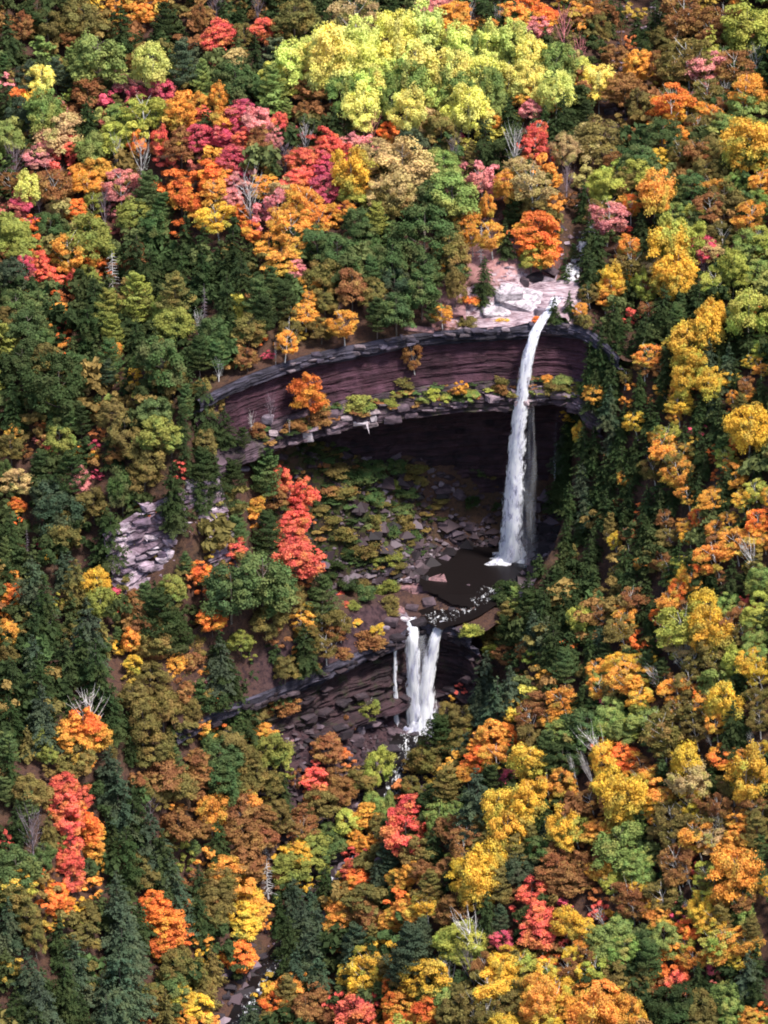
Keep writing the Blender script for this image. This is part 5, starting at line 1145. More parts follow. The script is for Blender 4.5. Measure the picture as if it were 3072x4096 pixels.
(6, 12, 41.3, -27.5, 4.8, 6.5, 32, 0, 5, 1, 5, 49, 12, 6, 1),
(6, 12, 50.3, -35.4, 5.1, 6.9, 37, 0, 5, 2, 2, 50, 14, 7, 3),
(6, 12, 50, -40.2, 4.5, 6.1, 35, 0, 4, 1, 7, 49, 14, 7, 2),
(6, 13, 25.4, -9.6, 6, 8.1, 29, 0, 4, 1, 3, 48, 12, 6, 3),
(6, 12, 21.9, -7.7, 6.6, 8.9, 24, 0, 4, 1, 4, 48, 12, 6, 3),
(6, 12, 19.8, -5.4, 4.8, 6.5, 27, 0, 4, 2, 4, 48, 12, 6, 2),
(6, 12, 26.5, -11.5, 5.4, 7.3, 28, 0, 4, 1, 4, 48, 13, 6, 1),
(6, 12, 29.3, -14.6, 5.1, 6.9, 28, 0, 4, 0, 3, 48, 12, 6, 3),
(6, 12, 20.2, -7, 5.4, 7.3, 23, 0, 4, 1, 4, 48, 12, 6, 1),
(6, 12, 23.8, -11.2, 6, 8.1, 21, 0, 4, 1, 4, 48, 12, 6, 0),
(6, 12, 26.9, -13.7, 5.4, 7.3, 24, 0, 4, 1, 4, 48, 12, 6, 2),
(6, 12, 29.5, -16.3, 4.8, 6.5, 26, 0, 5, 0, 4, 48, 8, 3, 3),
(6, 13, 19.8, -8.2, 4.8, 6.5, 20, 0, 5, 1, 4, 48, 12, 6, 1),
(6, 12, 22.3, -11.1, 5.4, 7.3, 18, 0, 4, 1, 5, 48, 13, 6, 3),
(6, 12, 24.8, -13.2, 4.8, 6.5, 21, 0, 5, 2, 4, 49, 12, 6, 1),
(6, 12, 27.8, -16.3, 5.4, 7.3, 23, 0, 4, 1, 5, 48, 2, 3, 3),
(6, 13, 20.4, -11.3, 6, 8.1, 14, 0, 4, 2, 5, 48, 12, 6, 1),
(6, 12, 23.9, -16, 5.4, 7.3, 16, 0, 4, 1, 5, 48, 12, 6, 1),
(6, 12, 28, -19.8, 5.4, 7.3, 20, 0, 4, 1, 5, 48, 2, 3, 1),
(6, 12, 31.1, -24.2, 5.4, 7.3, 21, 0, 4, 1, 6, 48, 12, 6, 0),
(6, 12, 33.2, -28.3, 6, 8.1, 21, 0, 4, 1, 6, 48, 12, 6, 2),
(6, 12, 35.6, -27.3, 4.5, 6.1, 25, 0, 4, 1, 6, 48, 2, 3, 1),
(6, 12, 39.9, -31.8, 4.8, 6.5, 28, 0, 5, 1, 5, 49, 2, 3, 3),
(6, 12, 38.7, -29.7, 5.4, 7.3, 28, 0, 4, 1, 7, 48, 12, 6, 3),
(6, 12, 44, -38.6, 3.9, 5.3, 29, 0, 5, 1, 6, 49, 2, 3, 2),
(6, 12, 44.5, -36.8, 5.4, 7.3, 31, 0, 4, 1, 5, 49, 1, 3, 1),
(8, 15, -84.2, -30, 2.1, 6.9, 16, 0, 4, 2, 4, 6, 13, 6, 3),
(6, 12, -87, -30.2, 7.2, 9.8, 16, 0, 4, 2, 4, 6, 16, 5, 3),
(1, 8, -77.1, -28.2, 6.7, 5.9, 17, 0, 4, 2, 4, 6, 13, 1, 1),
(6, 12, -68.6, -31.6, 9, 12.2, 15, 0, 0, 1, 4, 6, 8, 0, 1),
(5, 16, -87.9, -33.1, 2.8, 6.3, 14, 0, 4, 2, 4, 6, 12, 6, 3),
(6, 12, -87.1, -38.6, 6, 8.1, 12, 0, 4, 2, 4, 6, 16, 5, 1),
(4, 2, -65.4, -29, 2.2, 1.1, 17, 0, 2, 1, 5, 6, 12, 6, 1),
(4, 3, -58.3, -28.2, 1.3, 1.2, 21, 0, 2, 0, 0, 6, 8, 4, 3),
(4, 8, -60, -29.9, 1.8, 1.3, 17, 0, 2, 0, 6, 6, 3, 4, 1),
(6, 13, -82.3, -42.4, 9, 12.2, 10, 0, 0, 2, 4, 6, 12, 6, 3),
(6, 13, -77.2, -34.5, 5.4, 7.3, 12, 0, 4, 2, 4, 6, 8, 6, 3),
(6, 8, -74.7, -39.7, 7.8, 10.6, 10, 0, 0, 2, 5, 6, 13, 6, 1),
(2, 0, -70.8, -38.8, 5.2, 6.5, 10, 0, 4, 1, 5, 6, 17, 2, 3),
(2, 17, -70, -42.6, 5.2, 6.5, 8, 0, 4, 2, 5, 6, 0, 2, 1),
(0, 3, -86, -41.1, 4.4, 4.5, 11, 0, 4, 2, 5, 6, 13, 6, 1),
(0, 2, -86.3, -51.4, 4.4, 5.6, 8, 0, 5, 2, 2, 21, 8, 0, 3),
(0, 8, -86, -55.7, 4.1, 4.6, 6, 0, 4, 2, 3, 15, 12, 6, 3),
(6, 12, -79.7, -46.4, 9, 12.2, 8, 0, 0, 2, 2, 15, 13, 6, 1),
(6, 12, -81, -52.5, 8.4, 11.4, 7, 0, 0, 1, 3, 15, -1, -1, 0),
(6, 13, -71.8, -53, 10.2, 13.8, 5, 0, 0, 2, 5, 6, 8, 6, 1),
(7, 15, -70.4, -41.3, 3.6, 3.6, 9, 0, 4, 2, 5, 6, 8, 6, 3),
(7, 14, -79.1, -47.6, 1.3, 3.4, 8, 0, 5, 1, 3, 15, -1, -1, 0),
(6, 13, -81.2, -57.1, 6.6, 8.9, 5, 0, 4, 2, 2, 21, 12, 6, 3),
(6, 12, -79.6, -65, 9.6, 13, 1, 0, 0, 2, 2, 21, 13, 6, 1),
(6, 12, -84.8, -63, 6.6, 8.9, 3, 0, 4, 2, 3, 15, 8, 0, 1),
(6, 12, -72.5, -55.6, 8.4, 11.4, 4, 0, 0, 2, 2, 15, 12, 6, 3),
(6, 12, -75.4, -56.8, 7.2, 9.8, 4, 0, 4, 2, 2, 15, 12, 6, 0),
(6, 12, -69.6, -60.2, 9.6, 13, 1, 0, 0, 1, 2, 15, 12, 6, 1),
(6, 8, -69.3, -48.6, 5.4, 7.3, 6, 0, 4, 2, 4, 16, 12, 6, 3),
(0, 2, -64.1, -48.4, 3.9, 5.2, 5, 0, 5, 2, 6, 6, 8, 1, 0),
(5, 16, -66.7, -46.6, 2.6, 3.3, 6, 0, 2, 2, 2, 15, 8, 6, 2),
(0, 0, -63.5, -51.9, 3.9, 3.8, 3, 0, 4, 1, 4, 16, 8, 1, 0),
(0, 2, -56.3, -46.7, 4.7, 5, -1, 0, 0, 2, 5, 14, 8, 4, 3),
(0, 7, -59.2, -46.9, 3.9, 3.6, 3, 0, 4, 0, 4, 16, 8, 1, 1),
(4, 7, -61.1, -48.1, 2, 1.8, 5, 0, 4, 1, 4, 16, 8, 1, 1),
(1, 8, -60.4, -52.1, 6.7, 5.9, -2, 0, 4, 1, 5, 16, 7, 4, 1),
(5, 12, -59.2, -45.9, 7.8, 9.8, 5, 0, 0, 1, 6, 6, 8, 0, 3),
(5, 12, -56.8, -45.7, 7.2, 9.2, 1, 0, 0, 1, 2, 16, 8, 0, 2),
(1, 17, -56.6, -37.9, 6, 5.2, 11, 0, 4, 1, 6, 6, 12, 5, 3),
(5, 11, -61.8, -40, 4.7, 5.9, 9, 0, 4, 1, 6, 6, 7, 4, 2),
(5, 11, -54.6, -33.9, 3.1, 3.9, 15, 0, 2, 1, 7, 6, 17, 1, 3),
(4, 7, -64.3, -36.3, 2.7, 2.4, 11, 0, 4, 1, 6, 6, 11, 5, 0),
(5, 11, -45.7, -24.9, 5.2, 6.6, 14, 0, 6, 0, 2, 13, 16, 4, 1),
(5, 12, -39.9, -18.3, 6.7, 8.5, 9, 0, 0, 0, 4, 12, 2, 0, 1),
(0, 4, -35.3, -9.7, 6.2, 5.5, 10, 0, 1),
(0, 4, -35.5, -12.4, 7.2, 6.4, 7, 0, 6, 0, 6, 12, 4, 0, 3),
(0, 4, -34.2, -29.2, 8.8, 7.7, 10, 0, 6, 0, 6, 12, 4, 0, 1),
(0, 4, -45.9, -25.6, 4.7, 4.1, 14, 0, 2),
(0, 3, -51.9, -32.8, 4.7, 4.1, 12, 0, 4, 1, 5, 13, 11, 5, 2),
(0, 3, -49.5, -42, 5.7, 5, 6, 0, 0, 1, 5, 14, 12, 6, 3),
(5, 16, -44.8, -21.5, 3.4, 4.3, 15, 0, 2, 0, 2, 13, 11, 5, 2),
(1, 16, -40.4, -36.9, 11.9, 10.5, 7, 0, 3),
(1, 11, -46.1, -39.8, 9.8, 8.7, 8, 0, 6, 1, 5, 14, 4, 0, 1),
(1, 11, -38.4, -35.5, 8.3, 7.3, 7, 0, 0, 0, 7, 14, 8, 1, 3),
(1, 8, -34.6, -32.5, 5.2, 4.6, 6, 0, 4, 1, 7, 14, 11, 1, 2),
(1, 8, -39.7, -37.9, 6.7, 5.9, 3, 0, 4, 1, 6, 14, 11, 1, 1),
(5, 12, -32.5, -28, 3.9, 4.9, 10, 0, 2, 1, 0, 14, 4, 0, 1),
(5, 11, -29.5, -30.2, 6.7, 8.5, 2, 0, 4, 1, 0, 14, 12, 4, 1),
(4, 4, -26.5, -10, 1.8, 1.1, -1, 0, 2, 2, 0, 14, 12, 4, 0),
(4, 4, -25.3, -22.3, 1.3, 1.2, 3, 0, 5, 2, 7, 14, 4, 4, 1),
(4, 0, -30.7, -28.8, 0.9, 0.8, 6, 0, 2, 1, 7, 14, 8, 3, 3),
(3, 2, -33.3, -33.8, 5, 4.4, 1, -0.02, 4, 1, 7, 14, 8, 3, 3),
(3, 8, -29.4, -31.4, 6.1, 5.4, 0, -0.01, 0, 1, 7, 14, 0, 4, 1),
(3, 7, -27.6, -32.1, 5, 4.4, -2, 0.09, 4, 2, 7, 14, 8, 3, 1),
(3, 8, -32.7, -34.5, 5, 4.4, -1, -0.09, 6, 1, 7, 14, 2, 3, 1),
(3, 8, -28.6, -35.2, 5, 4.4, -4, 0.04, 4, 1, 2, 8, 12, 6, 2),
(0, 17, -44.3, -41.5, 4.4, 4.5, 2, 0, 4, 1, 0, 16, 12, 6, 3),
(6, 12, -48.2, -44.9, 7.2, 9.8, -1, 0, 4, 1, 1, 16, 8, 1, 3),
(6, 13, -48, -46, 7.2, 9.8, -2, 0, 4, 1, 0, 16, 12, 6, 1),
(1, 8, -51.6, -42.7, 5.2, 4.6, -2, 0, 6, 2, 5, 14, 8, 1, 1),
(0, 2, -52, -43.8, 5.2, 4.6, -3, 0, 4, 2, 5, 14, 8, 1, 1),
(4, 2, -34.5, -35.5, 1.6, 1.4, 0, 0, 2, 2, 3, 8, 8, 1, 3),
(6, 12, -32.5, -37.8, 7.2, 9.8, -6, 0, 4, 1, 2, 8, 2, 4, 2),
(6, 12, -38.5, -38.2, 9, 12.2, -9, 0, 0, 2, 3, 8, 8, 1, 3),
(6, 12, -42.7, -40.6, 8.4, 11.4, -10, 0, 4, 1, 0, 16, 12, 6, 3),
(6, 12, -45.5, -46.4, 4.2, 5.7, -4, 0, 2, 1, 0, 16, 8, 0, 3),
(1, 8, -36.3, -40.8, 4.7, 4.1, -5, 0, 4, 1, 3, 8, 12, 6, 1),
(5, 12, -24, -19.5, 5.7, 7.2, -12, 0, 4, 1, 3, 3, 8, 3, 1),
(3, 17, -20.3, -28.2, 5, 4.4, -3, 0.08, 6, 1, 3, 3, 4, 4, 3),
(3, 0, -19.3, -27, 3, 2.7, -3, -0.02, 2, 1, 3, 3, 17, 3, 2),
(3, 8, -26, -29.4, 4.4, 4, -1, -0.04, 4, 2, 3, 3, 12, 5, 3),
(4, 17, -24, -21.8, 2.9, 1.5, 2, 0, 6, 2, 3, 3, 8, 3, 3),
(4, 12, -24.8, -8.8, 4, 3.6, -1, 0, 0, 2, 7, 12, 4, 4, 3),
(4, 11, -21.4, -18.6, 4, 3.1, 2, 0, 0, 2, 3, 3, 8, 4, 1),
(4, 17, -18.8, -7, 2, 1.8, -2, 0, 4, 2, 3, 3, 17, 4, 0),
(4, 12, -27, -7.1, 3.1, 2.1, 3, 0, 4, 1, 7, 12, 12, 4, 1),
(4, 8, -22.3, -7.1, 2.9, 2.1, 0, 0, 4, 2, 7, 12, 11, 4, 3),
(4, 12, -28.1, -9, 2.5, 1.7, 2, 0, 4, 1, 7, 12, 11, 5, 3),
(4, 8, -21.4, -3.4, 4.5, 3, 5, 0, 0, 1, 5, 10, 17, 4, 0),
(4, 8, -25.9, -3.5, 4.5, 3, 8, 0, 0, 1, 0, 12, 8, 4, 1),
(4, 8, -19.7, 0.7, 3.3, 3, 8, 0, 4, 1, 5, 10, 11, 4, 0),
(4, 17, -19.2, -3.8, 2.5, 1.7, 3, 0, 4, 1, 5, 10, 8, 4, 2),
(4, 8, -28.1, -2.9, 3.6, 2.2, 11, 0, 4, 1, 0, 12, 8, 4, 3),
(4, 12, -25, -5.1, 2.9, 2.3, 5, 0, 4, 1, 7, 12, 12, 4, 3),
(4, 4, -26.4, -29, 1.1, 1, -1, 0, 5, 2, 4, 3, 12, 5, 0),
(4, 4, -20.7, -26.8, 1.6, 0.8, -2, 0, 6, 1, 3, 3, 7, 4, 3),
(4, 7, -25.7, -31.8, 3.1, 1.6, -3, 0, 6, 1, 2, 8, 12, 4, 0),
(4, 7, -30.8, -36.8, 2, 1.8, -5, 0, 4, 1, 2, 8, 8, 4, 2),
(4, 0, -23.1, -24.4, 2, 1.1, 0, 0, 6, 1, 3, 3, 12, 5, 3),
(4, 11, -16.6, 2.5, 3.3, 3, 6, 0, 0, 1, 5, 10, 8, 4, 0),
(4, 8, -14.3, 5.4, 3.6, 2.7, 6, 0, 4, 0, 6, 10, 11, 4, 2),
(4, 11, -12.3, 5, 3.1, 2.8, 4, 0, 4, 1, 6, 10, 8, 4, 3),
(4, 17, -16.1, -2.7, 3.6, 2.5, 3, 0, 4, 1, 6, 10, 8, 4, 3),
(4, 8, -15.2, -4, 2.9, 1.9, 2, 0, 4, 1, 6, 10, 17, 4, 1),
(4, 17, -16.8, -6.6, 3.3, 2.7, -2, 0, 4, 2, 2, 3, 17, 4, 2),
(4, 8, -16.6, -17.6, 3.3, 2.5, 0, 0, 4, 1, 3, 3, 8, 4, 3),
(4, 8, -12.9, 3.6, 2.5, 1.5, 4, 0, 6, 1, 6, 10, 11, 4, 1),
(4, 8, -16.4, -19.2, 2.2, 1.1, 0, 0, 6, 1, 3, 3, 8, 4, 1),
(6, 12, 9.4, -19.9, 5.4, 7.3, 2, 0, 2, 1, 0, 2, 12, 6, 0),
(5, 10, 6.9, -18.7, 3.9, 4.9, -1, 0, 4, 1, 7, 2, 12, 4, 2),
(6, 12, 12.1, -33.6, 8.4, 11.4, 4, 0, 0, 1, 0, 2, 12, 6, 1),
(6, 12, 14.7, -24.1, 5.4, 7.3, 5, 0, 4, 2, 0, 2, 12, 6, 3),
(6, 12, 16.7, -13.1, 4.8, 7, 10, 0, 5, 2, 0, 2, 12, 6, 3),
(6, 12, 15.5, -36.3, 6.6, 8.9, 5, 0, 4, 2, 0, 2, 12, 6, 2),
(5, 12, 9.2, -27, 5.7, 7.2, -1, 0, 4, 1, 7, 2, 12, 6, 0),
(6, 12, 11.6, -36.2, 6.6, 8.9, 4, 0, 4, 1, 7, 2, 12, 5, 2),
(5, 8, 5.1, -20.2, 4.4, 5.6, -5, 0, 6, 1, 7, 2, 12, 4, 1),
(4, 8, 2.7, -15.2, 4, 2, -4, 0, 6, 1, 6, 2, 7, 4, 2),
(4, 7, 0.3, -15, 3.6, 2, -6, 0, 6, 1, 6, 2, 7, 4, 1),
(5, 12, 5, -24.3, 4.9, 6.2, -6, 0, 4, 1, 7, 2, 8, 4, 2),
(4, 3, 8, -20.1, 1.3, 1.2, -1, 0, 2, 1, 7, 2, 12, 5, 1),
(4, 8, 2, -17.5, 4, 2.1, -7, 0, 6, 1, 6, 2, 8, 4, 1),
(4, 1, -1.7, -24.1, 3.1, 2.1, -4, 0, 4, 1, 1, 3, 17, 4, 1),
(6, 13, 9.9, -38, 6.6, 8.9, 0, 0, 4, 2, 7, 2, 12, 6, 1),
(6, 12, 13, -45.9, 7.2, 9.8, 2, 0, 4, 2, 7, 2, 12, 6, 3),
(4, 1, 2.4, -20.3, 3.3, 2, -8, 0, 6, 1, 0, 3, 8, 4, 1),
(0, 7, 5.2, -26.4, 4.7, 4.1, -8, 0, 4, 2, 2, 43, 1, 4, 2),
(0, 7, 8.7, -37.6, 4.7, 4.1, -2, 0, 4, 2, 7, 2, 7, 0, 2),
(5, 11, 14.9, -52.2, 5.2, 6.6, 0, 0, 4, 2, 1, 43, 12, 6, 2),
(6, 13, 1.3, -26.9, 7.8, 10.6, -16, 0, 4, 1, 0, 3, 1, 4, 1),
(6, 13, 5.1, -51.7, 7.8, 10.6, -6, 0, 6, 1, 2, 43, 13, 6, 3),
(4, 4, -2, -19.1, 1.3, 0.7, -14, 0, 6, 1, 0, 3, 13, 6, 3),
(4, 3, 8.5, -45.6, 1.6, 0.8, -1, 0, 6, 1, 1, 43, 0, 0, 3),
(6, 12, 13.4, -48.4, 5.4, 7.3, 1, 0, 4, 2, 1, 43, 11, 5, 0),
(4, 12, 4.8, -8.9, 2.9, 2.3, 0, 0, 4, 0, 7, 2, 12, 4, 0),
(4, 12, 11.6, -2.9, 2.5, 2.2, 1, 0, 4, 1, 0, 2, 12, 6, 3),
(6, 12, 19.6, -12.8, 4.5, 6.1, 12, 0, 5, 2, 0, 2, 13, 6, 1),
(6, 12, 21.5, -19.6, 5.4, 7.3, 10, 0, 5, 2, 0, 2, 12, 6, 1),
(6, 12, 20.6, -24.7, 6, 8.1, 8, 0, 4, 2, 0, 2, 12, 6, 1),
(5, 8, 24.6, -21.1, 3.4, 6.1, 14, 0, 5, 2, 3, 38, 12, 6, 1),
(6, 12, 27.1, -21.8, 4.5, 6.1, 17, 0, 4, 1, 5, 48, 8, 5, 2),
(6, 12, 30.4, -29.9, 6, 8.1, 17, 0, 4, 1, 6, 48, 7, 3, 0),
(3, 0, 26, -24, 2.8, 3.4, 12, 0.27, 5, 2, 3, 38, 8, 5, 1),
(3, 7, 27.9, -25.8, 3.3, 3.3, 15, 0.14, 4, 2, 6, 48, 12, 6, 3),
(3, 7, 34.5, -30.9, 3.6, 3.5, 21, 0.12, 4, 1, 6, 48, 8, 3, 3),
(3, 3, 40.3, -37.8, 3.6, 3.2, 25, 0.18, 4, 1, 3, 50, 2, 3, 2),
(3, 2, 38.4, -37.4, 3.6, 3.2, 22, 0.25, 4, 1, 3, 50, 0, 3, 3),
(3, 8, 34.9, -36, 3.9, 3.5, 20, 0.1, 4, 2, 3, 50, 12, 6, 3),
(3, 0, 38.4, -39.4, 3, 2.7, 22, 0.16, 2, 1, 3, 50, 2, 3, 1),
(3, 2, 45.5, -44.5, 3.6, 3.2, 27, 0.28, 4, 1, 2, 50, 0, 3, 3),
(3, 2, 42.9, -43.9, 3.6, 3.2, 25, 0.19, 4, 1, 3, 50, 7, 3, 3),
(3, 0, 45.1, -46.8, 3.3, 3, 25, 0.29, 2, 1, 3, 50, 2, 3, 3),
(3, 3, 49.6, -50.1, 5, 4.4, 29, 0.12, 6, 1, 2, 50, 2, 0, 3),
(0, 2, 48.4, -51.4, 4.7, 4.1, 28, 0, 4, 1, 2, 50, 2, 3, 0),
(3, 2, 50.7, -53.8, 2.8, 2.5, 28, 0.16, 2, 1, 1, 50, 8, 5, 3),
(3, 2, 46.2, -51.4, 5.3, 4.7, 24, 0.24, 4, 0, 3, 50, 0, 3, 1),
(3, 7, 43.1, -46.3, 3.6, 3.2, 23, 0.29, 4, 1, 3, 50, 2, 3, 1),
(5, 8, 48.6, -58.7, 4.1, 5.2, 24, 0, 4, 0, 1, 50, 10, 1, 3),
(6, 12, 35.6, -44.9, 6.6, 8.9, 18, 0, 4, 1, 4, 50, 1, 3, 3),
(3, 7, 33.6, -40.3, 3.9, 3.5, 17, 0.13, 4, 1, 3, 38, 8, 3, 3),
(3, 1, 37, -45.4, 4.2, 3.7, 19, 0.11, 6, 1, 3, 38, 12, 6, 1),
(3, 8, 34.7, -43, 3.6, 3.2, 17, 0.21, 4, 1, 3, 38, 7, 3, 1),
(3, 2, 30.4, -35.7, 3.3, 3, 15, 0.13, 4, 2, 3, 38, 12, 6, 1),
(6, 12, 26.8, -32.1, 5.4, 7.3, 13, 0, 4, 2, 3, 38, 12, 6, 3),
(6, 12, 29.5, -33.1, 4.5, 6.1, 15, 0, 4, 2, 3, 38, 2, 3, 3),
(3, 8, 25.8, -31.1, 2.8, 2.6, 10, 0.27, 2, 2, 4, 38, 8, 5, 3),
(3, 2, 43, -52.2, 6.4, 5.7, 20, 0.28, 0, 1, 4, 50, 3, 3, 2),
(3, 3, 39.6, -50.5, 4.2, 3.7, 19, 0.12, 6, 1, 2, 38, 2, 3, 0),
(3, 7, 42.3, -52.8, 3.3, 3, 21, 0.15, 2, 0, 4, 50, 2, 3, 1),
(2, 0, 36.7, -49.2, 3.6, 4.6, 18, 0, 2, 1, 3, 38, 1, 3, 1),
(2, 0, 35.5, -47.1, 2.6, 3.1, 17, 0, 2, 1, 3, 38, 0, 2, 0),
(3, 2, 38.9, -51.4, 4.4, 4, 17, 0.27, 4, 1, 3, 38, 0, 2, 1),
(3, 3, 36.4, -51.3, 4.4, 4, 15, 0.23, 4, 1, 3, 38, 2, 3, 3),
(3, 2, 35, -52.8, 5, 4.4, 13, 0.27, 4, 1, 4, 38, 3, 3, 1),
(3, 3, 32.4, -52.3, 2.6, 3.4, 11, 0.16, 5, 1, 4, 38, 12, 6, 2),
(6, 12, 27.3, -38.8, 6, 8.1, 12, 0, 4, 2, 3, 38, 12, 6, 1),
(6, 12, 30, -47, 6, 8.1, 12, 0, 4, 1, 4, 38, 7, 3, 2),
(3, 7, 27.9, -45.8, 5.5, 4.9, 10, 0.11, 4, 2, 4, 38, 12, 6, 0),
(5, 8, 24.9, -35.5, 2.6, 3.2, 10, 0, 5, 2, 4, 38, 8, 3, 1),
(6, 12, 30.3, -51.1, 4.8, 6.5, 11, 0, 4, 1, 4, 38, 3, 3, 0),
(6, 12, 44.4, -58.3, 6.6, 8.9, 21, 0, 4, 0, 4, 50, 14, 7, 0),
(7, 14, 49.6, -58, 4, 6.7, 22, 0.4, 39),
(1, 10, 43.7, -59.8, 4.7, 4.1, 19, 0, 4, 0, 1, 38, 7, 3, 0),
(1, 10, 49.1, -61.4, 4.9, 5.5, 23, 0, 4, 0, 0, 50, 1, 1, 3),
(1, 1, 48.9, -62.7, 3.9, 3.4, 22, 0, 2, 0, 7, 50, 8, 5, 1),
(2, 0, 39.6, -60.9, 6.1, 7.7, 15, 0, 4, 0, 2, 38, 0, 2, 3),
(2, 0, 40, -65.4, 7, 8.8, 12, 0, 27),
(2, 0, 39.4, -65.8, 6.1, 7.7, 11, 0, 6, 0, 6, 38, 0, 2, 1),
(3, 7, 37.4, -55.7, 3.9, 3.5, 15, 0.15, 4, 0, 4, 38, 8, 3, 3),
(3, 8, 37.2, -58, 4.2, 3.7, 13, 0.16, 6, 0, 4, 38, 7, 3, 1),
(3, 7, 46.3, -63.8, 3.3, 3, 19, 0.18, 2, 0, 0, 38, 1, 1, 0),
(1, 1, 48.1, -66.4, 5.2, 4.6, 19, 0, 4, 1, 6, 50, 10, 1, 3),
(3, 7, 44.5, -65.5, 4.4, 4, 15, 0.18, 4, 0, 7, 38, 8, 3, 3),
(3, 8, 43.6, -66, 4.2, 3.7, 14, 0.18, 4, 0, 7, 38, 7, 3, 1),
(3, 8, 46.9, -68.3, 4.2, 3.7, 15, 0.3, 6, 1, 7, 38, 1, 2, 3),
(1, 10, 47.9, -68.8, 4.9, 4.3, 17, 0, 4, 1, 0, 38, 0, 2, 3),
(2, 0, 47.5, -69.6, 2.7, 3.5, 16, 0, 6, 1, 7, 38, 10, 1, 1),
(2, 1, 18.2, -42.8, 4.2, 5.8, 5, 0, 5, 2, 4, 38, 12, 6, 1),
(3, 2, 26.5, -49, 5, 4.4, 8, 0.12, 0, 2, 4, 38, 8, 3, 3),
(3, 7, 22.4, -43.6, 4.4, 4, 7, 0.08, 4, 2, 4, 38, 13, 6, 3),
(3, 8, 26.4, -51.6, 5.5, 4.9, 6, 0.31, 4, 2, 4, 38, 2, 3, 1),
(6, 13, 21.3, -48.5, 4.5, 6.1, 6, 0, 2, 2, 4, 38, 12, 6, 3),
(6, 12, 19.7, -51.9, 6, 8.1, 3, 0, 4, 2, 4, 38, 13, 6, 1),
(5, 12, 22.2, -52.7, 3.9, 4.9, 4, 0, 4, 2, 4, 38, 12, 6, 2),
(3, 1, 37.8, -62.7, 8.3, 7.4, 8, 0.32, 6, 1, 5, 38, 1, 2, 1),
(2, 1, 34.4, -58, 3.9, 5, 12, 0, 2, 1, 4, 38, 1, 3, 3),
(3, 1, 33.5, -58, 3.9, 3.5, 10, 0.18, 4, 1, 5, 38, 1, 3, 0),
(3, 9, 37.6, -63.5, 6.1, 5.4, 8, 0.31, 6, 1, 5, 38, 1, 3, 1),
(6, 12, 37.9, -62.6, 4.5, 6.1, 12, 0, 2, 0, 5, 38, 8, 3, 3),
(3, 8, 41.6, -66.7, 5.5, 4.9, 10, 0.3, 6, 1, 6, 38, 8, 3, 3),
(3, 8, 41.4, -69.3, 5.5, 4.9, 9, 0.13, 6, 1, 6, 38, 8, 3, 1),
(2, 1, 44.2, -71.6, 4.9, 6.1, 11, 0, 4, 1, 7, 38, 8, 3, 1),
(1, 10, 47.4, -71.2, 5.2, 4.6, 15, 0, 4, 1, 7, 38, 0, 2, 1),
(3, 0, 48, -74.2, 5.5, 4.9, 11, 0.26, 4, 1, 7, 38, 0, 3, 3),
(3, 0, 49.1, -76.1, 5, 4.4, 10, 0.28, 6, 1, 7, 38, 0, 3, 1),
(1, 10, 41.4, -72.9, 6.5, 5.7, 8, 0, 6, 1, 6, 38, 10, 1, 3),
(3, 8, 38.3, -67.2, 5, 4.4, 8, 0.15, 4, 1, 6, 38, 8, 3, 3),
(7, 14, 36.4, -64.4, 3.6, 4.7, 8, 0.29, 4, 1, 5, 38, 8, 3, 3),
(3, 8, 37, -69.6, 5.5, 4.9, 6, 0.13, 6, 1, 6, 38, 14, 7, 1),
(3, 2, 21, -55.8, 4.4, 4, 2, 0.1, 4, 2, 1, 43, 10, 1, 3),
(1, 10, 21, -57.2, 4.7, 4.1, 2, 0, 2, 2, 1, 43, 2, 3, 1),
(3, 0, 25.8, -58.6, 5, 4.4, 4, 0.22, 4, 2, 5, 38, 2, 3, 3),
(3, 2, 26.5, -62.5, 6.1, 5.4, 2, 0.15, 6, 2, 5, 38, 8, 3, 3),
(3, 0, 29.5, -59.6, 4.2, 3.7, 5, 0.27, 4, 2, 5, 38, 0, 3, 3),
(3, 0, 28.8, -62.3, 4.7, 4.2, 5, 0.09, 4, 2, 5, 38, 0, 3, 1),
(3, 7, 33.3, -64.7, 3.6, 3.2, 5, 0.3, 6, 2, 2, 39, 14, 7, 3),
(5, 12, 31.7, -64.3, 4.7, 5.9, 6, 0, 4, 1, 5, 38, 7, 3, 3),
(5, 11, 29.4, -61.7, 4.7, 5.9, 6, 0, 6, 1, 5, 38, 12, 5, 1),
(1, 8, 18.1, -52.6, 2.6, 2.7, 2, 0, 2, 2, 1, 43, 2, 3, 0),
(5, 12, 30.5, -57.3, 3.1, 3.9, 9, 0, 2, 1, 5, 38, 1, 3, 0),
(6, 13, -78.8, -71.4, 9.6, 13, -1, 0, 0, 1, 3, 15, 8, 6, 3),
(6, 12, -84.4, -71.7, 7.2, 9.8, 0, 0, 4, 2, 4, 15, 16, 5, 3),
(5, 16, -84.6, -76.7, 4.4, 5.6, -3, 0, 4, 1, 3, 21, 12, 6, 3),
(6, 12, -83.7, -82.4, 7.8, 10.6, -6, 0, 4, 1, 3, 21, 16, 5, 1),
(0, 17, -79, -71.8, 3.9, 4.6, -2, 0, 4, 1, 3, 21, 8, 6, 2),
(0, 17, -77.5, -74.6, 3.6, 4.2, -4, 0, 4, 1, 3, 21, 17, 0, 1),
(6, 8, -81.3, -73.7, 4.8, 6.5, -2, 0, 5, 1, 3, 21, 12, 6, 3),
(0, 3, -71.6, -68.6, 7.8, 6.8, -3, 0, 6, 1, 2, 21, 14, 7, 1),
(0, 2, -74.8, -70, 5.2, 4.6, -2, 0, 4, 0, 4, 15, 8, 0, 3),
(0, 2, -69.7, -67.8, 6.7, 5.9, -5, 0, 4),
(0, 2, -72.3, -71.6, 6.2, 5.5, -5, 0, 6, 1, 2, 21, 8, 0, 3),
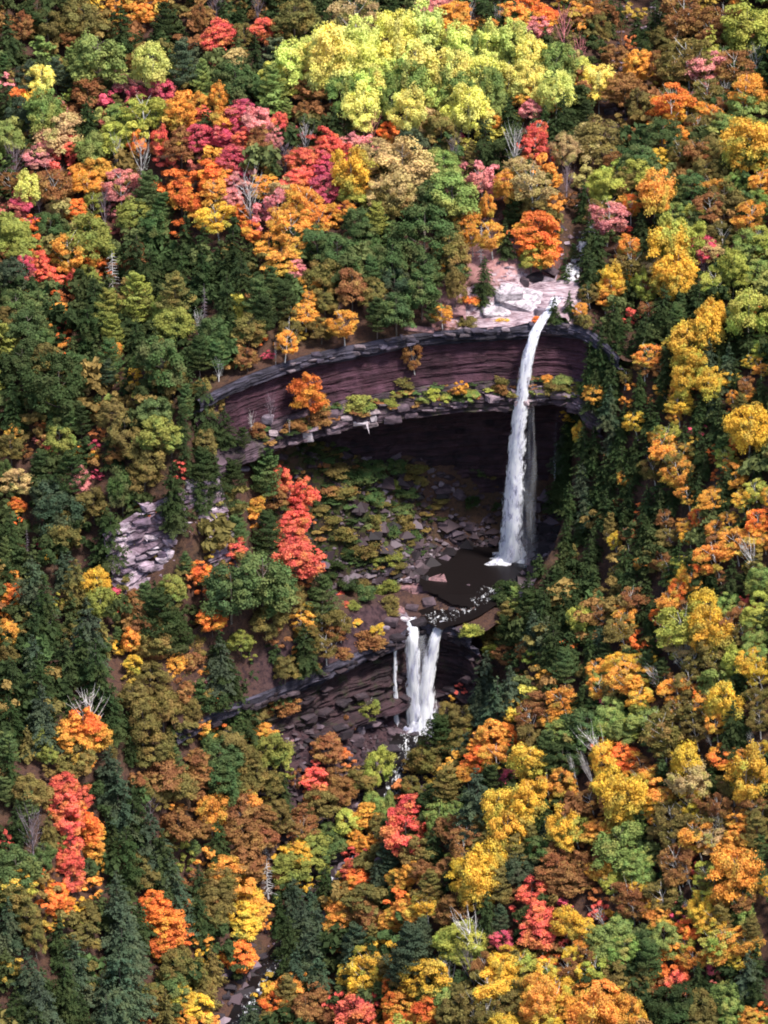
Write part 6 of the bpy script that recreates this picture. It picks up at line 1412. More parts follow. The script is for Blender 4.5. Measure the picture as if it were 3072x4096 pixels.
(0, 8, -72.6, -74, 6.7, 5.9, -7, 0, 6, 1, 1, 21, 2, 0, 1),
(7, 14, -70.8, -66.3, 7.1, 7.1, -2, 0, 0, 2, 2, 21, 3, 0, 3),
(0, 4, -74.8, -78.8, 5.2, 4.9, -8, 0, 10),
(0, 4, -72.1, -77.8, 4.7, 5.6, -12, 0, 0, 0, 7, 21, 4, 0, 2),
(0, 4, -74.7, -81.9, 5.7, 5.4, -11, 0, 0, 0, 6, 21, 4, 0, 0),
(0, 4, -73.1, -82.2, 6.2, 5.5, -14, 0, 6, 0, 6, 21, 3, 0, 0),
(0, 3, -71.6, -80.3, 6.2, 5.5, -15, 0, 0, 1, 7, 21, 4, 0, 2),
(0, 3, -70.1, -80.2, 5.7, 5, -17, 0, 0, 1, 7, 21, 3, 0, 1),
(0, 2, -69.7, -81.7, 4.1, 4.1, -19, 0, 4, 1, 1, 46, 3, 0, 1),
(0, 4, -73.4, -85.6, 4.9, 4.4, -16, 0, 4, 1, 2, 46, 4, 0, 3),
(1, 8, -80.3, -83.6, 6.2, 5.5, -7, 0, 4, 1, 4, 21, 16, 5, 3),
(5, 16, -80.4, -86.2, 4.1, 5.2, -9, 0, 2, 1, 4, 21, 8, 1, 1),
(5, 16, -84.6, -83.7, 3.6, 4.6, -6, 0, 4, 1, 4, 21, 8, 1, 0),
(7, 15, -79.3, -92.3, 5.8, 8.9, -13, 0, 5, 1, 5, 21, -1, -1, 0),
(1, 16, -83.3, -93.8, 5.2, 4.6, -14, 0, 2, 1, 3, 46, 16, 1, 3),
(6, 8, -76.9, -87.5, 5.4, 7.3, -12, 0, 4, 1, 6, 21, 15, 7, 2),
(1, 16, -77.5, -90.3, 3.6, 3.2, -14, 0, 6, 1, 2, 46, 11, 1, 3),
(6, 12, -82.2, -89.1, 6, 8.1, -10, 0, 4, 1, 5, 21, 16, 5, 1),
(6, 13, -67.2, -71.7, 8.4, 11.4, -13, 0, 0, 1, 6, 15, 13, 6, 3),
(6, 13, -65.3, -74.3, 10.2, 13.8, -18, 0, 0, 1, 0, 21, 12, 6, 0),
(5, 8, -67, -66, 2.6, 3.3, -7, 0, 2, 1, 1, 21, 13, 6, 3),
(6, 12, -62.7, -73.5, 10.2, 13.8, -21, 0, 0, 1, 0, 21, 8, 5, 0),
(7, 15, -60.2, -66.5, 3.6, 3.6, -18, 0, 4, 2, 0, 21, 13, 6, 3),
(6, 13, -59.9, -74.8, 10.2, 13.8, -26, 0, 0, 2, 2, 20, 15, 7, 1),
(6, 12, -63.9, -81, 10.2, 13.8, -26, 0, 0, 1, 3, 20, 12, 6, 1),
(6, 12, -57.7, -75.7, 9, 12.2, -29, 0, 4, 1, 2, 20, 13, 6, 1),
(6, 12, -66.6, -77.2, 5.4, 7.3, -19, 0, 4, 1, 7, 21, 12, 6, 3),
(5, 8, -61.2, -65.5, 3.4, 4.3, -16, 0, 2, 1, 7, 15, 8, 1, 0),
(0, 7, -55.2, -66.4, 7.2, 6.4, -25, 0, 0, 2, 2, 20, 13, 6, 2),
(1, 8, -58.6, -63.8, 5.2, 4.6, -18, 0, 4, 2, 7, 15, 8, 5, 2),
(1, 8, -55.3, -61.3, 6.7, 5.9, -19, 0, 4, 2, 7, 15, 8, 1, 2),
(1, 8, -61.8, -59.4, 7.2, 8.3, -9, 0, 0, 1, 0, 15, 8, 1, 0),
(1, 8, -58.3, -54, 7.2, 6.7, -7, 0, 0, 1, 5, 16, 8, 1, 1),
(1, 8, -63.6, -56.4, 5.7, 5, -2, 0, 4, 1, 1, 15, 12, 6, 2),
(1, 8, -59.8, -60, 6.7, 5.9, -12, 0, 4, 1, 0, 15, 16, 5, 0),
(5, 16, -56.2, -59.1, 4.9, 6.2, -16, 0, 4, 2, 0, 15, 7, 0, 3),
(0, 7, -58.2, -62.3, 7.2, 6.4, -17, 0, 6, 2, 0, 21, 8, 1, 3),
(6, 12, -63.9, -62.2, 4.2, 5.7, -9, 0, 5, 1, 1, 21, 8, 1, 1),
(6, 12, -67, -62, 7.8, 10.6, -4, 0, 4, 1, 1, 15, 8, 1, 0),
(0, 7, -62.6, -65.2, 4.1, 3.6, -14, 0, 4, 1, 7, 15, 8, 5, 0),
(5, 11, -51.9, -48.3, 5.2, 6.6, -8, 0, 4, 1, 7, 16, 8, 1, 3),
(0, 7, -49, -46.2, 4.7, 4.1, -9, 0, 4, 1, 7, 16, 8, 0, 1),
(0, 2, -51.5, -49.9, 4.7, 4.5, -11, 0, 4, 1, 6, 16, 8, 1, 1),
(5, 11, -44.6, -46.4, 3.6, 6, -15, 0, 5, 2, 4, 8, 8, 1, 3),
(1, 8, -46, -49.1, 6.7, 5.9, -16, 0, 4, 2, 7, 16, 8, 1, 3),
(1, 16, -50, -50.6, 4.1, 3.6, -13, 0, 2, 2, 4, 8, 11, 1, 3),
(0, 2, -40.6, -43.8, 4.7, 4.1, -16, 0, 4, 1, 4, 8, 17, 1, 3),
(1, 17, -39.7, -46.5, 6.7, 5.9, -19, 0, 4, 1, 4, 8, 2, 0, 1),
(1, 17, -37.2, -45.3, 4.9, 4.4, -20, 0, 4, 1, 5, 8, 17, 1, 2),
(1, 8, -43.9, -49.8, 6.2, 5.5, -19, 0, 4, 2, 4, 8, 8, 1, 1),
(1, 11, -48, -52.8, 7.2, 6.4, -18, 0, 4, 2, 6, 16, 8, 1, 1),
(1, 11, -47.6, -55.9, 7.8, 6.8, -21, 0, 4, 2, 6, 16, 8, 0, 0),
(0, 7, -51.8, -54.3, 4.4, 4, -15, 0, 4, 2, 6, 16, 7, 0, 3),
(0, 8, -41.4, -50.8, 6.7, 5.9, -22, 0, 0, 2, 5, 8, 8, 0, 2),
(0, 8, -38.4, -49.8, 5.7, 5, -24, 0, 0, 2, 5, 8, 8, 1, 3),
(6, 12, -36.3, -50.1, 5.1, 6.9, -26, 0, 4, 2, 5, 8, 8, 0, 2),
(0, 7, -50.9, -56.3, 5.2, 4.6, -19, 0, 4, 2, 6, 16, 7, 0, 1),
(0, 8, -45.8, -53.8, 4.7, 4.1, -21, 0, 4, 2, 5, 8, 11, 1, 2),
(0, 8, -43.1, -52.2, 4.7, 4.1, -22, 0, 4, 2, 5, 8, 8, 0, 0),
(0, 7, -28.3, -40.4, 6.7, 5.9, -22, 0, 0, 0, 6, 8, 7, 0, 3),
(0, 4, -30.8, -45.5, 5.7, 5, -25, 0, 6, 1, 6, 8, 7, 0, 0),
(0, 7, -26.9, -44.4, 5.7, 5.9, -26, 0, 0, 1, 6, 8, 7, 0, 3),
(0, 7, -25.6, -45.8, 6.7, 5.9, -28, 0, 0, 1, 6, 8, 7, 0, 1),
(0, 8, -29.9, -49, 6.7, 5.9, -29, 0, 0, 1, 6, 8, 7, 0, 2),
(0, 8, -22.6, -42.2, 5.7, 5.4, -28, 0, 0, 1, 3, 17, 7, 0, 2),
(1, 1, -19.4, -39, 4.9, 7.2, -28, 0, 4, 1, 3, 17, 8, 0, 2),
(2, 2, -49.5, -61.4, 5.5, 6.9, -25, 0, 4, 2, 1, 20, 7, 0, 3),
(0, 7, -50.8, -63.2, 4.1, 4.6, -26, 0, 4, 2, 1, 20, 16, 5, 3),
(6, 12, -48.2, -64.8, 7.2, 9.8, -30, 0, 4, 2, 1, 20, 2, 0, 3),
(0, 7, -44.2, -57.9, 7.8, 6.8, -27, 0, 0, 2, 2, 19, 8, 0, 1),
(0, 2, -43, -54.2, 5.2, 4.6, -25, 0, 0, 2, 2, 19, 8, 0, 1),
(0, 7, -41.3, -55.9, 5.7, 5, -27, 0, 0, 2, 5, 8, 8, 0, 1),
(0, 7, -44.1, -60.9, 7.2, 6.4, -29, 0, 0, 1, 2, 19, 7, 0, 3),
(0, 7, -40.4, -58.5, 5.7, 5, -30, 0, 0, 1, 2, 19, 14, 8, 3),
(0, 7, -43.2, -63.6, 7.2, 6.4, -33, 0, 6, 2, 2, 47, 7, 0, 3),
(0, 8, -37.1, -54.1, 5.7, 5, -29, 0, 0, 2, 2, 19, 8, 1, 1),
(1, 8, -38, -52.1, 4.1, 3.6, -26, 0, 2, 2, 5, 8, 8, 0, 3),
(3, 7, -32.9, -54.4, 5.5, 4.9, -32, 0.07, 0, 2, 6, 8, 7, 0, 1),
(0, 7, -32.9, -51.6, 5.7, 5, -30, 0, 0, 2, 6, 8, 7, 3, 3),
(8, 14, -39.6, -59, 3.4, 4.4, -31, 0, 4, 1, 2, 19, 7, 0, 1),
(1, 16, -28.2, -51.7, 4.1, 3.6, -32, 0, 2, 2, 4, 17, 16, 1, 3),
(1, 17, -31.1, -55.4, 6.2, 5.5, -34, 0, 4, 2, 4, 17, 0, 0, 2),
(0, 0, -33.7, -57.8, 6.2, 5.5, -34, 0, 6, 2, 4, 17, 8, 0, 1),
(1, 16, -28.2, -55, 5.7, 5, -35, 0, 4, 2, 5, 17, 16, 1, 1),
(1, 1, -24.8, -50.2, 6.2, 5.5, -32, 0, 4, 1, 4, 17, 2, 0, 0),
(0, 2, -21.3, -48.8, 6.2, 5.5, -32, 0, 0, 1, 4, 17, 10, 1, 0),
(1, 10, -19.6, -45.8, 4.9, 4.3, -30, 0, 4, 1, 4, 17, 2, 0, 2),
(0, 2, -22.6, -52.7, 4.7, 4.1, -33, 0, 4, 1, 5, 17, 2, 0, 0),
(0, 2, -20.4, -54.8, 4.7, 4.1, -34, 0, 4, 1, 5, 17, 2, 0, 2),
(1, 8, -19.2, -50.8, 4.1, 4.6, -32, 0, 4, 1, 5, 17, 10, 1, 0),
(5, 16, -52.6, -66, 2.6, 3.1, -27, 0, 2, 1, 1, 20, 7, 0, 1),
(6, 13, 2.8, -52.7, 8.4, 11.4, -9, 0, 4, 1, 2, 43, 13, 6, 3),
(6, 13, -0, -29.3, 6, 8.1, -18, 0, 4, 1, 2, 43, 13, 6, 0),
(6, 13, 1.2, -50.6, 7.2, 9.8, -11, 0, 4, 0, 2, 43, 13, 6, 1),
(0, 0, 5.6, -52.9, 5.2, 4.6, -6, 0, 4, 1, 1, 43, 7, 3, 3),
(3, 7, 10, -58.5, 5.5, 4.9, -8, 0.3, 4, 1, 1, 43, 8, 1, 3),
(0, 7, 10.9, -54.8, 5.7, 5, -4, 0, 6, 1, 1, 43, 2, 3, 3),
(3, 2, 15.8, -59.6, 5.5, 4.9, -5, 0.3, 6, 1, 1, 43, 7, 3, 1),
(3, 2, 13.1, -60.3, 4.2, 3.7, -6, 0.3, 6, 1, 0, 43, 10, 1, 0),
(3, 7, 15.8, -55.1, 3, 2.7, -1, 0.22, 2, 2, 1, 43, 12, 6, 3),
(6, 12, 15.7, -57.1, 3.2, 5.7, -2, 0, 5, 2, 2, 39, 7, 3, 1),
(1, 8, -5.6, -26.2, 4.7, 4.1, -21, 0, 4, 1, 3, 43, 8, 1, 0),
(1, 8, -3, -29.4, 5.2, 4.6, -21, 0, 4, 1, 3, 43, 3, 4, 0),
(4, 3, -2.1, -26.7, 1.3, 1, -19, 0, 2, 0, 3, 43, 8, 1, 2),
(5, 12, -7.5, -34.4, 6.7, 8.5, -26, 0, 0, 1, 4, 43, 8, 0, 3),
(0, 8, -8.1, -33.9, 7.2, 6.4, -26, 0, 0, 1, 4, 43, 12, 5, 1),
(1, 8, -4, -35.2, 5.2, 5.5, -23, 0, 4, 1, 4, 43, 8, 0, 2),
(0, 8, -10.7, -37, 6.7, 5.9, -27, 0, 0, 1, 2, 17, 8, 0, 1),
(0, 2, 1.9, -57, 7.2, 6.4, -11, 0, 32),
(0, 3, 0, -56.3, 5.7, 5, -13, 0, 0, 0, 5, 43, 2, 0, 1),
(0, 3, 4.8, -57.8, 5.2, 4.6, -9, 0, 4, 0, 0, 43, 2, 0, 2),
(0, 3, -1, -58.7, 5.7, 5, -14, 0, 4, 0, 5, 43, 2, 3, 3),
(3, 2, 2.7, -61.9, 5.5, 4.9, -13, 0.08, 0, 0, 6, 43, 3, 0, 2),
(6, 12, 5.3, -63.1, 5.4, 7.3, -11, 0, 5, 0, 7, 43, 5, 0, 3),
(1, 8, 8.5, -62, 5.7, 5, -8, 0, 4, 1, 0, 43, 0, 2, 3),
(5, 11, 11.6, -67.3, 5.2, 6.6, -9, 0, 4, 1, 0, 43, 0, 4, 0),
(1, 10, 14.4, -64.5, 6, 5.2, -6, 0, 4, 1, 0, 43, 11, 5, 2),
(1, 12, 14.2, -70.6, 6.7, 5.9, -9, 0, 4, 1, 0, 43, 0, 4, 1),
(4, 0, 13.3, -63.2, 1.6, 0.9, -6, 0, 6, 1, 0, 43, 11, 5, 2),
(2, 0, 8.2, -69.2, 6.1, 7.7, -11, 0, 4, 1, 7, 43, 0, 3, 3),
(3, 0, 11.1, -67.9, 4.4, 4, -10, 0.26, 4, 1, 7, 43, 0, 2, 1),
(0, 5, 4.8, -67.6, 4.9, 4.4, -13, 0, 4, 1, 6, 43, 12, 5, 2),
(3, 2, -1.4, -58.6, 3.3, 3, -15, 0.15, 2, 1, 5, 43, 3, 0, 1),
(3, 2, -2.3, -60.2, 3.9, 3.5, -17, 0.24, 6, 1, 5, 43, 2, 3, 1),
(5, 8, -6.3, -61.7, 5.7, 7.2, -20, 0, 6, 1, 1, 17, 8, 0, 3),
(0, 8, -12.7, -41.9, 5.2, 4.6, -28, 0, 4, 0, 2, 17, 3, 4, 3),
(6, 13, -1.4, -73.3, 10.2, 13.8, -19, 0, 0, 1, 6, 43, 12, 5, 0),
(5, 12, 1.3, -67.8, 5.2, 6.6, -15, 0, 4, 1, 6, 43, 13, 6, 2),
(0, 8, -6.9, -59.4, 4.9, 4.3, -19, 0, 4, 1, 1, 17, 8, 5, 1),
(0, 8, -9.3, -51.2, 4.7, 4.1, -25, 0, 4, 0, 1, 17, 3, 4, 2),
(4, 3, -10.5, -41.4, 1.3, 1.2, -28, 0, 2, 0, 1, 17, 4, 0, 3),
(0, 4, -13, -60.8, 8.3, 7.3, -26, 0, 6),
(0, 4, -13.7, -66.1, 8.8, 7.7, -28, 0, 6, 0, 6, 17, 4, 0, 1),
(0, 7, -15.8, -63.5, 5.2, 4.6, -28, 0, 6, 1, 5, 17, 4, 0, 1),
(1, 10, -17, -46.2, 2.8, 4.9, -31, 0, 5, 0, 4, 17, 8, 1, 3),
(1, 10, -17.5, -47.7, 2.6, 3.7, -31, 0, 2, 0, 4, 17, 8, 1, 2),
(5, 13, -16.8, -67.5, 5.2, 6.6, -31, 0, 4, 1, 5, 17, 7, 0, 1),
(0, 8, -11.6, -70.2, 6.7, 5.9, -27, 0, 0, 1, 6, 17, 12, 6, 0),
(1, 10, -7.8, -66.8, 5.2, 6, -23, 0, 4, 0, 0, 17, 7, 0, 0),
(1, 10, -5.3, -65.7, 4.1, 3.6, -20, 0, 2, 1, 0, 17, 10, 1, 2),
(0, 7, -6.2, -70.3, 6.2, 5.5, -22, 0, 0, 1, 7, 17, 10, 1, 1),
(6, 12, -8.9, -71.2, 5.4, 7.3, -25, 0, 4, 1, 7, 17, 8, 0, 2),
(3, 8, 1, -73.8, 5, 4.4, -19, 0.21, 4, 1, 0, 17, 7, 3, 3),
(2, 0, 2.5, -75, 6.1, 7.7, -18, 0, 4, 1, 6, 43, 1, 3, 0),
(3, 1, 5.2, -73.8, 4.4, 4, -16, 0.18, 4, 1, 6, 43, 0, 2, 2),
(2, 0, 4.3, -80.5, 6.7, 8.4, -20, 0, 6, 2, 6, 43, 12, 6, 3),
(3, 1, 8.3, -75.1, 3.6, 3.2, -16, 0.31, 4, 2, 6, 43, 0, 3, 3),
(3, 0, 8.8, -77.2, 3.6, 3.2, -16, 0.23, 4, 2, 2, 18, 8, 5, 3),
(2, 0, 8, -76.3, 6.7, 8.4, -15, 0, 4, 1, 7, 43, 0, 2, 3),
(2, 0, 7.2, -77.5, 6.1, 7.7, -17, 0, 6, 1, 7, 43, 0, 2, 1),
(0, 2, 13.7, -74.2, 5.7, 5.9, -11, 0, 0, 1, 3, 39, 12, 1, 1),
(3, 2, 12, -73.6, 4.4, 4, -12, 0.16, 4, 1, 7, 43, 2, 0, 0),
(7, 14, 17.2, -73.6, 1.3, 5.9, -10, 0.26, 2, 2, 2, 18, 12, 1, 1),
(6, 12, 10.1, -77.7, 6.3, 8.5, -16, 0, 4, 2, 4, 39, 2, 3, 1),
(2, 0, 14, -83, 6.1, 7.7, -18, 0, 4, 1, 4, 39, 1, 3, 3),
(3, 1, 16.9, -82.5, 5.5, 4.9, -17, 0.29, 0, 1, 4, 39, 0, 2, 1),
(6, 13, 10.8, -81.4, 6, 8.1, -18, 0, 4, 1, 4, 39, 8, 5, 2),
(5, 8, 8, -80.8, 4.7, 5.9, -19, 0, 4, 1, 2, 18, 0, 3, 1),
(6, 12, 3.5, -79.3, 6, 8.1, -20, 0, 4, 2, 3, 18, 0, 2, 1),
(3, 7, -2, -75.4, 5, 4.4, -22, 0.19, 4, 1, 7, 17, 7, 3, 3),
(3, 7, -2.6, -78.3, 5.5, 4.9, -24, 0.16, 6, 2, 2, 40, 7, 3, 1),
(2, 0, 0.5, -84.3, 7, 8.8, -25, 0, 6, 2, 2, 40, 0, 2, 3),
(5, 8, 5.3, -82.5, 5.2, 6.6, -21, 0, 4, 1, 2, 18, 12, 6, 1),
(1, 11, 9, -82, 5.7, 5, -19, 0, 4, 1, 2, 18, 8, 5, 1),
(0, 7, 13.2, -84.2, 5.2, 4.6, -19, 0, 6, 1, 4, 39, 7, 0, 3),
(6, 12, 18, -59.7, 5.4, 7.3, -1, 0, 5, 2, 1, 43, 8, 1, 1),
(3, 2, 21.5, -60.2, 4.7, 4.2, 0, 0.13, 4, 2, 1, 43, 10, 1, 1),
(3, 8, 24.1, -61.7, 4.2, 3.7, 1, 0.21, 4, 2, 5, 38, 2, 3, 2),
(1, 11, 19.9, -61.2, 3.4, 3, -1, 0, 2, 2, 0, 43, 12, 6, 1),
(1, 10, 23, -65.2, 5.2, 4.6, -1, 0, 4, 2, 0, 43, 10, 1, 3),
(1, 11, 18.6, -66.2, 6.2, 5.5, -3, 0, 4, 2, 0, 43, 11, 1, 1),
(1, 10, 22.5, -67.5, 5.7, 5, -2, 0, 4, 2, 2, 39, 0, 4, 1),
(4, 0, 22.5, -63.3, 1.1, 0.8, 0, 0, 2, 2, 2, 39, 10, 1, 3),
(3, 2, 27.1, -62.4, 3, 2.7, 3, 0.28, 2, 2, 5, 38, 12, 6, 3),
(3, 0, 28.6, -66.8, 5, 4.4, 2, 0.12, 4, 2, 5, 38, 1, 3, 3),
(3, 1, 28.8, -67.4, 3.9, 3.5, 1, 0.27, 6, 2, 2, 39, 0, 3, 1),
(6, 12, 25.5, -63.2, 3.2, 3.7, 2, 0, 5, 2, 2, 39, 2, 3, 1),
(7, 14, 32.7, -65.2, 3.6, 4.9, 3, 0.43, 4, 2, 5, 38, 7, 3, 1),
(7, 14, 33.3, -64.2, 2.7, 2.7, 5, 0.4, 2, 2, 2, 39, 7, 3, 1),
(3, 2, 35.4, -69.6, 5.3, 4.7, 4, 0.28, 4, 2, 5, 38, 8, 3, 3),
(3, 8, 34.8, -72, 4.7, 4.2, 3, 0.08, 4, 2, 6, 38, 2, 3, 3),
(3, 2, 34.9, -71.6, 3, 2.7, 3, 0.23, 2, 2, 6, 38, 8, 3, 1),
(1, 10, 29, -71, 6.2, 5.5, 0, 0, 4, 2, 5, 38, 1, 1, 2),
(1, 1, 26.7, -69.8, 5.2, 4.6, -1, 0, 4, 2, 2, 39, 10, 1, 3),
(1, 10, 25.4, -70.5, 5.2, 4.6, -2, 0, 4, 2, 2, 39, 1, 1, 1),
(3, 8, 33.3, -75.7, 7.2, 6.4, -4, 0.29, 6, 2, 2, 39, 11, 1, 2),
(3, 8, 32.3, -76.5, 5.5, 4.9, -3, 0.09, 0, 2, 1, 39, 8, 3, 1),
(1, 11, 29.4, -72.7, 3.9, 3.6, -1, 0, 2, 2, 2, 39, 8, 3, 0),
(3, 3, 38.7, -71.2, 3.6, 3.2, 6, 0.15, 4, 2, 6, 38, 2, 3, 3),
(3, 2, 39.1, -74.2, 4.7, 4.2, 4, 0.14, 4, 2, 6, 38, 8, 3, 3),
(1, 10, 40.2, -72.8, 4.7, 4.1, 7, 0, 6, 1, 6, 38, 0, 2, 0),
(2, 0, 42.2, -78.4, 6.4, 8.1, 4, 0, 4, 2, 6, 38, 10, 1, 2),
(3, 8, 38.4, -74.8, 5, 4.4, 2, 0.21, 0, 2, 6, 38, 8, 3, 3),
(3, 2, 41.2, -78.3, 4.7, 4.3, 3, 0.18, 4, 2, 6, 38, 12, 6, 0),
(3, 8, 38, -77.2, 5.3, 4.7, 0, 0.19, 4, 2, 6, 38, 8, 3, 1),
(7, 14, 40.5, -79.3, 1.6, 3.9, 0, 0.39, 5, 2, 6, 38, 12, 6, 3),
(6, 12, 43.2, -81.6, 7.8, 10.6, 3, 0, 0, 2, 6, 38, 12, 6, 3),
(3, 8, 48, -79.5, 5, 4.8, 8, 0.08, 0, 2, 7, 38, 8, 3, 3),
(3, 8, 48.3, -82, 4.7, 4.2, 6, 0.09, 4, 2, 7, 38, 8, 3, 1),
(6, 12, 46.2, -81.4, 3.2, 3.7, 5, 0, 5, 2, 6, 38, 12, 6, 2),
(6, 12, 44.9, -81.5, 4.8, 6.5, 4, 0, 5, 2, 6, 38, 12, 6, 0),
(7, 14, 47.1, -83, 1.8, 3, 4, 0.23, 5, 2, 6, 38, 12, 6, 1),
(3, 0, 48.2, -85.4, 3, 2.7, 3, 0.11, 2, 2, 6, 38, 14, 7, 2),
(2, 0, 21.1, -74.6, 5.5, 6.9, -8, 0, 6, 2, 2, 39, 8, 3, 3),
(3, 8, 21, -72.5, 3.9, 3.5, -6, 0.1, 4, 1, 2, 39, 14, 7, 2),
(0, 3, 24.5, -73.9, 5.7, 5, -5, 0, 4, 2, 2, 39, 0, 2, 2),
(7, 14, 22.5, -72.8, 4.5, 7.4, -9, 0.44, 0, 2, 0, 43, 8, 3, 0),
(7, 14, 20.7, -75.6, 2, 6.9, -11, 0.41, 5, 2, 2, 18, 8, 3, 1),
(2, 0, 22.2, -79.3, 5.5, 6.9, -10, 0, 6, 1, 2, 39, 0, 2, 0),
(2, 0, 24.4, -83.8, 7.6, 9.6, -13, 0, 6, 1, 2, 39, 0, 3, 3),
(3, 0, 28.2, -79.9, 5, 4.4, -8, 0.1, 6, 1, 2, 39, 2, 3, 0),
(0, 2, 30.6, -82.1, 6, 5.3, -8, 0, 0, 1, 1, 39, 2, 3, 3),
(3, 2, 30.3, -78.9, 3.9, 3.5, -6, 0.2, 6, 2, 0, 43, 2, 0, 3),
(3, 7, 28.1, -75.9, 3.6, 3.2, -5, 0.16, 4, 1, 2, 39, 0, 3, 3),
(3, 0, 26.2, -82.7, 6.6, 5.9, -12, 0.16, 6, 1, 2, 39, 0, 2, 1),
(3, 0, 30.6, -83.5, 4.2, 3.7, -10, 0.16, 6, 1, 1, 39, 8, 3, 3),
(2, 0, 35.3, -83, 6.4, 8.1, -5, 0, 6, 2, 1, 39, 9, 3, 3),
(7, 14, 37.8, -80.4, 2, 2.7, -2, 0.35, 2, 2, 1, 39, 9, 3, 3),
(3, 8, 38.6, -81.9, 3, 2.7, -2, 0.17, 2, 2, 1, 39, 9, 3, 3),
(3, 9, 36.9, -85.6, 7.2, 6.4, -7, 0.13, 0, 2, 1, 39, 9, 3, 3),
(3, 9, 37.1, -85.2, 4.4, 4, -7, 0.16, 4, 2, 1, 39, 9, 3, 1),
(0, 3, 41.9, -83.2, 5.2, 4.6, 0, 0, 6, 2, 6, 38, 12, 6, 3),
(2, 0, 45.2, -91.2, 7.6, 9.6, -4, 0, 6, 2, 6, 38, 2, 3, 2),
(3, 2, 44.8, -83.7, 2.8, 2.6, 2, 0.11, 2, 2, 1, 39, 8, 3, 3),
(7, 14, 49.5, -88.6, 2, 3.7, 0, 0.34, 5, 2, 6, 38, 0, 3, 3),
(3, 8, 46.3, -88.9, 5.5, 4.9, -3, 0.25, 6, 2, 1, 39, 8, 3, 3),
(3, 0, 44.9, -88.4, 4.4, 4, -2, 0.17, 4, 2, 1, 39, 8, 3, 2),
(3, 0, 47.1, -91.1, 5, 4.4, -3, 0.1, 4, 2, 0, 39, 7, 3, 3),
(3, 8, 43.5, -88.8, 5, 4.4, -4, 0.12, 4, 2, 1, 39, 0, 3, 0),
(6, 12, 39.7, -85, 4.5, 6.1, -3, 0, 5, 2, 6, 38, 12, 6, 1),
(6, 12, 40.2, -83.2, 4.2, 5.7, -1, 0, 2, 2, 1, 39, 8, 3, 3),
(6, 12, 31.1, -79.9, 6, 8.1, -6, 0, 4, 2, 1, 39, 8, 3, 1),
(6, 12, 33.6, -79, 3.2, 3.7, -3, 0, 5, 2, 1, 39, 9, 3, 3),
(6, 12, 26.9, -84.2, 5.4, 7.3, -12, 0, 4, 0, 1, 39, 10, 1, 3),
(3, 0, 28.9, -83.2, 2.8, 2.5, -10, 0.17, 2, 1, 1, 39, 0, 3, 1),
(3, 2, 30, -84.2, 3, 2.7, -11, 0.23, 2, 1, 1, 39, 8, 3, 3),
(3, 7, 24.4, -81.7, 6.1, 5.4, -13, 0.27, 0, 1, 2, 39, 14, 7, 3),
(3, 7, 20.9, -77, 3.9, 3.5, -10, 0.17, 4, 1, 3, 39, 7, 3, 3),
(3, 7, 19.6, -78.3, 4.2, 3.7, -12, 0.27, 4, 1, 3, 39, 7, 3, 1),
(7, 14, 24.7, -81.2, 3.3, 3.9, -12, 0.36, 4, 0, 2, 39, 7, 3, 1),
(0, 2, 19.7, -83.3, 6, 5.2, -15, 0, 0, 0, 4, 39, 10, 1, 3),
(1, 10, 23.5, -88.2, 8.5, 7.5, -17, 0, 28),
(1, 10, 25.2, -84.8, 4.4, 3.9, -13, 0, 2, 2, 7, 43, 10, 1, 3),
(1, 10, 21.3, -85.4, 4.1, 3.6, -16, 0, 2, 2, 7, 43, 2, 0, 1),
(3, 8, 33.2, -87.7, 6.1, 5.4, -12, 0.18, 6, 1, 0, 39, 8, 3, 0),
(3, 8, 35.2, -88.5, 5, 4.4, -11, 0.17, 4, 1, 0, 39, 8, 3, 2),
(3, 8, 31.8, -88.1, 5, 4.4, -13, 0.2, 4, 1, 0, 39, 8, 3, 0),
(3, 0, 37, -87.4, 5.3, 4.7, -9, 0.25, 6, 1, 1, 39, 9, 3, 1),
(3, 7, 38.4, -88, 5, 4.4, -8, 0.18, 4, 2, 0, 39, 7, 3, 3),
(3, 7, 39.5, -89.3, 3.9, 3.5, -8, 0.25, 6, 2, 0, 39, 8, 3, 3),
(3, 7, 41.6, -91.7, 3.6, 5.6, -9, 0.19, 5, 2, 0, 39, 8, 3, 3),
(3, 8, 38.8, -92.4, 5.5, 4.9, -11, 0.14, 6, 2, 0, 39, 8, 3, 2),
(7, 14, 41.9, -93, 2, 4.4, -10, 0.33, 5, 2, 0, 39, 9, 3, 3),
(3, 2, 37.8, -93.2, 6.1, 5.4, -13, 0.25, 6, 1, 0, 39, 4, 0, 3),
(3, 8, 37.2, -89.7, 3.6, 3.2, -10, 0.1, 2, 1, 0, 39, 8, 3, 0),
(3, 8, 33.6, -90.4, 5, 4.4, -14, 0.18, 6, 1, 0, 39, 8, 3, 2),
(0, 4, 35.1, -92.3, 4.4, 3.9, -13, 0, 4, 1, 0, 39, 2, 3, 1),
(3, 9, 39.9, -94.7, 5, 4.4, -12, 0.18, 4, 2, 0, 39, 14, 7, 1),
(0, 2, 44.4, -94.8, 4.9, 4.3, -8, 0, 4, 2, 0, 39, 8, 5, 0),
(0, 2, 43.1, -96.8, 6.2, 5.5, -11, 0, 6, 2, 2, 44, 2, 0, 2),
(0, 2, 41.5, -96.8, 5.7, 5, -12, 0, 6, 2, 0, 39, 9, 3, 2),
(3, 2, 44.6, -93.4, 4.2, 3.7, -8, 0.29, 6, 2, 2, 44, 2, 0, 0),
(3, 7, 46.8, -92.7, 4.7, 4.2, -6, 0.3, 6, 2, 0, 39, 8, 5, 3),
(3, 8, 47.8, -94.3, 4.4, 4, -6, 0.17, 4, 2, 0, 39, 8, 5, 3),
(5, 8, 46.5, -97.2, 5.2, 6.6, -9, 0, 4, 2, 0, 39, 2, 0, 2),
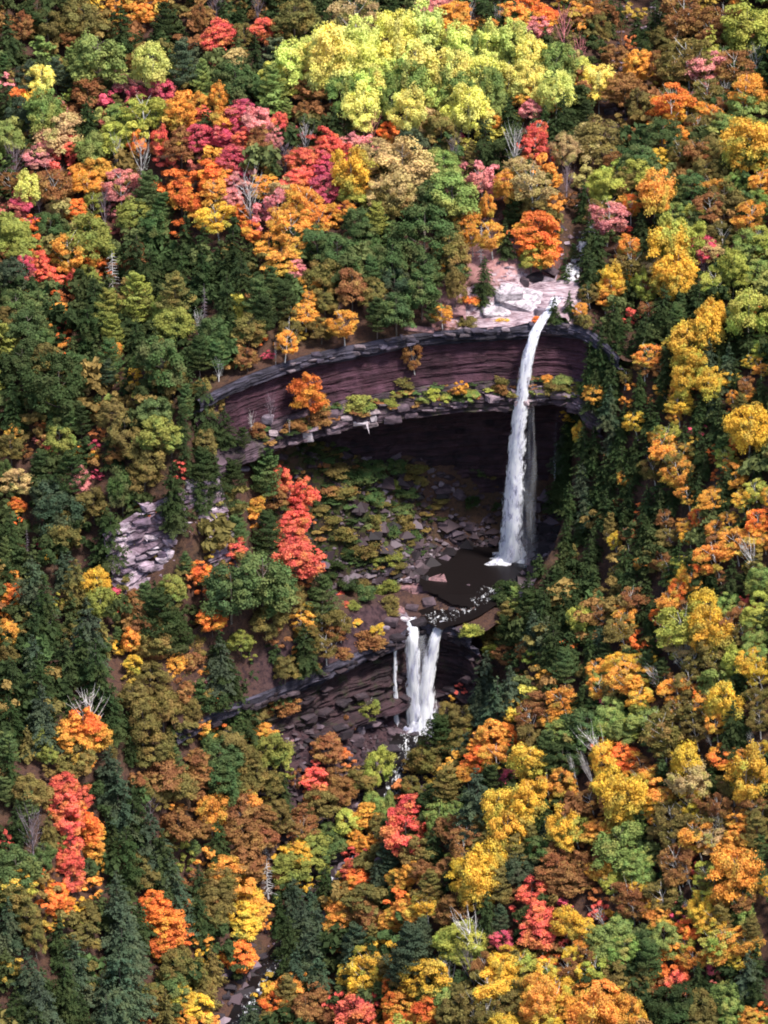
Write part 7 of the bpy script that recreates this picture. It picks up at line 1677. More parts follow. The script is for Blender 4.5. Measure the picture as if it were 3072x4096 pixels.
(5, 11, 47.3, -98.7, 3.6, 4.9, -10, 0, 5, 2, 2, 44, 8, 5, 1),
(1, 10, 27.6, -89.9, 5.2, 4.6, -17, 0, 6, 2, 3, 44, 8, 3, 1),
(3, 2, 32.9, -83.3, 3, 3.6, -9, 0.27, 5, 1, 1, 39, 8, 3, 3),
(3, 7, 48.4, -91.7, 3.3, 3, -3, 0.14, 4, 2, 0, 39, 0, 3, 1),
(1, 16, -82.2, -97.3, 8.3, 7.3, -17, 0, 6, 1, 3, 46, 8, 0, 3),
(1, 11, -78, -92.3, 4.1, 3.6, -15, 0, 2, 1, 3, 46, 16, 1, 1),
(0, 0, -82.2, -98, 6.7, 5.9, -18, 0, 0, 1, 4, 46, 2, 0, 0),
(0, 2, -80.8, -96.8, 4.1, 3.6, -17, 0, 4, 1, 4, 46, 0, 0, 2),
(0, 8, -82.6, -100.3, 6.2, 6.9, -20, 0, 0, 1, 4, 46, 0, 0, 1),
(6, 13, -83, -103.7, 7.2, 9.8, -23, 0, 5, 1, 5, 46, 8, 0, 1),
(0, 8, -80.1, -101.6, 5.2, 5.5, -22, 0, 0, 1, 5, 46, 13, 6, 2),
(1, 8, -78.4, -103.4, 4.7, 6.1, -25, 0, 5, 1, 5, 46, 8, 0, 1),
(0, 4, -73.3, -87.9, 5.2, 4.6, -19, 0, 4, 0, 2, 46, 4, 0, 1),
(0, 4, -72.9, -89.7, 4.9, 4.3, -21, 0, 4, 0, 1, 46, 4, 0, 1),
(1, 11, -70.4, -84.7, 3.6, 3.2, -20, 0, 2, 1, 1, 46, 2, 0, 1),
(0, 3, -75.1, -93.5, 4.7, 4.1, -21, 0, 35),
(0, 3, -74.3, -94.5, 4.7, 4.1, -23, 0, 4, 0, 6, 46, 3, 0, 1),
(0, 8, -70.4, -92.3, 5.2, 4.6, -27, 0, 4, 1, 7, 46, 8, 0, 3),
(6, 13, -65.1, -87.6, 9, 12.2, -30, 0, 4, 1, 3, 20, 13, 6, 3),
(6, 13, -64.7, -91.8, 10.8, 14.6, -34, 0, 0, 1, 4, 20, 13, 6, 1),
(6, 13, -63.6, -92.4, 8.4, 11.4, -35, 0, 6, 1, 4, 20, 13, 6, 3),
(6, 13, -63.5, -99.1, 13.3, 17.9, -40, 0, 0, 1, 5, 20, 13, 6, 3),
(6, 13, -64.2, -103.6, 13.3, 17.9, -43, 0, 6, 1, 5, 20, 8, 0, 3),
(6, 12, -61.8, -87, 6, 8.1, -33, 0, 4, 0, 4, 20, 13, 6, 2),
(6, 12, -74.6, -100.9, 7.2, 9.8, -28, 0, 5, 1, 6, 46, 13, 6, 3),
(6, 13, -71.8, -102.9, 9, 12.2, -34, 0, 0, 1, 6, 46, 12, 6, 3),
(6, 12, -73.5, -107.3, 9, 12.2, -35, 0, 4, 2, 6, 46, 12, 6, 3),
(0, 8, -70.3, -95.1, 5.7, 5, -29, 0, 0, 1, 7, 46, 13, 6, 3),
(0, 8, -61.2, -77.8, 6.2, 5.5, -27, 0, 0, 1, 3, 20, 13, 6, 0),
(6, 13, -56.5, -76.5, 7.8, 10.6, -31, 0, 0, 1, 2, 20, 13, 6, 3),
(6, 13, -54.8, -78.8, 7.8, 10.6, -34, 0, 4, 0, 1, 20, 3, 0, 3),
(0, 3, -59.5, -80.2, 5.2, 4.6, -31, 0, 4, 0, 3, 20, 3, 0, 3),
(0, 3, -57.6, -82.2, 7.2, 6.4, -35, 0, 9),
(0, 3, -56, -82.1, 6.7, 5.9, -36, 0, 0, 0, 7, 20, 8, 0, 3),
(0, 3, -57.1, -84.6, 6.2, 5.5, -37, 0, 0, 0, 6, 20, 3, 0, 1),
(0, 3, -55.2, -77.1, 4.7, 4.1, -33, 0, 4, 0, 1, 20, 13, 6, 1),
(0, 8, -54, -83.8, 4.1, 3.6, -39, 0, 4, 1, 7, 20, 8, 1, 3),
(1, 8, -55, -88.2, 7.2, 6.4, -41, 0, 4, 1, 6, 20, 8, 0, 1),
(1, 16, -56.1, -91.3, 6.2, 5.5, -42, 0, 6, 1, 4, 5, 8, 1, 1),
(6, 13, -79.1, -110.6, 8.4, 11.4, -31, 0, 0, 2, 6, 46, 12, 6, 3),
(6, 13, -77.3, -114.5, 10.8, 14.6, -37, 0, 0, 2, 6, 46, 13, 6, 3),
(6, 12, -80.9, -115.3, 7.8, 10.6, -35, 0, 4, 2, 6, 46, 13, 6, 0),
(6, 13, -75.1, -114, 9, 12.2, -39, 0, 0, 2, 6, 46, 12, 6, 2),
(6, 12, -81.6, -117.6, 7.8, 10.6, -37, 0, 4, 2, 6, 46, 12, 6, 1),
(6, 12, -77.7, -117.4, 8.4, 11.4, -39, 0, 6, 2, 6, 46, 13, 6, 1),
(6, 13, -67.1, -102.7, 7.8, 10.6, -40, 0, 0, 2, 4, 5, 13, 6, 3),
(6, 13, -65.9, -110.3, 12.7, 17.1, -46, 0, 0, 2, 6, 46, 13, 6, 1),
(6, 12, -70.9, -107.3, 6, 8.1, -39, 0, 4, 2, 6, 46, 13, 6, 2),
(0, 8, -60.2, -96.4, 6.2, 5.5, -42, 0, 0, 2, 6, 20, 8, 0, 0),
(0, 8, -58.3, -93.2, 4.7, 4.1, -42, 0, 4, 2, 6, 20, 8, 0, 2),
(6, 8, -56.6, -98.1, 7.8, 10.6, -46, 0, 0, 1, 5, 5, 8, 0, 1),
(0, 0, -53.7, -91.9, 5.2, 5.5, -45, 0, 0, 1, 4, 5, 8, 0, 0),
(0, 2, -53.2, -94, 4.1, 4.6, -47, 0, 4, 1, 5, 5, 0, 0, 0),
(6, 12, -73.4, -105.2, 4.8, 6.5, -34, 0, 2, 2, 6, 46, 12, 6, 1),
(6, 12, -51.4, -72.3, 6, 8.1, -33, 0, 4, 1, 1, 20, 8, 1, 0),
(1, 8, -47.9, -69.7, 6.7, 5.9, -34, 0, 4, 1, 3, 19, 2, 0, 1),
(0, 2, -47.3, -67.9, 6.7, 5.9, -33, 0, 6, 1, 1, 20, 8, 1, 3),
(1, 8, -48.4, -73.2, 7.2, 6.4, -36, 0, 4, 1, 4, 19, 8, 1, 1),
(6, 12, -51.2, -77.8, 6.6, 8.9, -37, 0, 4, 1, 0, 20, 8, 1, 0),
(0, 8, -48, -74.4, 5.2, 4.6, -37, 0, 4, 1, 4, 19, 8, 1, 1),
(0, 7, -43.1, -63.4, 5.2, 4.6, -33, 0, 4, 1, 2, 19, 7, 0, 1),
(0, 7, -41.2, -63.4, 4.7, 4.5, -34, 0, 4, 1, 2, 19, 14, 8, 0),
(8, 14, -39.2, -64.3, 5.7, 7.9, -36, 0, 0, 2, 2, 47, 14, 8, 1),
(6, 8, -48.8, -83.6, 5.7, 7.7, -43, 0, 5, 0, 3, 5, 8, 6, 3),
(6, 8, -51, -85.6, 5.7, 7.7, -43, 0, 5, 1, 4, 5, 8, 6, 0),
(6, 8, -49.9, -88.1, 6, 8.1, -45, 0, 4, 0, 4, 5, 8, 6, 1),
(0, 0, -50.8, -92, 6.2, 5.8, -47, 0, 0, 1, 5, 5, 8, 0, 1),
(0, 8, -50.9, -90, 5.2, 4.6, -46, 0, 4, 1, 5, 5, 0, 0, 3),
(0, 2, -50, -93, 4.9, 4.3, -48, 0, 6, 1, 5, 5, 8, 0, 1),
(0, 0, -42.8, -69.3, 5.7, 5, -38, 0, 4, 1, 2, 47, 2, 0, 0),
(0, 0, -43.9, -72.2, 5.7, 5, -39, 0, 6, 1, 2, 47, 0, 0, 1),
(0, 2, -40.9, -69.4, 5.2, 4.6, -39, 0, 8),
(0, 0, -42.7, -73.2, 5.4, 4.8, -40, 0, 6, 0, 2, 47, 0, 0, 1),
(0, 3, -43.6, -79.2, 6.2, 5.5, -44, 0, 36),
(1, 17, -34.9, -60.6, 6.2, 5.5, -36, 0, 4, 2, 1, 47, 0, 0, 1),
(1, 17, -36.6, -59.4, 3.1, 3.4, -34, 0, 2, 2, 2, 5, 17, 1, 0),
(6, 12, -28.7, -63.7, 6.3, 8.5, -39, 0, 4, 1, 0, 19, 2, 0, 3),
(6, 13, -34.3, -67.9, 7.2, 9.8, -40, 0, 4, 1, 0, 19, 13, 6, 3),
(6, 13, -31.2, -67.8, 6, 8.1, -40, 0, 4, 1, 0, 19, 12, 6, 1),
(6, 12, -36.9, -69.4, 5.4, 7.3, -41, 0, 4, 1, 1, 47, 12, 6, 3),
(6, 13, -32.6, -73, 7.2, 9.8, -42, 0, 4, 1, 0, 19, 13, 6, 1),
(6, 12, -35.1, -75.4, 6.6, 8.9, -43, 0, 4, 1, 1, 47, 13, 6, 0),
(6, 13, -29.9, -72.8, 5.4, 7.3, -40, 0, 4, 1, 0, 19, 2, 0, 1),
(0, 2, -26.8, -67, 4.7, 4.1, -38, 0, 4, 1, 0, 19, 2, 0, 3),
(0, 2, -25.5, -71.5, 4.9, 4.3, -38, 0, 4, 2, 2, 45, 2, 0, 3),
(0, 2, -26.3, -73, 5.2, 4.6, -39, 0, 4, 2, 2, 45, 2, 0, 1),
(0, 7, -26.7, -74.6, 4.7, 4.1, -40, 0, 4, 1, 2, 45, 2, 0, 1),
(0, 4, -22.3, -60.6, 5.7, 5, -36, 0, 0, 1, 5, 17, 3, 0, 3),
(0, 3, -22.5, -66.7, 5.2, 4.6, -35, 0, 4, 2, 5, 17, 4, 0, 1),
(0, 8, -21.2, -72.7, 7.2, 6.4, -36, 0, 6, 2, 5, 17, 4, 0, 1),
(0, 7, -21.7, -73.8, 6.2, 5.5, -37, 0, 0, 2, 2, 45, 8, 0, 1),
(0, 7, -20, -76.6, 5.2, 4.6, -37, 0, 4, 2, 4, 40, 7, 0, 1),
(6, 13, -19.1, -68.4, 4.8, 7, -33, 0, 5, 1, 5, 17, 8, 0, 3),
(5, 13, -22.9, -80.4, 5.7, 7.2, -42, 0, 0, 1, 2, 45, 13, 6, 3),
(6, 13, -23.9, -83.4, 7.2, 9.8, -44, 0, 4, 1, 2, 45, 13, 5, 1),
(5, 8, -20, -80.4, 4.1, 5.2, -39, 0, 4, 1, 2, 45, 13, 5, 2),
(6, 13, -30.8, -78.4, 7.8, 10.6, -45, 0, 0, 1, 0, 47, 13, 6, 3),
(6, 13, -33.7, -81.3, 7.8, 10.6, -47, 0, 4, 1, 0, 47, 12, 6, 2),
(6, 13, -29.7, -83.8, 8.4, 11.4, -47, 0, 4, 1, 3, 45, 13, 6, 1),
(6, 12, -36.2, -81.1, 6, 8.1, -46, 0, 4, 1, 0, 47, 13, 6, 0),
(0, 2, -34.8, -82.4, 5.7, 5, -47, 0, 6, 1, 0, 5, 8, 5, 3),
(0, 7, -29.9, -85.4, 6.2, 5.5, -48, 0, 0, 1, 4, 45, 7, 0, 3),
(0, 7, -32, -87.6, 6.7, 5.9, -50, 0, 0, 1, 4, 45, 7, 0, 1),
(5, 8, -35.3, -85.2, 5.2, 6.6, -49, 0, 4, 1, 0, 5, 2, 0, 1),
(0, 3, -37.4, -86.3, 5.2, 4.6, -49, 0, 4, 1, 7, 5, 7, 0, 3),
(6, 13, -41.4, -90.2, 6, 8.1, -49, 0, 4, 1, 7, 5, 13, 6, 3),
(6, 13, -43, -92.7, 5.1, 6.9, -50, 0, 2, 1, 6, 5, 13, 6, 1),
(0, 8, -39, -88.9, 4.1, 3.6, -50, 0, 4, 1, 7, 5, 13, 6, 2),
(0, 7, -35.3, -88.7, 5.2, 4.6, -51, 0, 4, 1, 7, 5, 3, 0, 1),
(0, 7, -28.4, -89.2, 4.7, 4.1, -49, 0, 4, 0, 4, 45, 7, 0, 2),
(3, 0, -20.4, -85.5, 6.1, 5.4, -43, 0.02, 0, 1, 2, 45, 0, 3, 3),
(3, 0, -22.3, -87.7, 6.9, 6.2, -45, -0.07, 0, 1, 2, 45, 0, 3, 1),
(3, 8, -18.4, -86.5, 4.4, 4.4, -42, 0.1, 4, 1, 1, 45, 0, 3, 1),
(3, 0, -24.1, -83.9, 4.4, 4, -45, 0.07, 4, 0, 2, 45, 0, 3, 0),
(0, 4, -23.2, -94.1, 8.8, 7.7, -49, 0, 34),
(7, 14, -21.6, -92.6, 3.1, 4.9, -47, 0, 4, 2, 0, 5, 4, 0, 2),
(6, 13, -16.6, -68.1, 4.2, 5.7, -31, 0, 2, 1, 6, 17, 13, 5, 1),
(6, 12, -16.2, -73.2, 4.8, 6.5, -33, 0, 5, 2, 6, 17, 2, 0, 1),
(0, 2, -12.9, -72.7, 5.2, 4.6, -29, 0, 4, 1, 6, 17, 7, 0, 0),
(0, 2, -14.8, -71.8, 4.7, 4.1, -31, 0, 4, 1, 6, 17, 2, 0, 0),
(0, 7, -10.6, -74.6, 4.9, 4.3, -28, 0, 4, 1, 6, 17, 2, 0, 2),
(0, 2, -13.8, -80.2, 6.2, 5.5, -34, 0, 0, 1, 3, 40, 12, 6, 1),
(0, 2, -16.7, -78.7, 4.7, 4.1, -35, 0, 4, 1, 4, 40, 7, 0, 2),
(3, 0, -9.8, -82.7, 5, 4.4, -32, 0.12, 4, 1, 3, 40, 0, 3, 1),
(3, 0, -9.3, -80.2, 3.6, 3.2, -30, 0.1, 6, 1, 3, 40, 8, 5, 1),
(5, 8, -9.6, -81.2, 5.7, 7.2, -31, 0, 4, 1, 3, 40, 7, 0, 1),
(0, 7, -6.3, -77.4, 4.9, 4.3, -26, 0, 4, 1, 2, 40, 0, 2, 0),
(0, 7, -4.7, -85.2, 5.7, 5.4, -29, 0, 0, 0, 2, 40, 7, 0, 3),
(0, 7, -6.4, -85.4, 5.2, 4.6, -30, 0, 4, 0, 3, 40, 7, 0, 1),
(2, 0, -0.7, -85.7, 7.3, 9.2, -27, 0, 4, 1, 2, 40, 0, 2, 1),
(2, 0, -3.1, -83.3, 5.5, 6.9, -26, 0, 6, 1, 2, 40, 0, 2, 0),
(2, 0, -1.7, -86.8, 6.1, 7.7, -28, 0, 6, 1, 2, 40, 0, 2, 1),
(2, 0, 1.8, -83.4, 4.9, 6.1, -24, 0, 2, 1, 3, 18, 0, 2, 1),
(5, 8, 2.6, -86.9, 5.2, 6.6, -26, 0, 4, 1, 3, 18, 12, 6, 3),
(1, 13, 5.9, -84.7, 6.2, 5.5, -23, 0, 4, 1, 3, 18, 3, 4, 2),
(4, 3, 5, -80.7, 1.1, 1, -20, 0, 2, 1, 3, 18, 8, 5, 1),
(6, 12, 0.4, -91.2, 7.8, 10.6, -30, 0, 4, 1, 1, 40, 13, 5, 0),
(5, 13, 2.7, -91.2, 4.1, 5.2, -29, 0, 2, 1, 4, 18, 12, 6, 2),
(0, 4, 8.2, -88.6, 6, 5.2, -24, 0, 0, 0, 2, 18, 4, 0, 3),
(0, 4, 9.4, -93.1, 6.2, 5.5, -27, 0, 7),
(0, 4, 9.5, -96, 7.2, 6.4, -29, 0, 6, 0, 6, 18, 4, 0, 1),
(0, 7, 12.7, -87.2, 6.7, 5.9, -21, 0, 0, 1, 2, 18, 7, 0, 1),
(0, 7, 13.9, -89.7, 6.2, 5.5, -22, 0, 0, 1, 1, 18, 7, 0, 1),
(2, 0, 14.3, -97.2, 5.5, 6.9, -28, 0, 4, 0, 0, 18, 2, 3, 3),
(3, 2, 15.4, -96.4, 4.4, 4, -28, 0.24, 4, 0, 7, 18, 0, 2, 1),
(0, 5, 3.1, -93.8, 4.7, 4.1, -30, 0, 4, 1, 0, 40, 0, 0, 3),
(5, 13, -13, -92.5, 8.8, 11.1, -40, 0, 0, 1, 4, 40, 13, 6, 3),
(6, 13, -15, -89.6, 7.2, 9.8, -40, 0, 4, 1, 4, 40, 8, 0, 3),
(5, 13, -11.1, -86.5, 4.7, 5.9, -35, 0, 6, 1, 4, 40, 13, 5, 3),
(1, 1, -4.8, -91.3, 7.2, 6.4, -33, 0, 29),
(1, 1, -6.8, -90.6, 6.2, 5.5, -35, 0, 4, 0, 5, 40, 12, 6, 3),
(1, 1, -2.2, -92.7, 6.2, 5.5, -33, 0, 4, 0, 7, 40, 1, 1, 3),
(1, 1, -2.8, -94, 4.1, 3.6, -34, 0, 6, 1, 7, 40, -1, -1, 0),
(7, 14, -0.2, -93.7, 5.8, 8.4, -36, 0.38, 0, 0, 6, 40, 1, 1, 1),
(1, 0, -10.5, -94.6, 7.8, 6.8, -40, 0, 4, 1, 5, 40, 14, 7, 0),
(7, 14, -5.6, -94.6, 4.5, 4.5, -38, 0.34, 4, 1, 6, 40, 0, 1, 2),
(7, 15, -1.6, -98.3, 3.1, 6.9, -37, 0.23, 5, 1, 6, 40, 1, 1, 1),
(0, 8, -15.8, -87.8, 4.9, 4.3, -40, 0, 6, 1, 1, 45, 13, 6, 1),
(0, 8, -13.8, -91.2, 5.2, 4.9, -40, 0, 0, 1, 1, 45, 8, 0, 2),
(0, 0, 4.4, -97.5, 5.2, 4.6, -32, 0, 4, 1, 5, 18, 0, 2, 3),
(2, 0, 3.1, -102, 5.5, 6.9, -35, 0, 4, 1, 7, 40, 0, 0, 1),
(3, 1, 7.4, -100.8, 5.3, 4.7, -33, 0.22, 4, 1, 6, 18, 0, 0, 1),
(3, 7, 0.3, -98.4, 5, 4.4, -35, 0.08, 4, 1, 7, 40, 0, 3, 3),
(0, 3, -16.7, -89.9, 3.6, 4.2, -42, 0, 4, 1, 1, 45, 8, 0, 0),
(0, 2, -14.6, -95.7, 5.7, 5, -43, 0, 0, 1, 0, 45, 3, 0, 2),
(0, 3, -16.7, -95.4, 3.6, 6.1, -45, 0, 5, 1, 0, 45, 3, 0, 3),
(0, 3, -15.2, -99, 5.7, 5, -46, 0, 6, 1, 0, 45, 2, 0, 1),
(0, 3, -9.8, -100.2, 5.4, 5.4, -42, 0, 0, 1, 0, 45, 8, 1, 0),
(1, 10, -10.9, -94.8, 4.1, 3.6, -40, 0, 2, 1, 5, 40, 3, 0, 3),
(1, 10, -6.9, -99.9, 6, 5.2, -40, 0, 6, 1, 6, 40, 8, 1, 3),
(1, 8, -5.3, -102.8, 5.7, 5, -40, 0, 4, 1, 6, 40, 8, 1, 3),
(3, 8, -2.1, -103.7, 5, 4.4, -39, 0.11, 4, 1, 6, 40, 8, 1, 2),
(1, 8, -6.5, -103.1, 4.7, 4.1, -41, 0, 4, 2, 6, 40, 8, 1, 1),
(3, 0, 2.1, -103.6, 6.1, 5.4, -38, 0.27, 6, 1, 7, 40, 8, 0, 3),
(3, 0, 3.2, -103.8, 5.5, 4.9, -36, 0.09, 6, 2, 0, 45, 8, 0, 3),
(0, 8, 5.3, -103.4, 5.7, 5, -35, 0, 0, 1, 6, 18, 8, 0, 3),
(0, 8, 1.9, -104.9, 4.7, 4.1, -37, 0, 4, 2, 7, 40, 8, 3, 2),
(0, 8, 4.8, -106.6, 6.2, 5.5, -36, 0, 0, 2, 7, 40, 8, 0, 1),
(2, 2, 8.6, -106.8, 5.5, 6.9, -35, 0, 6, 1, 6, 18, 2, 2, 3),
(3, 0, 11.1, -103.5, 5.3, 4.7, -33, 0.1, 6, 1, 6, 18, 10, 1, 0),
(1, 10, 11.4, -102.3, 3.9, 3.4, -32, 0, 2, 1, 6, 18, 0, 3, 2),
(3, 7, 14.6, -103.5, 4.4, 4, -32, 0.1, 4, 1, 7, 18, 0, 3, 1),
(3, 0, 16, -100.7, 3.9, 3.5, -30, 0.29, 4, 1, 7, 18, 7, 3, 3),
(3, 0, 12.6, -105.6, 4.4, 4, -34, 0.12, 6, 1, 6, 18, 10, 1, 1),
(2, 2, 9, -111.7, 6.7, 8.4, -37, 0, 6, 2, 6, 18, 2, 2, 1),
(0, 2, 9.5, -110.1, 6.5, 5.7, -36, 0, 6, 2, 6, 18, 0, 3, 3),
(0, 2, 6.6, -108.4, 4.7, 4.1, -36, 0, 4, 2, 6, 18, 8, 0, 2),
(3, 0, 12.8, -109.2, 5.5, 4.9, -35, 0.09, 0, 2, 6, 18, 2, 0, 3),
(0, 2, 13.9, -111.5, 4.7, 5.6, -35, 0, 0, 2, 6, 18, 0, 3, 1),
(3, 0, 11.8, -113.5, 5.5, 4.9, -37, 0.28, 6, 2, 6, 18, 2, 0, 1),
(2, 0, 2.4, -113.7, 5.5, 6.9, -40, 0, 6, 2, 6, 18, 8, 3, 2),
(3, 8, 0.7, -109, 6.1, 5.4, -39, 0.11, 0, 2, 6, 40, 8, 0, 0),
(3, 8, -0.6, -107.9, 5, 4.4, -40, 0.28, 6, 2, 6, 40, 8, 3, 0),
(6, 12, -6.9, -92.8, 5.4, 7.3, -36, 0, 4, 0, 5, 40, 1, 1, 1),
(0, 7, 17.2, -87, 3.9, 4.1, -19, 0, 4, 1, 5, 39, 2, 0, 0),
(0, 2, 20, -88.7, 4.7, 4.1, -19, 0, 4, 1, 5, 39, 7, 0, 2),
(0, 7, 17.1, -89.6, 4.1, 3.6, -21, 0, 4, 1, 1, 18, 7, 0, 2),
(3, 1, 22.8, -91.6, 3.9, 3.5, -21, 0.24, 4, 1, 6, 39, 2, 0, 1),
(1, 10, 26.3, -90.8, 5.7, 5, -18, 0, 4, 0, 7, 39, 10, 1, 3),
(1, 10, 27.9, -92.8, 4.7, 4.1, -18, 0, 2, 1, 7, 39, 10, 1, 1),
(1, 10, 24.7, -89.5, 2.6, 2.5, -18, 0, 2, 1, 6, 39, 1, 1, 3),
(1, 1, 25.6, -91.5, 3.4, 3, -19, 0, 2, 1, 6, 39, 10, 1, 1),
(3, 7, 34.5, -95.2, 6.1, 5.4, -17, 0.28, 6, 1, 7, 39, 8, 3, 1),
(3, 7, 34.1, -96.2, 5.5, 4.9, -18, 0.31, 4, 1, 7, 39, 7, 3, 1),
(7, 14, 35.9, -96.8, 1.8, 4.9, -18, 0.34, 4, 1, 7, 39, 7, 3, 1),
(3, 1, 38.9, -98, 4.2, 3.7, -16, 0.27, 4, 2, 2, 44, 8, 3, 3),
(3, 1, 37.6, -100.3, 4.2, 3.7, -17, 0.09, 4, 1, 2, 44, 8, 3, 0),
(3, 8, 39.9, -99.8, 4.4, 4, -17, 0.26, 4, 2, 2, 44, 1, 3, 2),
(2, 2, 42.9, -104.2, 7.9, 10, -17, 0, 6, 2, 2, 44, 2, 0, 1),
(6, 8, 39.5, -98.3, 4.8, 6.5, -14, 0, 5, 2, 2, 44, 1, 3, 2),
(5, 11, 46.5, -102.4, 4.7, 5.9, -13, 0, 4, 2, 1, 44, 2, 2, 2),
(6, 12, 43.6, -104.4, 6.6, 8.9, -17, 0, 4, 2, 2, 44, 14, 8, 0),
(3, 0, 48.8, -105, 2.6, 4, -15, 0.2, 5, 2, 1, 44, 8, 5, 3),
(8, 14, 45.9, -102.7, 2.1, 2.7, -14, 0, 5, 1, 1, 44, -1, -1, 0),
(7, 14, 21.3, -95.9, 3.6, 3.7, -25, 0.38, 4, 1, 0, 18, 0, 3, 2),
(3, 7, 25.4, -96.4, 6.1, 5.4, -23, 0.11, 0, 1, 6, 39, 7, 3, 3),
(3, 0, 28, -94.3, 3.6, 3.2, -20, 0.26, 4, 1, 6, 39, 7, 3, 2),
(3, 7, 26.1, -97.7, 5, 4.4, -23, 0.09, 6, 1, 6, 39, 7, 3, 1),
(3, 2, 28.6, -98.4, 3, 3.6, -23, 0.16, 5, 2, 6, 39, 8, 3, 1),
(7, 14, 27, -97.2, 2, 2.7, -23, 0.34, 2, 2, 6, 39, 7, 3, 1),
(0, 2, 30.3, -100.7, 5.2, 4.6, -22, 0, 6, 1, 3, 44, 8, 3, 1),
(3, 8, 31.7, -98.8, 5.5, 4.9, -22, 0.28, 6, 1, 7, 39, 2, 0, 3),
(2, 0, 37.1, -103.7, 4.6, 5.8, -20, 0, 6, 1, 2, 44, 14, 7, 3),
(3, 2, 41.2, -102.6, 3.6, 3.2, -17, 0.14, 4, 1, 2, 44, 8, 5, 3),
(3, 7, 44.5, -105.2, 5, 4.4, -17, 0.12, 4, 1, 2, 44, 10, 1, 3),
(7, 14, 38.6, -101.8, 1.3, 2.7, -18, 0.26, 5, 1, 2, 44, 0, 2, 1),
(0, 3, 35, -103.9, 4.4, 3.9, -22, 0, 4, 1, 3, 44, 14, 7, 1),
(7, 14, 35.6, -100.8, 1.3, 2.7, -20, 0.35, 2, 1, 3, 44, 3, 0, 3),
(3, 0, 40, -106.1, 5, 4.4, -22, 0.26, 4, 1, 2, 44, 0, 3, 1),
(3, 0, 38.8, -104.3, 3.6, 3.2, -20, 0.17, 4, 1, 2, 44, 0, 3, 3),
(5, 8, 40.2, -106.7, 4.9, 6.2, -21, 0, 6, 1, 2, 44, 2, 3, 1),
(1, 10, 44, -106.4, 4.7, 4.1, -18, 0, 4, 1, 1, 44, 7, 3, 1),
(5, 8, 45, -111.2, 5.2, 6.6, -21, 0, 4, 1, 1, 44, 10, 1, 1),
(1, 10, 23.7, -98.4, 4.7, 4.1, -24, 0, 2, 2, 0, 18, 10, 1, 3),
(1, 10, 22.8, -100.8, 6.2, 5.5, -26, 0, 6, 2, 6, 39, 10, 1, 1),
(1, 10, 20.7, -101.7, 6.7, 5.9, -28, 0, 6, 1, 0, 18, 1, 1, 3),
(1, 10, 23.8, -103.8, 6.2, 5.5, -28, 0, 6, 2, 0, 18, 8, 0, 3),
(1, 1, 20.4, -102.4, 4.7, 4.1, -28, 0, 6, 2, 4, 44, 10, 1, 1),
(1, 11, 28.1, -102.2, 4.7, 4.1, -25, 0, 4, 1, 3, 44, 11, 5, 3),
(1, 10, 30.8, -104.4, 5.7, 5, -25, 0, 4, 1, 3, 44, 2, 0, 3),
(5, 11, 28, -108, 5.7, 7.2, -28, 0, 6, 1, 4, 44, 11, 1, 1),
(3, 0, 18.3, -98.1, 4.4, 4, -27, 0.17, 4, 1, 7, 18, 2, 3, 3),
(3, 2, 17.8, -99.5, 3.9, 3.5, -28, 0.18, 4, 1, 7, 18, 0, 3, 1),
(3, 7, 18.4, -102.2, 4.4, 4, -30, 0.16, 4, 1, 7, 18, 2, 3, 1),
(0, 2, 32.1, -105.7, 4.4, 3.9, -25, 0, 4, 1, 4, 44, 1, 3, 0),
(3, 1, 34.8, -106.1, 3.3, 3, -24, 0.18, 4, 1, 3, 44, 2, 0, 2),
(3, 2, 35.9, -109.7, 4.4, 4, -26, 0.1, 4, 0, 4, 44, 12, 6, 3),
(3, 1, 40.6, -110.3, 6.1, 5.4, -25, 0.2, 0, 0, 2, 44, 2, 3, 3),
(3, 2, 43.6, -110.6, 5.3, 4.7, -24, 0.31, 4, 0, 1, 44, 2, 3, 3),
(3, 2, 45, -111.8, 5, 4.4, -23, 0.18, 6, 1, 1, 44, 8, 5, 1),
(3, 2, 41.6, -111.2, 4.7, 4.2, -25, 0.26, 6, 0, 2, 44, 5, 0, 3),
(0, 5, 39.4, -110.8, 4.1, 3.6, -25, 0, 33),
(3, 0, 43.4, -112.4, 3.9, 3.5, -24, 0.12, 4, 0, 0, 44, 13, 6, 0),
(6, 13, 44.4, -116.2, 6.9, 9.4, -26, 0, 4, 1, 0, 44, 12, 6, 3),
(6, 12, 45.7, -113.9, 5.4, 7.3, -23, 0, 4, 1, 0, 44, 13, 6, 3),
(3, 1, 20.3, -105.3, 5, 4.4, -31, 0.25, 6, 2, 4, 44, 7, 3, 1),
(3, 0, 18.3, -105.2, 4.4, 4, -32, 0.26, 6, 2, 4, 44, 2, 0, 3),
(0, 8, 22.6, -106.3, 5.7, 5, -30, 0, 6, 2, 7, 18, 8, 0, 3),
(0, 8, 24.1, -108.1, 5.2, 4.6, -30, 0, 4, 2, 4, 44, 8, 0, 1),
(0, 8, 26.9, -108.8, 4.1, 4.6, -29, 0, 4, 1, 4, 44, 8, 0, 2),
(0, 4, 32.5, -111.6, 5.2, 4.6, -29, 0, 4, 1, 4, 44, 12, 1, 3),
(6, 12, 36.1, -112.2, 4.8, 6.5, -28, 0, 2, 0, 4, 44, 2, 3, 1),
(0, 2, 20, -110.4, 6.7, 5.9, -33, 0, 6, 2, 4, 44, 2, 2, 3),
(0, 2, 17.3, -108.8, 5.7, 5, -33, 0, 0, 2, 4, 44, 2, 2, 3),
(2, 2, 18, -118.4, 7.9, 10, -37, 0, 6, 2, 4, 44, 2, 0, 1),
(0, 2, 16.4, -112.1, 5.2, 4.6, -35, 0, 6, 2, 4, 44, 8, 0, 0),
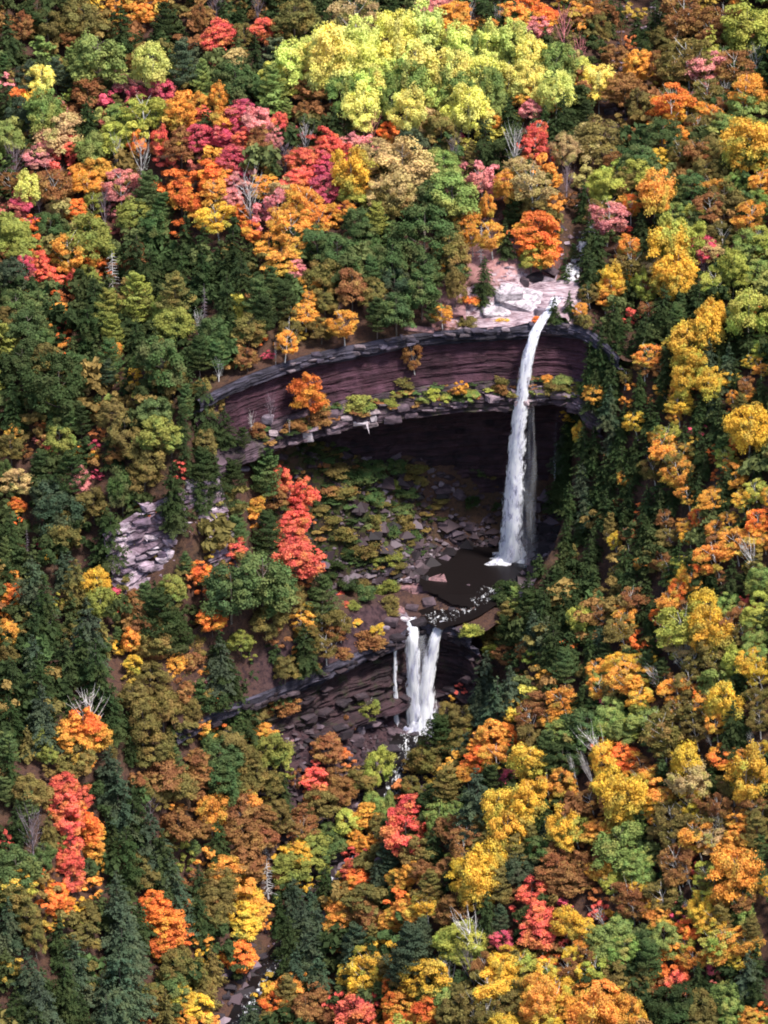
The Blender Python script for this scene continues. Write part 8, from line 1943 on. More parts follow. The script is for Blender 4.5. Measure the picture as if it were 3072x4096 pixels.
(2, 2, 20.9, -115.8, 6.1, 7.7, -35, 0, 6, 2, 4, 44, 2, 0, 3),
(2, 2, 24.5, -116.5, 5.5, 6.9, -35, 0, 6, 2, 5, 44, 8, 0, 1),
(0, 2, 21.9, -113.5, 5.2, 4.6, -34, 0, 6, 2, 5, 44, 8, 3, 3),
(0, 8, 19.1, -114.9, 5.7, 5, -35, 0, 6, 2, 5, 44, 2, 2, 1),
(2, 0, 25.5, -117.1, 4.6, 5.8, -35, 0, 2, 2, 5, 44, 2, 2, 1),
(3, 8, 24.4, -116.9, 5.5, 4.9, -36, 0.24, 6, 2, 5, 44, 2, 0, 1),
(0, 8, 26.4, -111.4, 5.2, 4.6, -31, 0, 4, 2, 4, 44, 2, 2, 3),
(1, 12, 30.5, -114.8, 6.2, 5.5, -32, 0, 4, 1, 5, 44, 12, 1, 0),
(1, 12, 34, -115.6, 6.7, 5.9, -31, 0, 4, 1, 5, 44, 8, 1, 0),
(1, 12, 32.6, -119.3, 7.8, 6.8, -34, 0, 6, 1, 5, 44, 12, 1, 1),
(1, 8, 36.7, -117.4, 6.2, 5.5, -31, 0, 4, 1, 6, 44, 8, 1, 3),
(1, 8, 36.2, -119.5, 5.2, 4.6, -33, 0, 6, 1, 6, 44, 8, 1, 1),
(1, 10, 40.8, -116.3, 5.2, 4.6, -28, 0, 4, 0, 6, 44, 10, 1, 3),
(1, 10, 41.3, -118.7, 5.2, 4.6, -30, 0, 4, 1, 6, 44, 12, 6, 0),
(1, 10, 40.5, -119.9, 4.1, 3.6, -31, 0, 2, 1, 6, 44, 10, 1, 1),
(6, 12, 45.7, -119, 5.4, 7.3, -28, 0, 4, 1, 7, 44, 12, 6, 1),
(6, 12, 44.9, -116.7, 4.8, 6.5, -26, 0, 2, 1, 0, 44, 13, 6, 1),
(0, 2, 44.7, -121, 4.7, 4.1, -29, 0, 4, 1, 7, 44, 1, 1, 0),
(1, 1, 46.2, -122.3, 3.6, 3.2, -29, 0, 6, 1, 7, 44, 12, 6, 1),
(6, 12, 43.1, -118.6, 3.6, 4.9, -29, 0, 2, 1, 7, 44, 10, 1, 2),
(4, 8, -27.5, -23.5, 5.4, 2.8, -11, 0, 6, 1, 2, 8, 7, 4, 1),
(4, 12, -24.1, -18.9, 5.4, 3.2, -12, 0, 6, 1, 2, 8, 7, 4, 2),
(4, 7, -20.5, -28, 4.9, 2.9, -5, 0, 6, 1, 4, 3, 4, 4, 1),
(4, 8, -33.5, -31.1, 5.7, 3.1, -10, 0, 6, 1, 3, 8, 12, 4, 3),
(0, 7, -37.7, -39.1, 6.2, 5.5, -12, 0, 6, 1, 3, 8, 8, 1, 1),
(0, 8, -41.9, -42.1, 6.2, 5.5, -12, 0, 0, 2, 4, 8, 12, 6, 2),
(4, 12, -34.4, -34.1, 3.6, 2.2, -11, 0, 4, 1, 3, 8, 8, 4, 1),
(4, 8, -41.2, -40.7, 4.5, 2.4, -12, 0, 6, 1, 4, 8, 8, 0, 1),
(4, 7, -29.2, -31.3, 3.6, 1.8, -14, 0, 6, 2, 4, 3, 8, 4, 1),
(6, 12, -46, -44.8, 9.6, 13, -11, 0, 5, 2, 6, 14, 12, 6, 1),
(6, 12, -43.5, -44.3, 8.4, 11.4, -13, 0, 0, 2, 4, 8, 8, 0, 0),
(6, 12, -56.9, -28, 9.6, 13, 22, 0, 5, 1, 2, 6, 12, 6, 0),
(6, 12, -49.5, -22.2, 8.4, 11.4, 23, 0, 5, 1, 2, 13, 12, 5, 2),
(6, 12, 20.6, 13.1, 5.4, 7.4, 38, 0, 5, 1, 7, 0, 8, 4, 1),
(6, 12, 21.1, -0.8, 5.4, 8.4, 37, 0, 4, 1, 7, 0, 12, 6, 0),
(6, 12, 19.7, 11.4, 5.4, 8.4, 27, 0, 5, 2, 0, 1, 8, 4, 2),
(6, 12, 18.5, 11.3, 6, 9.4, 20, 0, 5, 1, 0, 1, 10, 4, 2),
(6, 12, 17.6, 11, 6, 9.4, 13, 0, 5, 2, 6, 0, 12, 6, 3),
(6, 12, 22.4, 1.6, 6, 8.3, 43, 0, 5, 1, 0, 0, 12, 6, 1),
(6, 12, 16.8, 10.6, 6, 9.4, 8, 0, 0, 2, 7, 1, 12, 6, 3),
(6, 12, -51.9, -14.5, 8.4, 11.4, 34, 0, 5, 2, 2, 6, 8, 1, 2),
(1, 8, -50.4, -9.9, 6.2, 7.4, 35, 0, 0, 2, 4, 11, 8, 1, 2),
(6, 12, 23.6, -1.5, 6, 9.4, 40, 0, 5, 1, 7, 0, -1, -1, 0),
(6, 12, 25, -4.6, 6, 9.4, 38, 0, 5, 2, 0, 1, 12, 6, 3),
(6, 12, 23.3, 1.2, 6, 8.3, 43, 0, 5, 1, 0, 0, 12, 6, 3),
(0, 8, -58.9, -44, 6.2, 6.4, 6, 0, 0, 1, 3, 16, 8, 1, 3),
(1, 8, -60.1, -47.8, 7.2, 6.4, 4, 0, 0, 1, 3, 16, 8, 0, 1),
(5, 12, -56, -44.1, 6.2, 7.9, 2, 0, 0, 1, 2, 16, 8, 1, 2),
(0, 7, -62.7, -45, 7.2, 6.4, 6, 0, 0, 2, 6, 6, 12, 5, 0),
(4, 8, 1.8, -13.8, 4.5, 2.6, -4, 0, 6, 1, 6, 2, 8, 4, 3),
(4, 12, 4.1, -14.2, 4.5, 3, -2, 0, 0, 1, 7, 2, 8, 5, 3),
(4, 7, 0.8, -14.8, 4.5, 3, -6, 0, 0, 1, 6, 2, 7, 4, 3),
(4, 8, 2.9, -17, 5.4, 3.8, -5, 0, 0, 1, 6, 2, 8, 4, 1),
(4, 12, 6.1, -11.8, 4.5, 3.4, 0, 0, 0, 1, 7, 2, 10, 5, 0),
(4, 17, -1.2, -24.4, 3.6, 2.2, -2, 0, 4, 1, 6, 2, 7, 4, 0),
(0, 7, -54.4, -45, 6.2, 5.7, -1, 0, 5),
(1, 8, -52.4, -41.9, 6.2, 5.5, 0, 0, 4, 0, 1, 16, 8, 1, 3),
(4, 8, -55.2, -46, 4.5, 3.4, -1, 0, 0, 0, 6, 16, 7, 0, 3),
(0, 8, -51.1, -46.7, 5.8, 5.3, -7, 0, 0, 1, 7, 16, 8, 1, 3),
(4, 12, -49.2, -49.2, 4.5, 4, -6, 0, 0, 2, 4, 8, 7, 0, 3),
(0, 7, -55.8, -49.6, 5.8, 5.3, -5, 0, 0, 0, 6, 16, 8, 4, 1),
(1, 8, -53.5, -50.2, 6.2, 5.5, -9, 0, 4, 1, 6, 16, 2, 0, 3),
(6, 12, 24.8, -0.3, 5.5, 8.4, 42, 0, 4, 2, 0, 0, 12, 6, 2),
(6, 12, 26, -4.7, 5.5, 8.4, 40, 0, 4, 2, 7, 0, 12, 6, 3),
(6, 12, 23.2, -1.9, 5.5, 8.4, 39, 0, 4, 2, 7, 0, 2, 4, 3),
(6, 12, 24.6, -6.9, 6, 8.3, 35, 0, 5, 2, 0, 1, 13, 6, 3),
(6, 12, 21.9, -4.8, 6, 8.3, 32, 0, 5, 2, 0, 1, 2, 3, 3),
(4, 8, 20.1, 3.3, 3.2, 2.9, 48, 0, 5, 1, 0, 0, 12, 6, 0)]
SMALL = [
(0, 2, -70.5, 100.7, 5.2, 4.6, 77),
(0, 9, -73, 90.6, 2.6, 2.5, 73),
(0, 6, -94.8, 76.8, 4.4, 3.8, 70),
(0, 3, -92, 71.7, 5.5, 4.8, 68),
(3, 1, -82.1, 76.6, 2.6, 3, 68),
(0, 6, -83.2, 71.2, 3.2, 4.3, 66),
(0, 5, -74.6, 69.4, 5.5, 4.8, 65),
(0, 4, -62, 68.6, 4.1, 3.6, 67),
(0, 5, -53.3, 83.2, 3.8, 4.2, 72),
(0, 2, -41.3, 43.7, 4.9, 4.3, 62),
(0, 3, -8.6, 62.9, 4.9, 4.3, 68),
(0, 4, 15.2, 66.7, 4.1, 3.6, 69),
(0, 5, -2.7, 53.4, 3.8, 3.3, 66),
(0, 2, 34.7, 107.8, 4.6, 4.1, 76),
(0, 4, 33.2, 97.4, 2.6, 3.9, 72),
(0, 2, 23.3, 97, 3.8, 3.7, 75),
(0, 2, 37.3, 75.9, 3.5, 3.7, 69),
(0, 9, 23.3, 72.8, 4.4, 3.8, 69),
(0, 5, -91.2, 43, 4.6, 4.1, 55),
(0, 6, -72.2, 48.8, 3.2, 2.8, 54),
(0, 3, -87.8, 40.9, 5.2, 4.6, 53),
(0, 5, -70.4, 44.4, 3.8, 3.7, 51),
(0, 3, -86.2, 35.6, 4.4, 3.8, 51),
(0, 2, -85.5, 34.2, 3.5, 3.1, 50),
(0, 4, -79.3, 24.9, 4.4, 3.9, 45),
(0, 3, -87, 25.4, 2.8, 2.5, 47),
(0, 3, -82.1, 22.9, 4.1, 3.6, 45),
(0, 4, -80, 17, 3.4, 3.1, 42),
(0, 2, -83, 15.6, 4.1, 3.6, 42),
(0, 3, -79.2, 12.5, 3.6, 3.2, 42),
(0, 3, -28, 29.9, 3.8, 4.2, 59),
(0, 3, -41.5, -0.3, 3.1, 2.7, 47),
(0, 4, -46.3, -1.6, 2.8, 2.5, 46),
(0, 2, -33.7, 2, 2.8, 2.5, 47),
(0, 2, 15.5, 34.2, 4.6, 4.1, 60),
(0, 7, 18.6, 38.1, 3.8, 3.3, 60),
(0, 3, 1, 29.9, 3.8, 3.3, 59),
(0, 2, -11.2, 17, 4.9, 4.3, 54),
(0, 3, -7.3, 15.4, 3.4, 3, 54),
(0, 2, 13, 21.6, 4.4, 3.9, 36),
(0, 4, 29.1, 25.7, 2.6, 2.4, 59),
(0, 7, 40.7, 21.9, 2.9, 2.6, 59),
(0, 5, 41.2, 16.3, 4.6, 4.1, 56),
(0, 3, 27.6, 21.1, 2.6, 2.1, 55),
(0, 3, 34.6, 19.3, 2.6, 2.3, 56),
(0, 4, 28.9, 6.3, 3.1, 3.4, 48),
(0, 2, -79.3, 8.8, 3.1, 2.7, 41),
(0, 3, -79, 5.1, 3.6, 3.2, 39),
(0, 0, -65.2, -5.2, 3.4, 3.7, 40),
(0, 0, -63.3, -11.5, 3.6, 3.2, 39),
(0, 8, -67.1, -5.3, 3.4, 4.2, 40),
(0, 2, -72.1, -8.5, 2.8, 3.5, 36),
(0, 17, -69.4, -9.3, 3.1, 3.4, 37),
(0, 4, -82.6, -7.2, 2.6, 2.2, 33),
(0, 4, -71.4, -13.4, 3.1, 2.7, 33),
(0, 5, -72.1, -14.9, 2.6, 2.3, 31),
(0, 5, -82.8, -10.4, 2.6, 2.2, 31),
(0, 4, -81.4, -12.9, 3.1, 2.7, 29),
(0, 2, -76, -14.3, 3.4, 3, 30),
(0, 3, -72.4, -16.6, 2.8, 2.5, 30),
(0, 5, -71.7, -19.1, 2.6, 2.1, 27),
(0, 7, -85.2, -12.1, 2.6, 2.8, 29),
(0, 4, -55.6, -22.8, 2.6, 3.1, 31),
(0, 4, -55.6, -23.8, 2.8, 2.7, 29),
(0, 2, -62.6, -25.3, 3.4, 3.1, 24),
(0, 4, -63.9, -24.8, 2.6, 2.1, 24),
(0, 3, -61.5, -26, 3.6, 3.2, 23),
(0, 4, -46, -3.6, 3.6, 3.2, 45),
(0, 4, -46, -4.3, 2.8, 2.5, 45),
(0, 5, -39.7, -3, 2.6, 2.2, 45),
(0, 7, -33.4, -1.5, 2.8, 3, 18),
(0, 6, -36.9, -5.5, 2.6, 2.8, 17),
(0, 3, -3.2, 0.8, 2.8, 4.3, 34),
(0, 2, -7.1, 17.7, 4.4, 3.9, 23),
(0, 2, -4.3, 18.5, 3.6, 3.2, 24),
(0, 2, 13.4, 21, 4.7, 4.1, 34),
(0, 0, 18.9, 13.2, 2.6, 3.7, 27),
(0, 0, 18.5, 13.1, 4.1, 3.6, 25),
(0, 5, 32.7, -2.6, 2.6, 2.1, 46),
(3, 2, 28.8, -7.8, 2.6, 2.1, 41),
(0, 3, 34.1, -10.6, 3.1, 2.7, 41),
(3, 7, 37, -8.8, 2.6, 2.1, 44),
(0, 5, 40.9, -10.8, 2.8, 2.5, 44),
(3, 2, 40.6, -12.3, 2.6, 2.2, 43),
(3, 2, 50.5, -24.4, 3.3, 3, 42),
(3, 3, 46.6, -21.2, 2.6, 2.1, 41),
(0, 4, 51.6, -30.5, 2.6, 4.2, 41),
(3, 2, 39.3, -15.6, 2.6, 2.2, 39),
(3, 7, 32.7, -10.9, 2.6, 2.2, 38),
(3, 2, 22.9, -4.7, 2.6, 2.2, 36),
(3, 2, 27.7, -8.4, 2.6, 2.1, 37),
(0, 5, 40.3, -19.5, 3.4, 3, 37),
(3, 2, 40, -20.4, 2.8, 2.5, 35),
(3, 0, 34.4, -20.5, 2.6, 2.1, 28),
(0, 7, 24.9, -9.6, 2.6, 2.1, 28),
(0, 3, 43, -25.1, 2.6, 2.3, 35),
(0, 4, 43.1, -26.8, 2.6, 2.1, 34),
(0, 2, 46.7, -33.7, 5.2, 4.6, 35),
(0, 2, 47.7, -32.8, 2.6, 2.5, 36),
(0, 2, 47.4, -34.6, 2.6, 2.1, 35),
(3, 2, 46, -29, 2.6, 2.1, 36),
(3, 3, 43.6, -31.6, 3, 2.7, 31),
(3, 7, 26.6, -16.4, 2.6, 2.2, 19),
(0, 3, 30.6, -22.9, 3.1, 2.7, 22),
(3, 2, 39.8, -33.9, 2.6, 2.1, 26),
(0, 3, -86.8, -23.2, 2.8, 2.5, 20),
(0, 5, -81.4, -28.1, 2.8, 2.5, 17),
(0, 0, -79.9, -30.2, 3.1, 3.7, 16),
(0, 8, -86.1, -28.4, 2.6, 2.1, 17),
(0, 8, -75.9, -28.3, 3.6, 3.6, 17),
(0, 0, -65.1, -28.5, 3.9, 3.4, 18),
(0, 0, -65.5, -29.7, 3.4, 3, 17),
(0, 2, -69, -29.4, 2.6, 2.8, 17),
(0, 2, -67.3, -29.9, 2.6, 2.1, 16),
(0, 2, -86.3, -36.5, 3.4, 4.2, 12),
(0, 2, -87.3, -44.2, 2.6, 2.8, 10),
(0, 0, -77.9, -39.9, 2.6, 3.7, 10),
(0, 5, -67.8, -37.9, 3.9, 3.4, 10),
(0, 4, -66.4, -39.5, 3.4, 3.1, 9),
(0, 0, -66.4, -48.7, 2.6, 3.3, 6),
(0, 2, -64.2, -53.5, 2.8, 2.7, 2),
(0, 2, -54, -45, 2.8, 4.3, -2),
(0, 3, -54.6, -41.7, 2.6, 2.1, 3),
(0, 8, -60, -45.5, 2.8, 3.8, 6),
(0, 8, -66.3, -43.1, 3.4, 3.7, 8),
(0, 8, -55, -34.7, 3.1, 3.7, 14),
(0, 4, -54, -34.8, 2.6, 3.1, 12),
(0, 8, -57, -39.4, 4.1, 3.6, 9),
(0, 2, -42.1, -15, 3.6, 3.2, 15),
(0, 4, -32.3, -5.3, 2.8, 2.7, 11),
(0, 4, -31.4, -8.4, 2.8, 2.5, 6),
(0, 4, -46.8, -27, 3.1, 2.7, 13),
(0, 2, -50.5, -30.2, 2.6, 2.9, 16),
(0, 3, -51.9, -33.9, 3.9, 3.4, 11),
(0, 4, -48.4, -39.2, 2.8, 2.5, 10),
(0, 4, -48.5, -41.5, 2.8, 2.5, 7),
(0, 8, -50.6, -37.9, 3.4, 3, 3),
(0, 4, -33.2, -28.9, 3.9, 3.4, 9),
(0, 7, -35.3, -14.6, 3.4, 3, 5),
(0, 2, -32.5, -31.4, 3.6, 3.2, 5),
(0, 7, -38, -37.5, 4.7, 4.1, 1),
(0, 17, -43.1, -41.3, 2.8, 2.5, 1),
(0, 6, -52, -45.6, 5.2, 4.6, -5),
(0, 2, -50.2, -41.1, 2.6, 2.1, -1),
(0, 8, -35, -39.2, 3.4, 3.9, -4),
(0, 7, -25, -32.1, 3.9, 3.4, -4),
(0, 8, 18, -16.1, 2.6, 3.7, 9),
(0, 4, 17.1, -18.4, 2.6, 2.5, 7),
(0, 1, 9.3, -41.2, 3.6, 3.2, -1),
(0, 3, 16.3, -43.7, 3.6, 3.2, 4),
(0, 1, 17.2, -36.6, 2.6, 2.8, 5),
(0, 3, 11.6, -47.6, 3.9, 3.4, 0),
(0, 2, 13.4, -49.5, 3.1, 2.7, 0),
(0, 8, 9.7, -47.5, 3.9, 3.4, -1),
(0, 7, 6.8, -39.8, 2.8, 2.5, -4),
(0, 7, 30, -24.3, 3.1, 2.7, 20),
(0, 2, 31.2, -30.5, 2.8, 2.5, 18),
(3, 0, 40.1, -40, 2.6, 2.1, 24),
(0, 2, 46.7, -46.3, 3.4, 3, 28),
(3, 2, 47.7, -52.1, 2.8, 2.5, 26),
(3, 2, 25.2, -39.9, 2.6, 2.2, 10),
(0, 4, 46.7, -59.9, 2.6, 2.1, 22),
(0, 4, 46.6, -66, 2.6, 2.2, 18),
(0, 4, 47.8, -61.8, 2.6, 2.1, 22),
(0, 3, 28.5, -52.2, 3.9, 3.4, 9),
(0, 3, 27.4, -53.9, 3.4, 3, 8),
(3, 3, 26.4, -51.9, 2.6, 2.2, 7),
(3, 0, 44.6, -69.4, 2.6, 2.1, 13),
(3, 0, 42.7, -69.9, 3.3, 3, 10),
(0, 5, 24.3, -54.2, 2.8, 2.5, 5),
(0, 7, 18.7, -43.7, 2.6, 2.3, 5),
(0, 8, -80.4, -67.8, 3.4, 3.1, 1),
(0, 8, -77, -76.5, 3.1, 3.4, -5),
(0, 2, -71.2, -71.1, 3.6, 3.2, -6),
(0, 17, -75.3, -86.6, 2.6, 4.4, -14),
(0, 7, -84.7, -79.5, 3.1, 3.7, -4),
(0, 4, -84.1, -92.1, 2.8, 4.9, -12),
(0, 2, -56.2, -62.1, 3.1, 2.7, -19),
(0, 7, -55.4, -62.5, 3.1, 2.7, -20),
(0, 17, -54.2, -67.1, 3.4, 3.7, -26),
(0, 2, -60.8, -73.2, 2.8, 2.5, -23),
(0, 3, -54.8, -48, 4.1, 3.6, -4),
(0, 2, -54.8, -49.5, 4.4, 3.9, -6),
(0, 8, -54.3, -52, 3.6, 3.6, -10),
(0, 7, -53.9, -55.6, 2.6, 2.5, -14),
(0, 3, -48.1, -48.3, 2.8, 2.5, -5),
(0, 3, -52.6, -46.2, 2.6, 2.3, -5),
(0, 3, -48.6, -46.7, 3.4, 3, -11),
(0, 3, -50.3, -49.7, 3.6, 3.2, -12),
(0, 7, -52, -47.6, 3.6, 3.2, -7),
(0, 17, -36.8, -46.6, 4.1, 3.6, -22),
(0, 7, -34.2, -46.1, 3.1, 4.3, -24),
(0, 4, -24.6, -37.8, 3.4, 3, -24),
(0, 3, -25.9, -36.9, 2.6, 2.2, -22),
(0, 4, -30.8, -42.4, 3.1, 2.7, -22),
(0, 4, -30.4, -46.7, 5.2, 4.6, -27),
(0, 7, -24, -39.9, 3.6, 3.2, -25),
(0, 2, -49.2, -61, 4.7, 4.1, -25),
(0, 2, -41, -52.3, 3.4, 3, -25),
(0, 2, -49.9, -65.8, 4.7, 4.1, -29),
(0, 0, -36.9, -58.1, 3.6, 3.2, -33),
(0, 0, -26.1, -49.7, 3.1, 3.4, -32),
(0, 4, -23.9, -55.5, 4.1, 3.6, -35),
(0, 4, -21.3, -55.9, 3.9, 3.4, -34),
(0, 4, -3.3, -22.3, 3.1, 2.7, -17),
(0, 3, -4.9, -22.7, 2.6, 2.3, -18),
(0, 7, 8.7, -52.6, 3.6, 3.2, -4),
(0, 1, -2.6, -32.6, 3.6, 3.6, -22),
(3, 0, 7.8, -67.1, 3, 2.7, -11),
(0, 5, 5.6, -69, 2.8, 2.7, -13),
(0, 2, -8.5, -39, 3.4, 3, -27),
(0, 3, -13.1, -35.8, 2.6, 2.1, -27),
(0, 4, -14.6, -41.6, 4.4, 3.9, -28),
(0, 7, -7.4, -61.1, 4.1, 3.6, -20),
(0, 7, -2.5, -69.6, 3.9, 3.4, -18),
(0, 7, 2, -72.3, 4.1, 3.6, -16),
(0, 7, 9.4, -76.3, 3.1, 2.7, -15),
(0, 2, 13.9, -75.7, 4.7, 4.1, -12),
(0, 7, 12.7, -76.5, 3.4, 3, -13),
(3, 2, -3.8, -74.5, 3.3, 3, -23),
(0, 7, 14.9, -82.6, 3.4, 3, -17),
(0, 8, 0.3, -75.4, 4.1, 3.6, -19),
(0, 8, -1.7, -73.3, 4.1, 3.6, -19),
(0, 5, 22.5, -61.2, 3.1, 2.7, 1),
(0, 3, 21.2, -69.2, 4.1, 3.6, -4),
(0, 3, 25.3, -74.9, 4.1, 3.6, -5),
(3, 2, 35.5, -80.3, 3.6, 3.2, -4),
(0, 2, 19.8, -83.3, 3.6, 3.2, -15),
(0, 2, 20.1, -79.8, 2.6, 2.1, -12),
(0, 3, 34, -90.2, 2.6, 2.1, -12),
(3, 2, 33.7, -90.7, 2.8, 2.5, -14),
(0, 7, 17.4, -81.8, 3.6, 3.6, -15),
(0, 7, 17.7, -84.5, 4.1, 3.6, -17),
(0, 7, 20.2, -87.1, 4.7, 4.1, -18),
(0, 7, 24.9, -87.1, 3.6, 3.2, -15),
(0, 3, -78.2, -93.4, 2.6, 2.5, -16),
(0, 3, -77.1, -93.2, 2.6, 2.1, -17),
(0, 7, -76.5, -91.5, 2.8, 2.7, -17),
(0, 3, -68.6, -82.8, 2.6, 3.7, -21),
(0, 2, -69.5, -86.8, 4.4, 3.9, -23),
(0, 3, -76.9, -96.2, 4.4, 3.9, -21),
(0, 2, -76.1, -97.7, 4.1, 3.6, -24),
(0, 2, -76.3, -98, 2.6, 2.1, -23),
(0, 0, -71.3, -90.7, 3.4, 3, -24),
(0, 17, -71.3, -93.1, 3.1, 2.7, -27),
(0, 17, -60.5, -74.9, 3.9, 3.4, -25),
(0, 2, -63.9, -78.4, 2.6, 2.3, -24),
(0, 7, -62.4, -79, 3.1, 2.7, -26),
(0, 17, -54, -69.1, 3.4, 3.7, -28),
(0, 3, -57.6, -85.5, 4.1, 3.6, -37),
(0, 3, -54.1, -80.8, 3.6, 3.2, -37),
(0, 7, -53.4, -76.4, 2.6, 2.8, -34),
(0, 2, -82.7, -106.8, 4.4, 3.9, -26),
(0, 2, -82.9, -108.1, 3.9, 3.6, -28),
(0, 4, -60.5, -100.1, 4.7, 4.1, -44),
(0, 3, -72.8, -104.2, 2.6, 2.1, -34),
(0, 7, -62.5, -94.8, 3.4, 3.1, -39),
(0, 0, -44.9, -66.5, 4.4, 3.9, -34),
(0, 7, -45, -64.3, 3.6, 3.2, -32),
(0, 3, -52.1, -77.7, 3.1, 3.2, -36),
(0, 2, -51, -79, 3.9, 3.4, -38),
(0, 0, -49.6, -80.9, 4.4, 3.9, -41),
(0, 2, -39.8, -70.2, 2.8, 3, -40),
(0, 3, -42.4, -67, 3.1, 2.7, -36),
(0, 3, -42.6, -77.5, 3.1, 2.7, -43),
(0, 0, -32.8, -61.1, 4.1, 3.6, -37),
(0, 17, -30.9, -58.6, 5.2, 4.6, -36),
(0, 17, -28.8, -56.7, 3.1, 2.7, -36),
(0, 7, -37, -62.4, 4.1, 3.6, -36),
(0, 17, -36.3, -64.5, 3.9, 3.4, -38),
(0, 2, -29.2, -63.8, 2.6, 2.3, -39),
(0, 2, -24.9, -59.8, 3.4, 4.2, -36),
(0, 2, -24.5, -63.5, 4.1, 3.6, -37),
(0, 3, -18.3, -75.4, 2.6, 2.1, -35),
(0, 2, -25.8, -76.4, 3.4, 3, -41),
(0, 2, -32.5, -80.7, 4.1, 3.6, -46),
(0, 0, -39.1, -83.9, 4.4, 3.9, -47),
(0, 2, -38.4, -80.5, 2.8, 2.5, -45),
(0, 7, -29.2, -81.1, 3.4, 3, -46),
(0, 3, -38.5, -86.8, 3.1, 2.7, -49),
(0, 8, -31.4, -89.8, 4.7, 4.1, -51),
(0, 4, -26, -87.5, 5.2, 4.6, -47),
(0, 4, -22.4, -89, 5.2, 4.6, -46),
(0, 4, -19.7, -90.7, 4.1, 3.6, -45),
(0, 3, -25.3, -90.4, 4.1, 3.6, -48),
(0, 4, -23.8, -94.2, 5.2, 4.6, -49),
(0, 2, -19.1, -89, 3.6, 3.2, -43),
(0, 2, -18.7, -94.3, 3.1, 3.4, -45),
(0, 2, -24.1, -85.4, 3.1, 2.7, -45),
(0, 3, -15.4, -74.7, 4.4, 3.9, -32),
(0, 3, -12.9, -74.7, 2.6, 2.2, -30),
(0, 1, -6.2, -74.9, 3.4, 3, -24),
(0, 2, 0.6, -85.4, 4.1, 3.6, -26),
(0, 4, 6.6, -90.2, 4.4, 3.9, -26),
(0, 5, 13.5, -91.3, 3.1, 2.9, -24),
(0, 4, 12.5, -96.5, 4.4, 3.9, -28),
(0, 7, 5.1, -86.9, 3.1, 3.2, -25),
(0, 7, 12.8, -84.8, 4.1, 3.6, -19),
(0, 7, 7.5, -97.3, 4.1, 3.6, -30),
(0, 3, 10.9, -98.8, 4.1, 3.6, -30),
(0, 7, 12.1, -98.3, 3.1, 3.4, -29),
(0, 7, 0.9, -94.9, 3.6, 3.6, -32),
(0, 3, -11.2, -100.1, 4.1, 3.6, -43),
(0, 7, -0.9, -102, 3.9, 3.4, -37),
(0, 2, 14.1, -105.5, 3.9, 3.4, -33),
(0, 7, 7.4, -92.8, 2.6, 3.1, -28),
(0, 4, 35.6, -94.5, 2.8, 4, -14),
(0, 3, 35.4, -95.2, 3.1, 2.7, -15),
(0, 2, 42.8, -100.5, 4.7, 4.1, -14),
(0, 4, 19.7, -91.7, 3.4, 3, -22),
(0, 4, 20, -94.2, 4.1, 3.6, -23),
(0, 3, 21, -95.3, 3.4, 3, -24),
(3, 7, 29.1, -95.9, 3, 2.7, -21),
(0, 0, 30.1, -98, 4.1, 3.6, -21),
(0, 5, 33, -99.3, 3.6, 3.2, -19),
(0, 5, 33.6, -100.8, 3.1, 2.7, -20),
(0, 3, 34.7, -101.8, 3.9, 3.4, -20),
(0, 3, 41.5, -106.5, 3.4, 3.4, -20),
(0, 4, 43.1, -107.5, 2.6, 2.6, -20),
(0, 3, 31.8, -107.8, 4.7, 4.1, -27),
(0, 3, 29.3, -107.2, 3.9, 3.4, -27),
(0, 3, 29.7, -109.1, 3.9, 3.4, -29),
(0, 5, 39.2, -111.7, 2.8, 2.5, -26),
(0, 7, 40.9, -112.3, 3.1, 2.7, -25),
(0, 7, 30, -110.8, 4.1, 3.6, -30),
(0, 3, 33.6, -109.3, 3.1, 2.7, -27),
(0, 8, 36.1, -113.1, 4.7, 4.1, -28),
(0, 2, 23.3, -109.5, 4.7, 4.1, -31),
(0, 4, 27.5, -113.8, 2.6, 2.1, -32),
(0, 3, 38.9, -114.2, 2.8, 2.5, -28),
(0, 3, 46.3, -120.2, 4.1, 3.6, -28)]
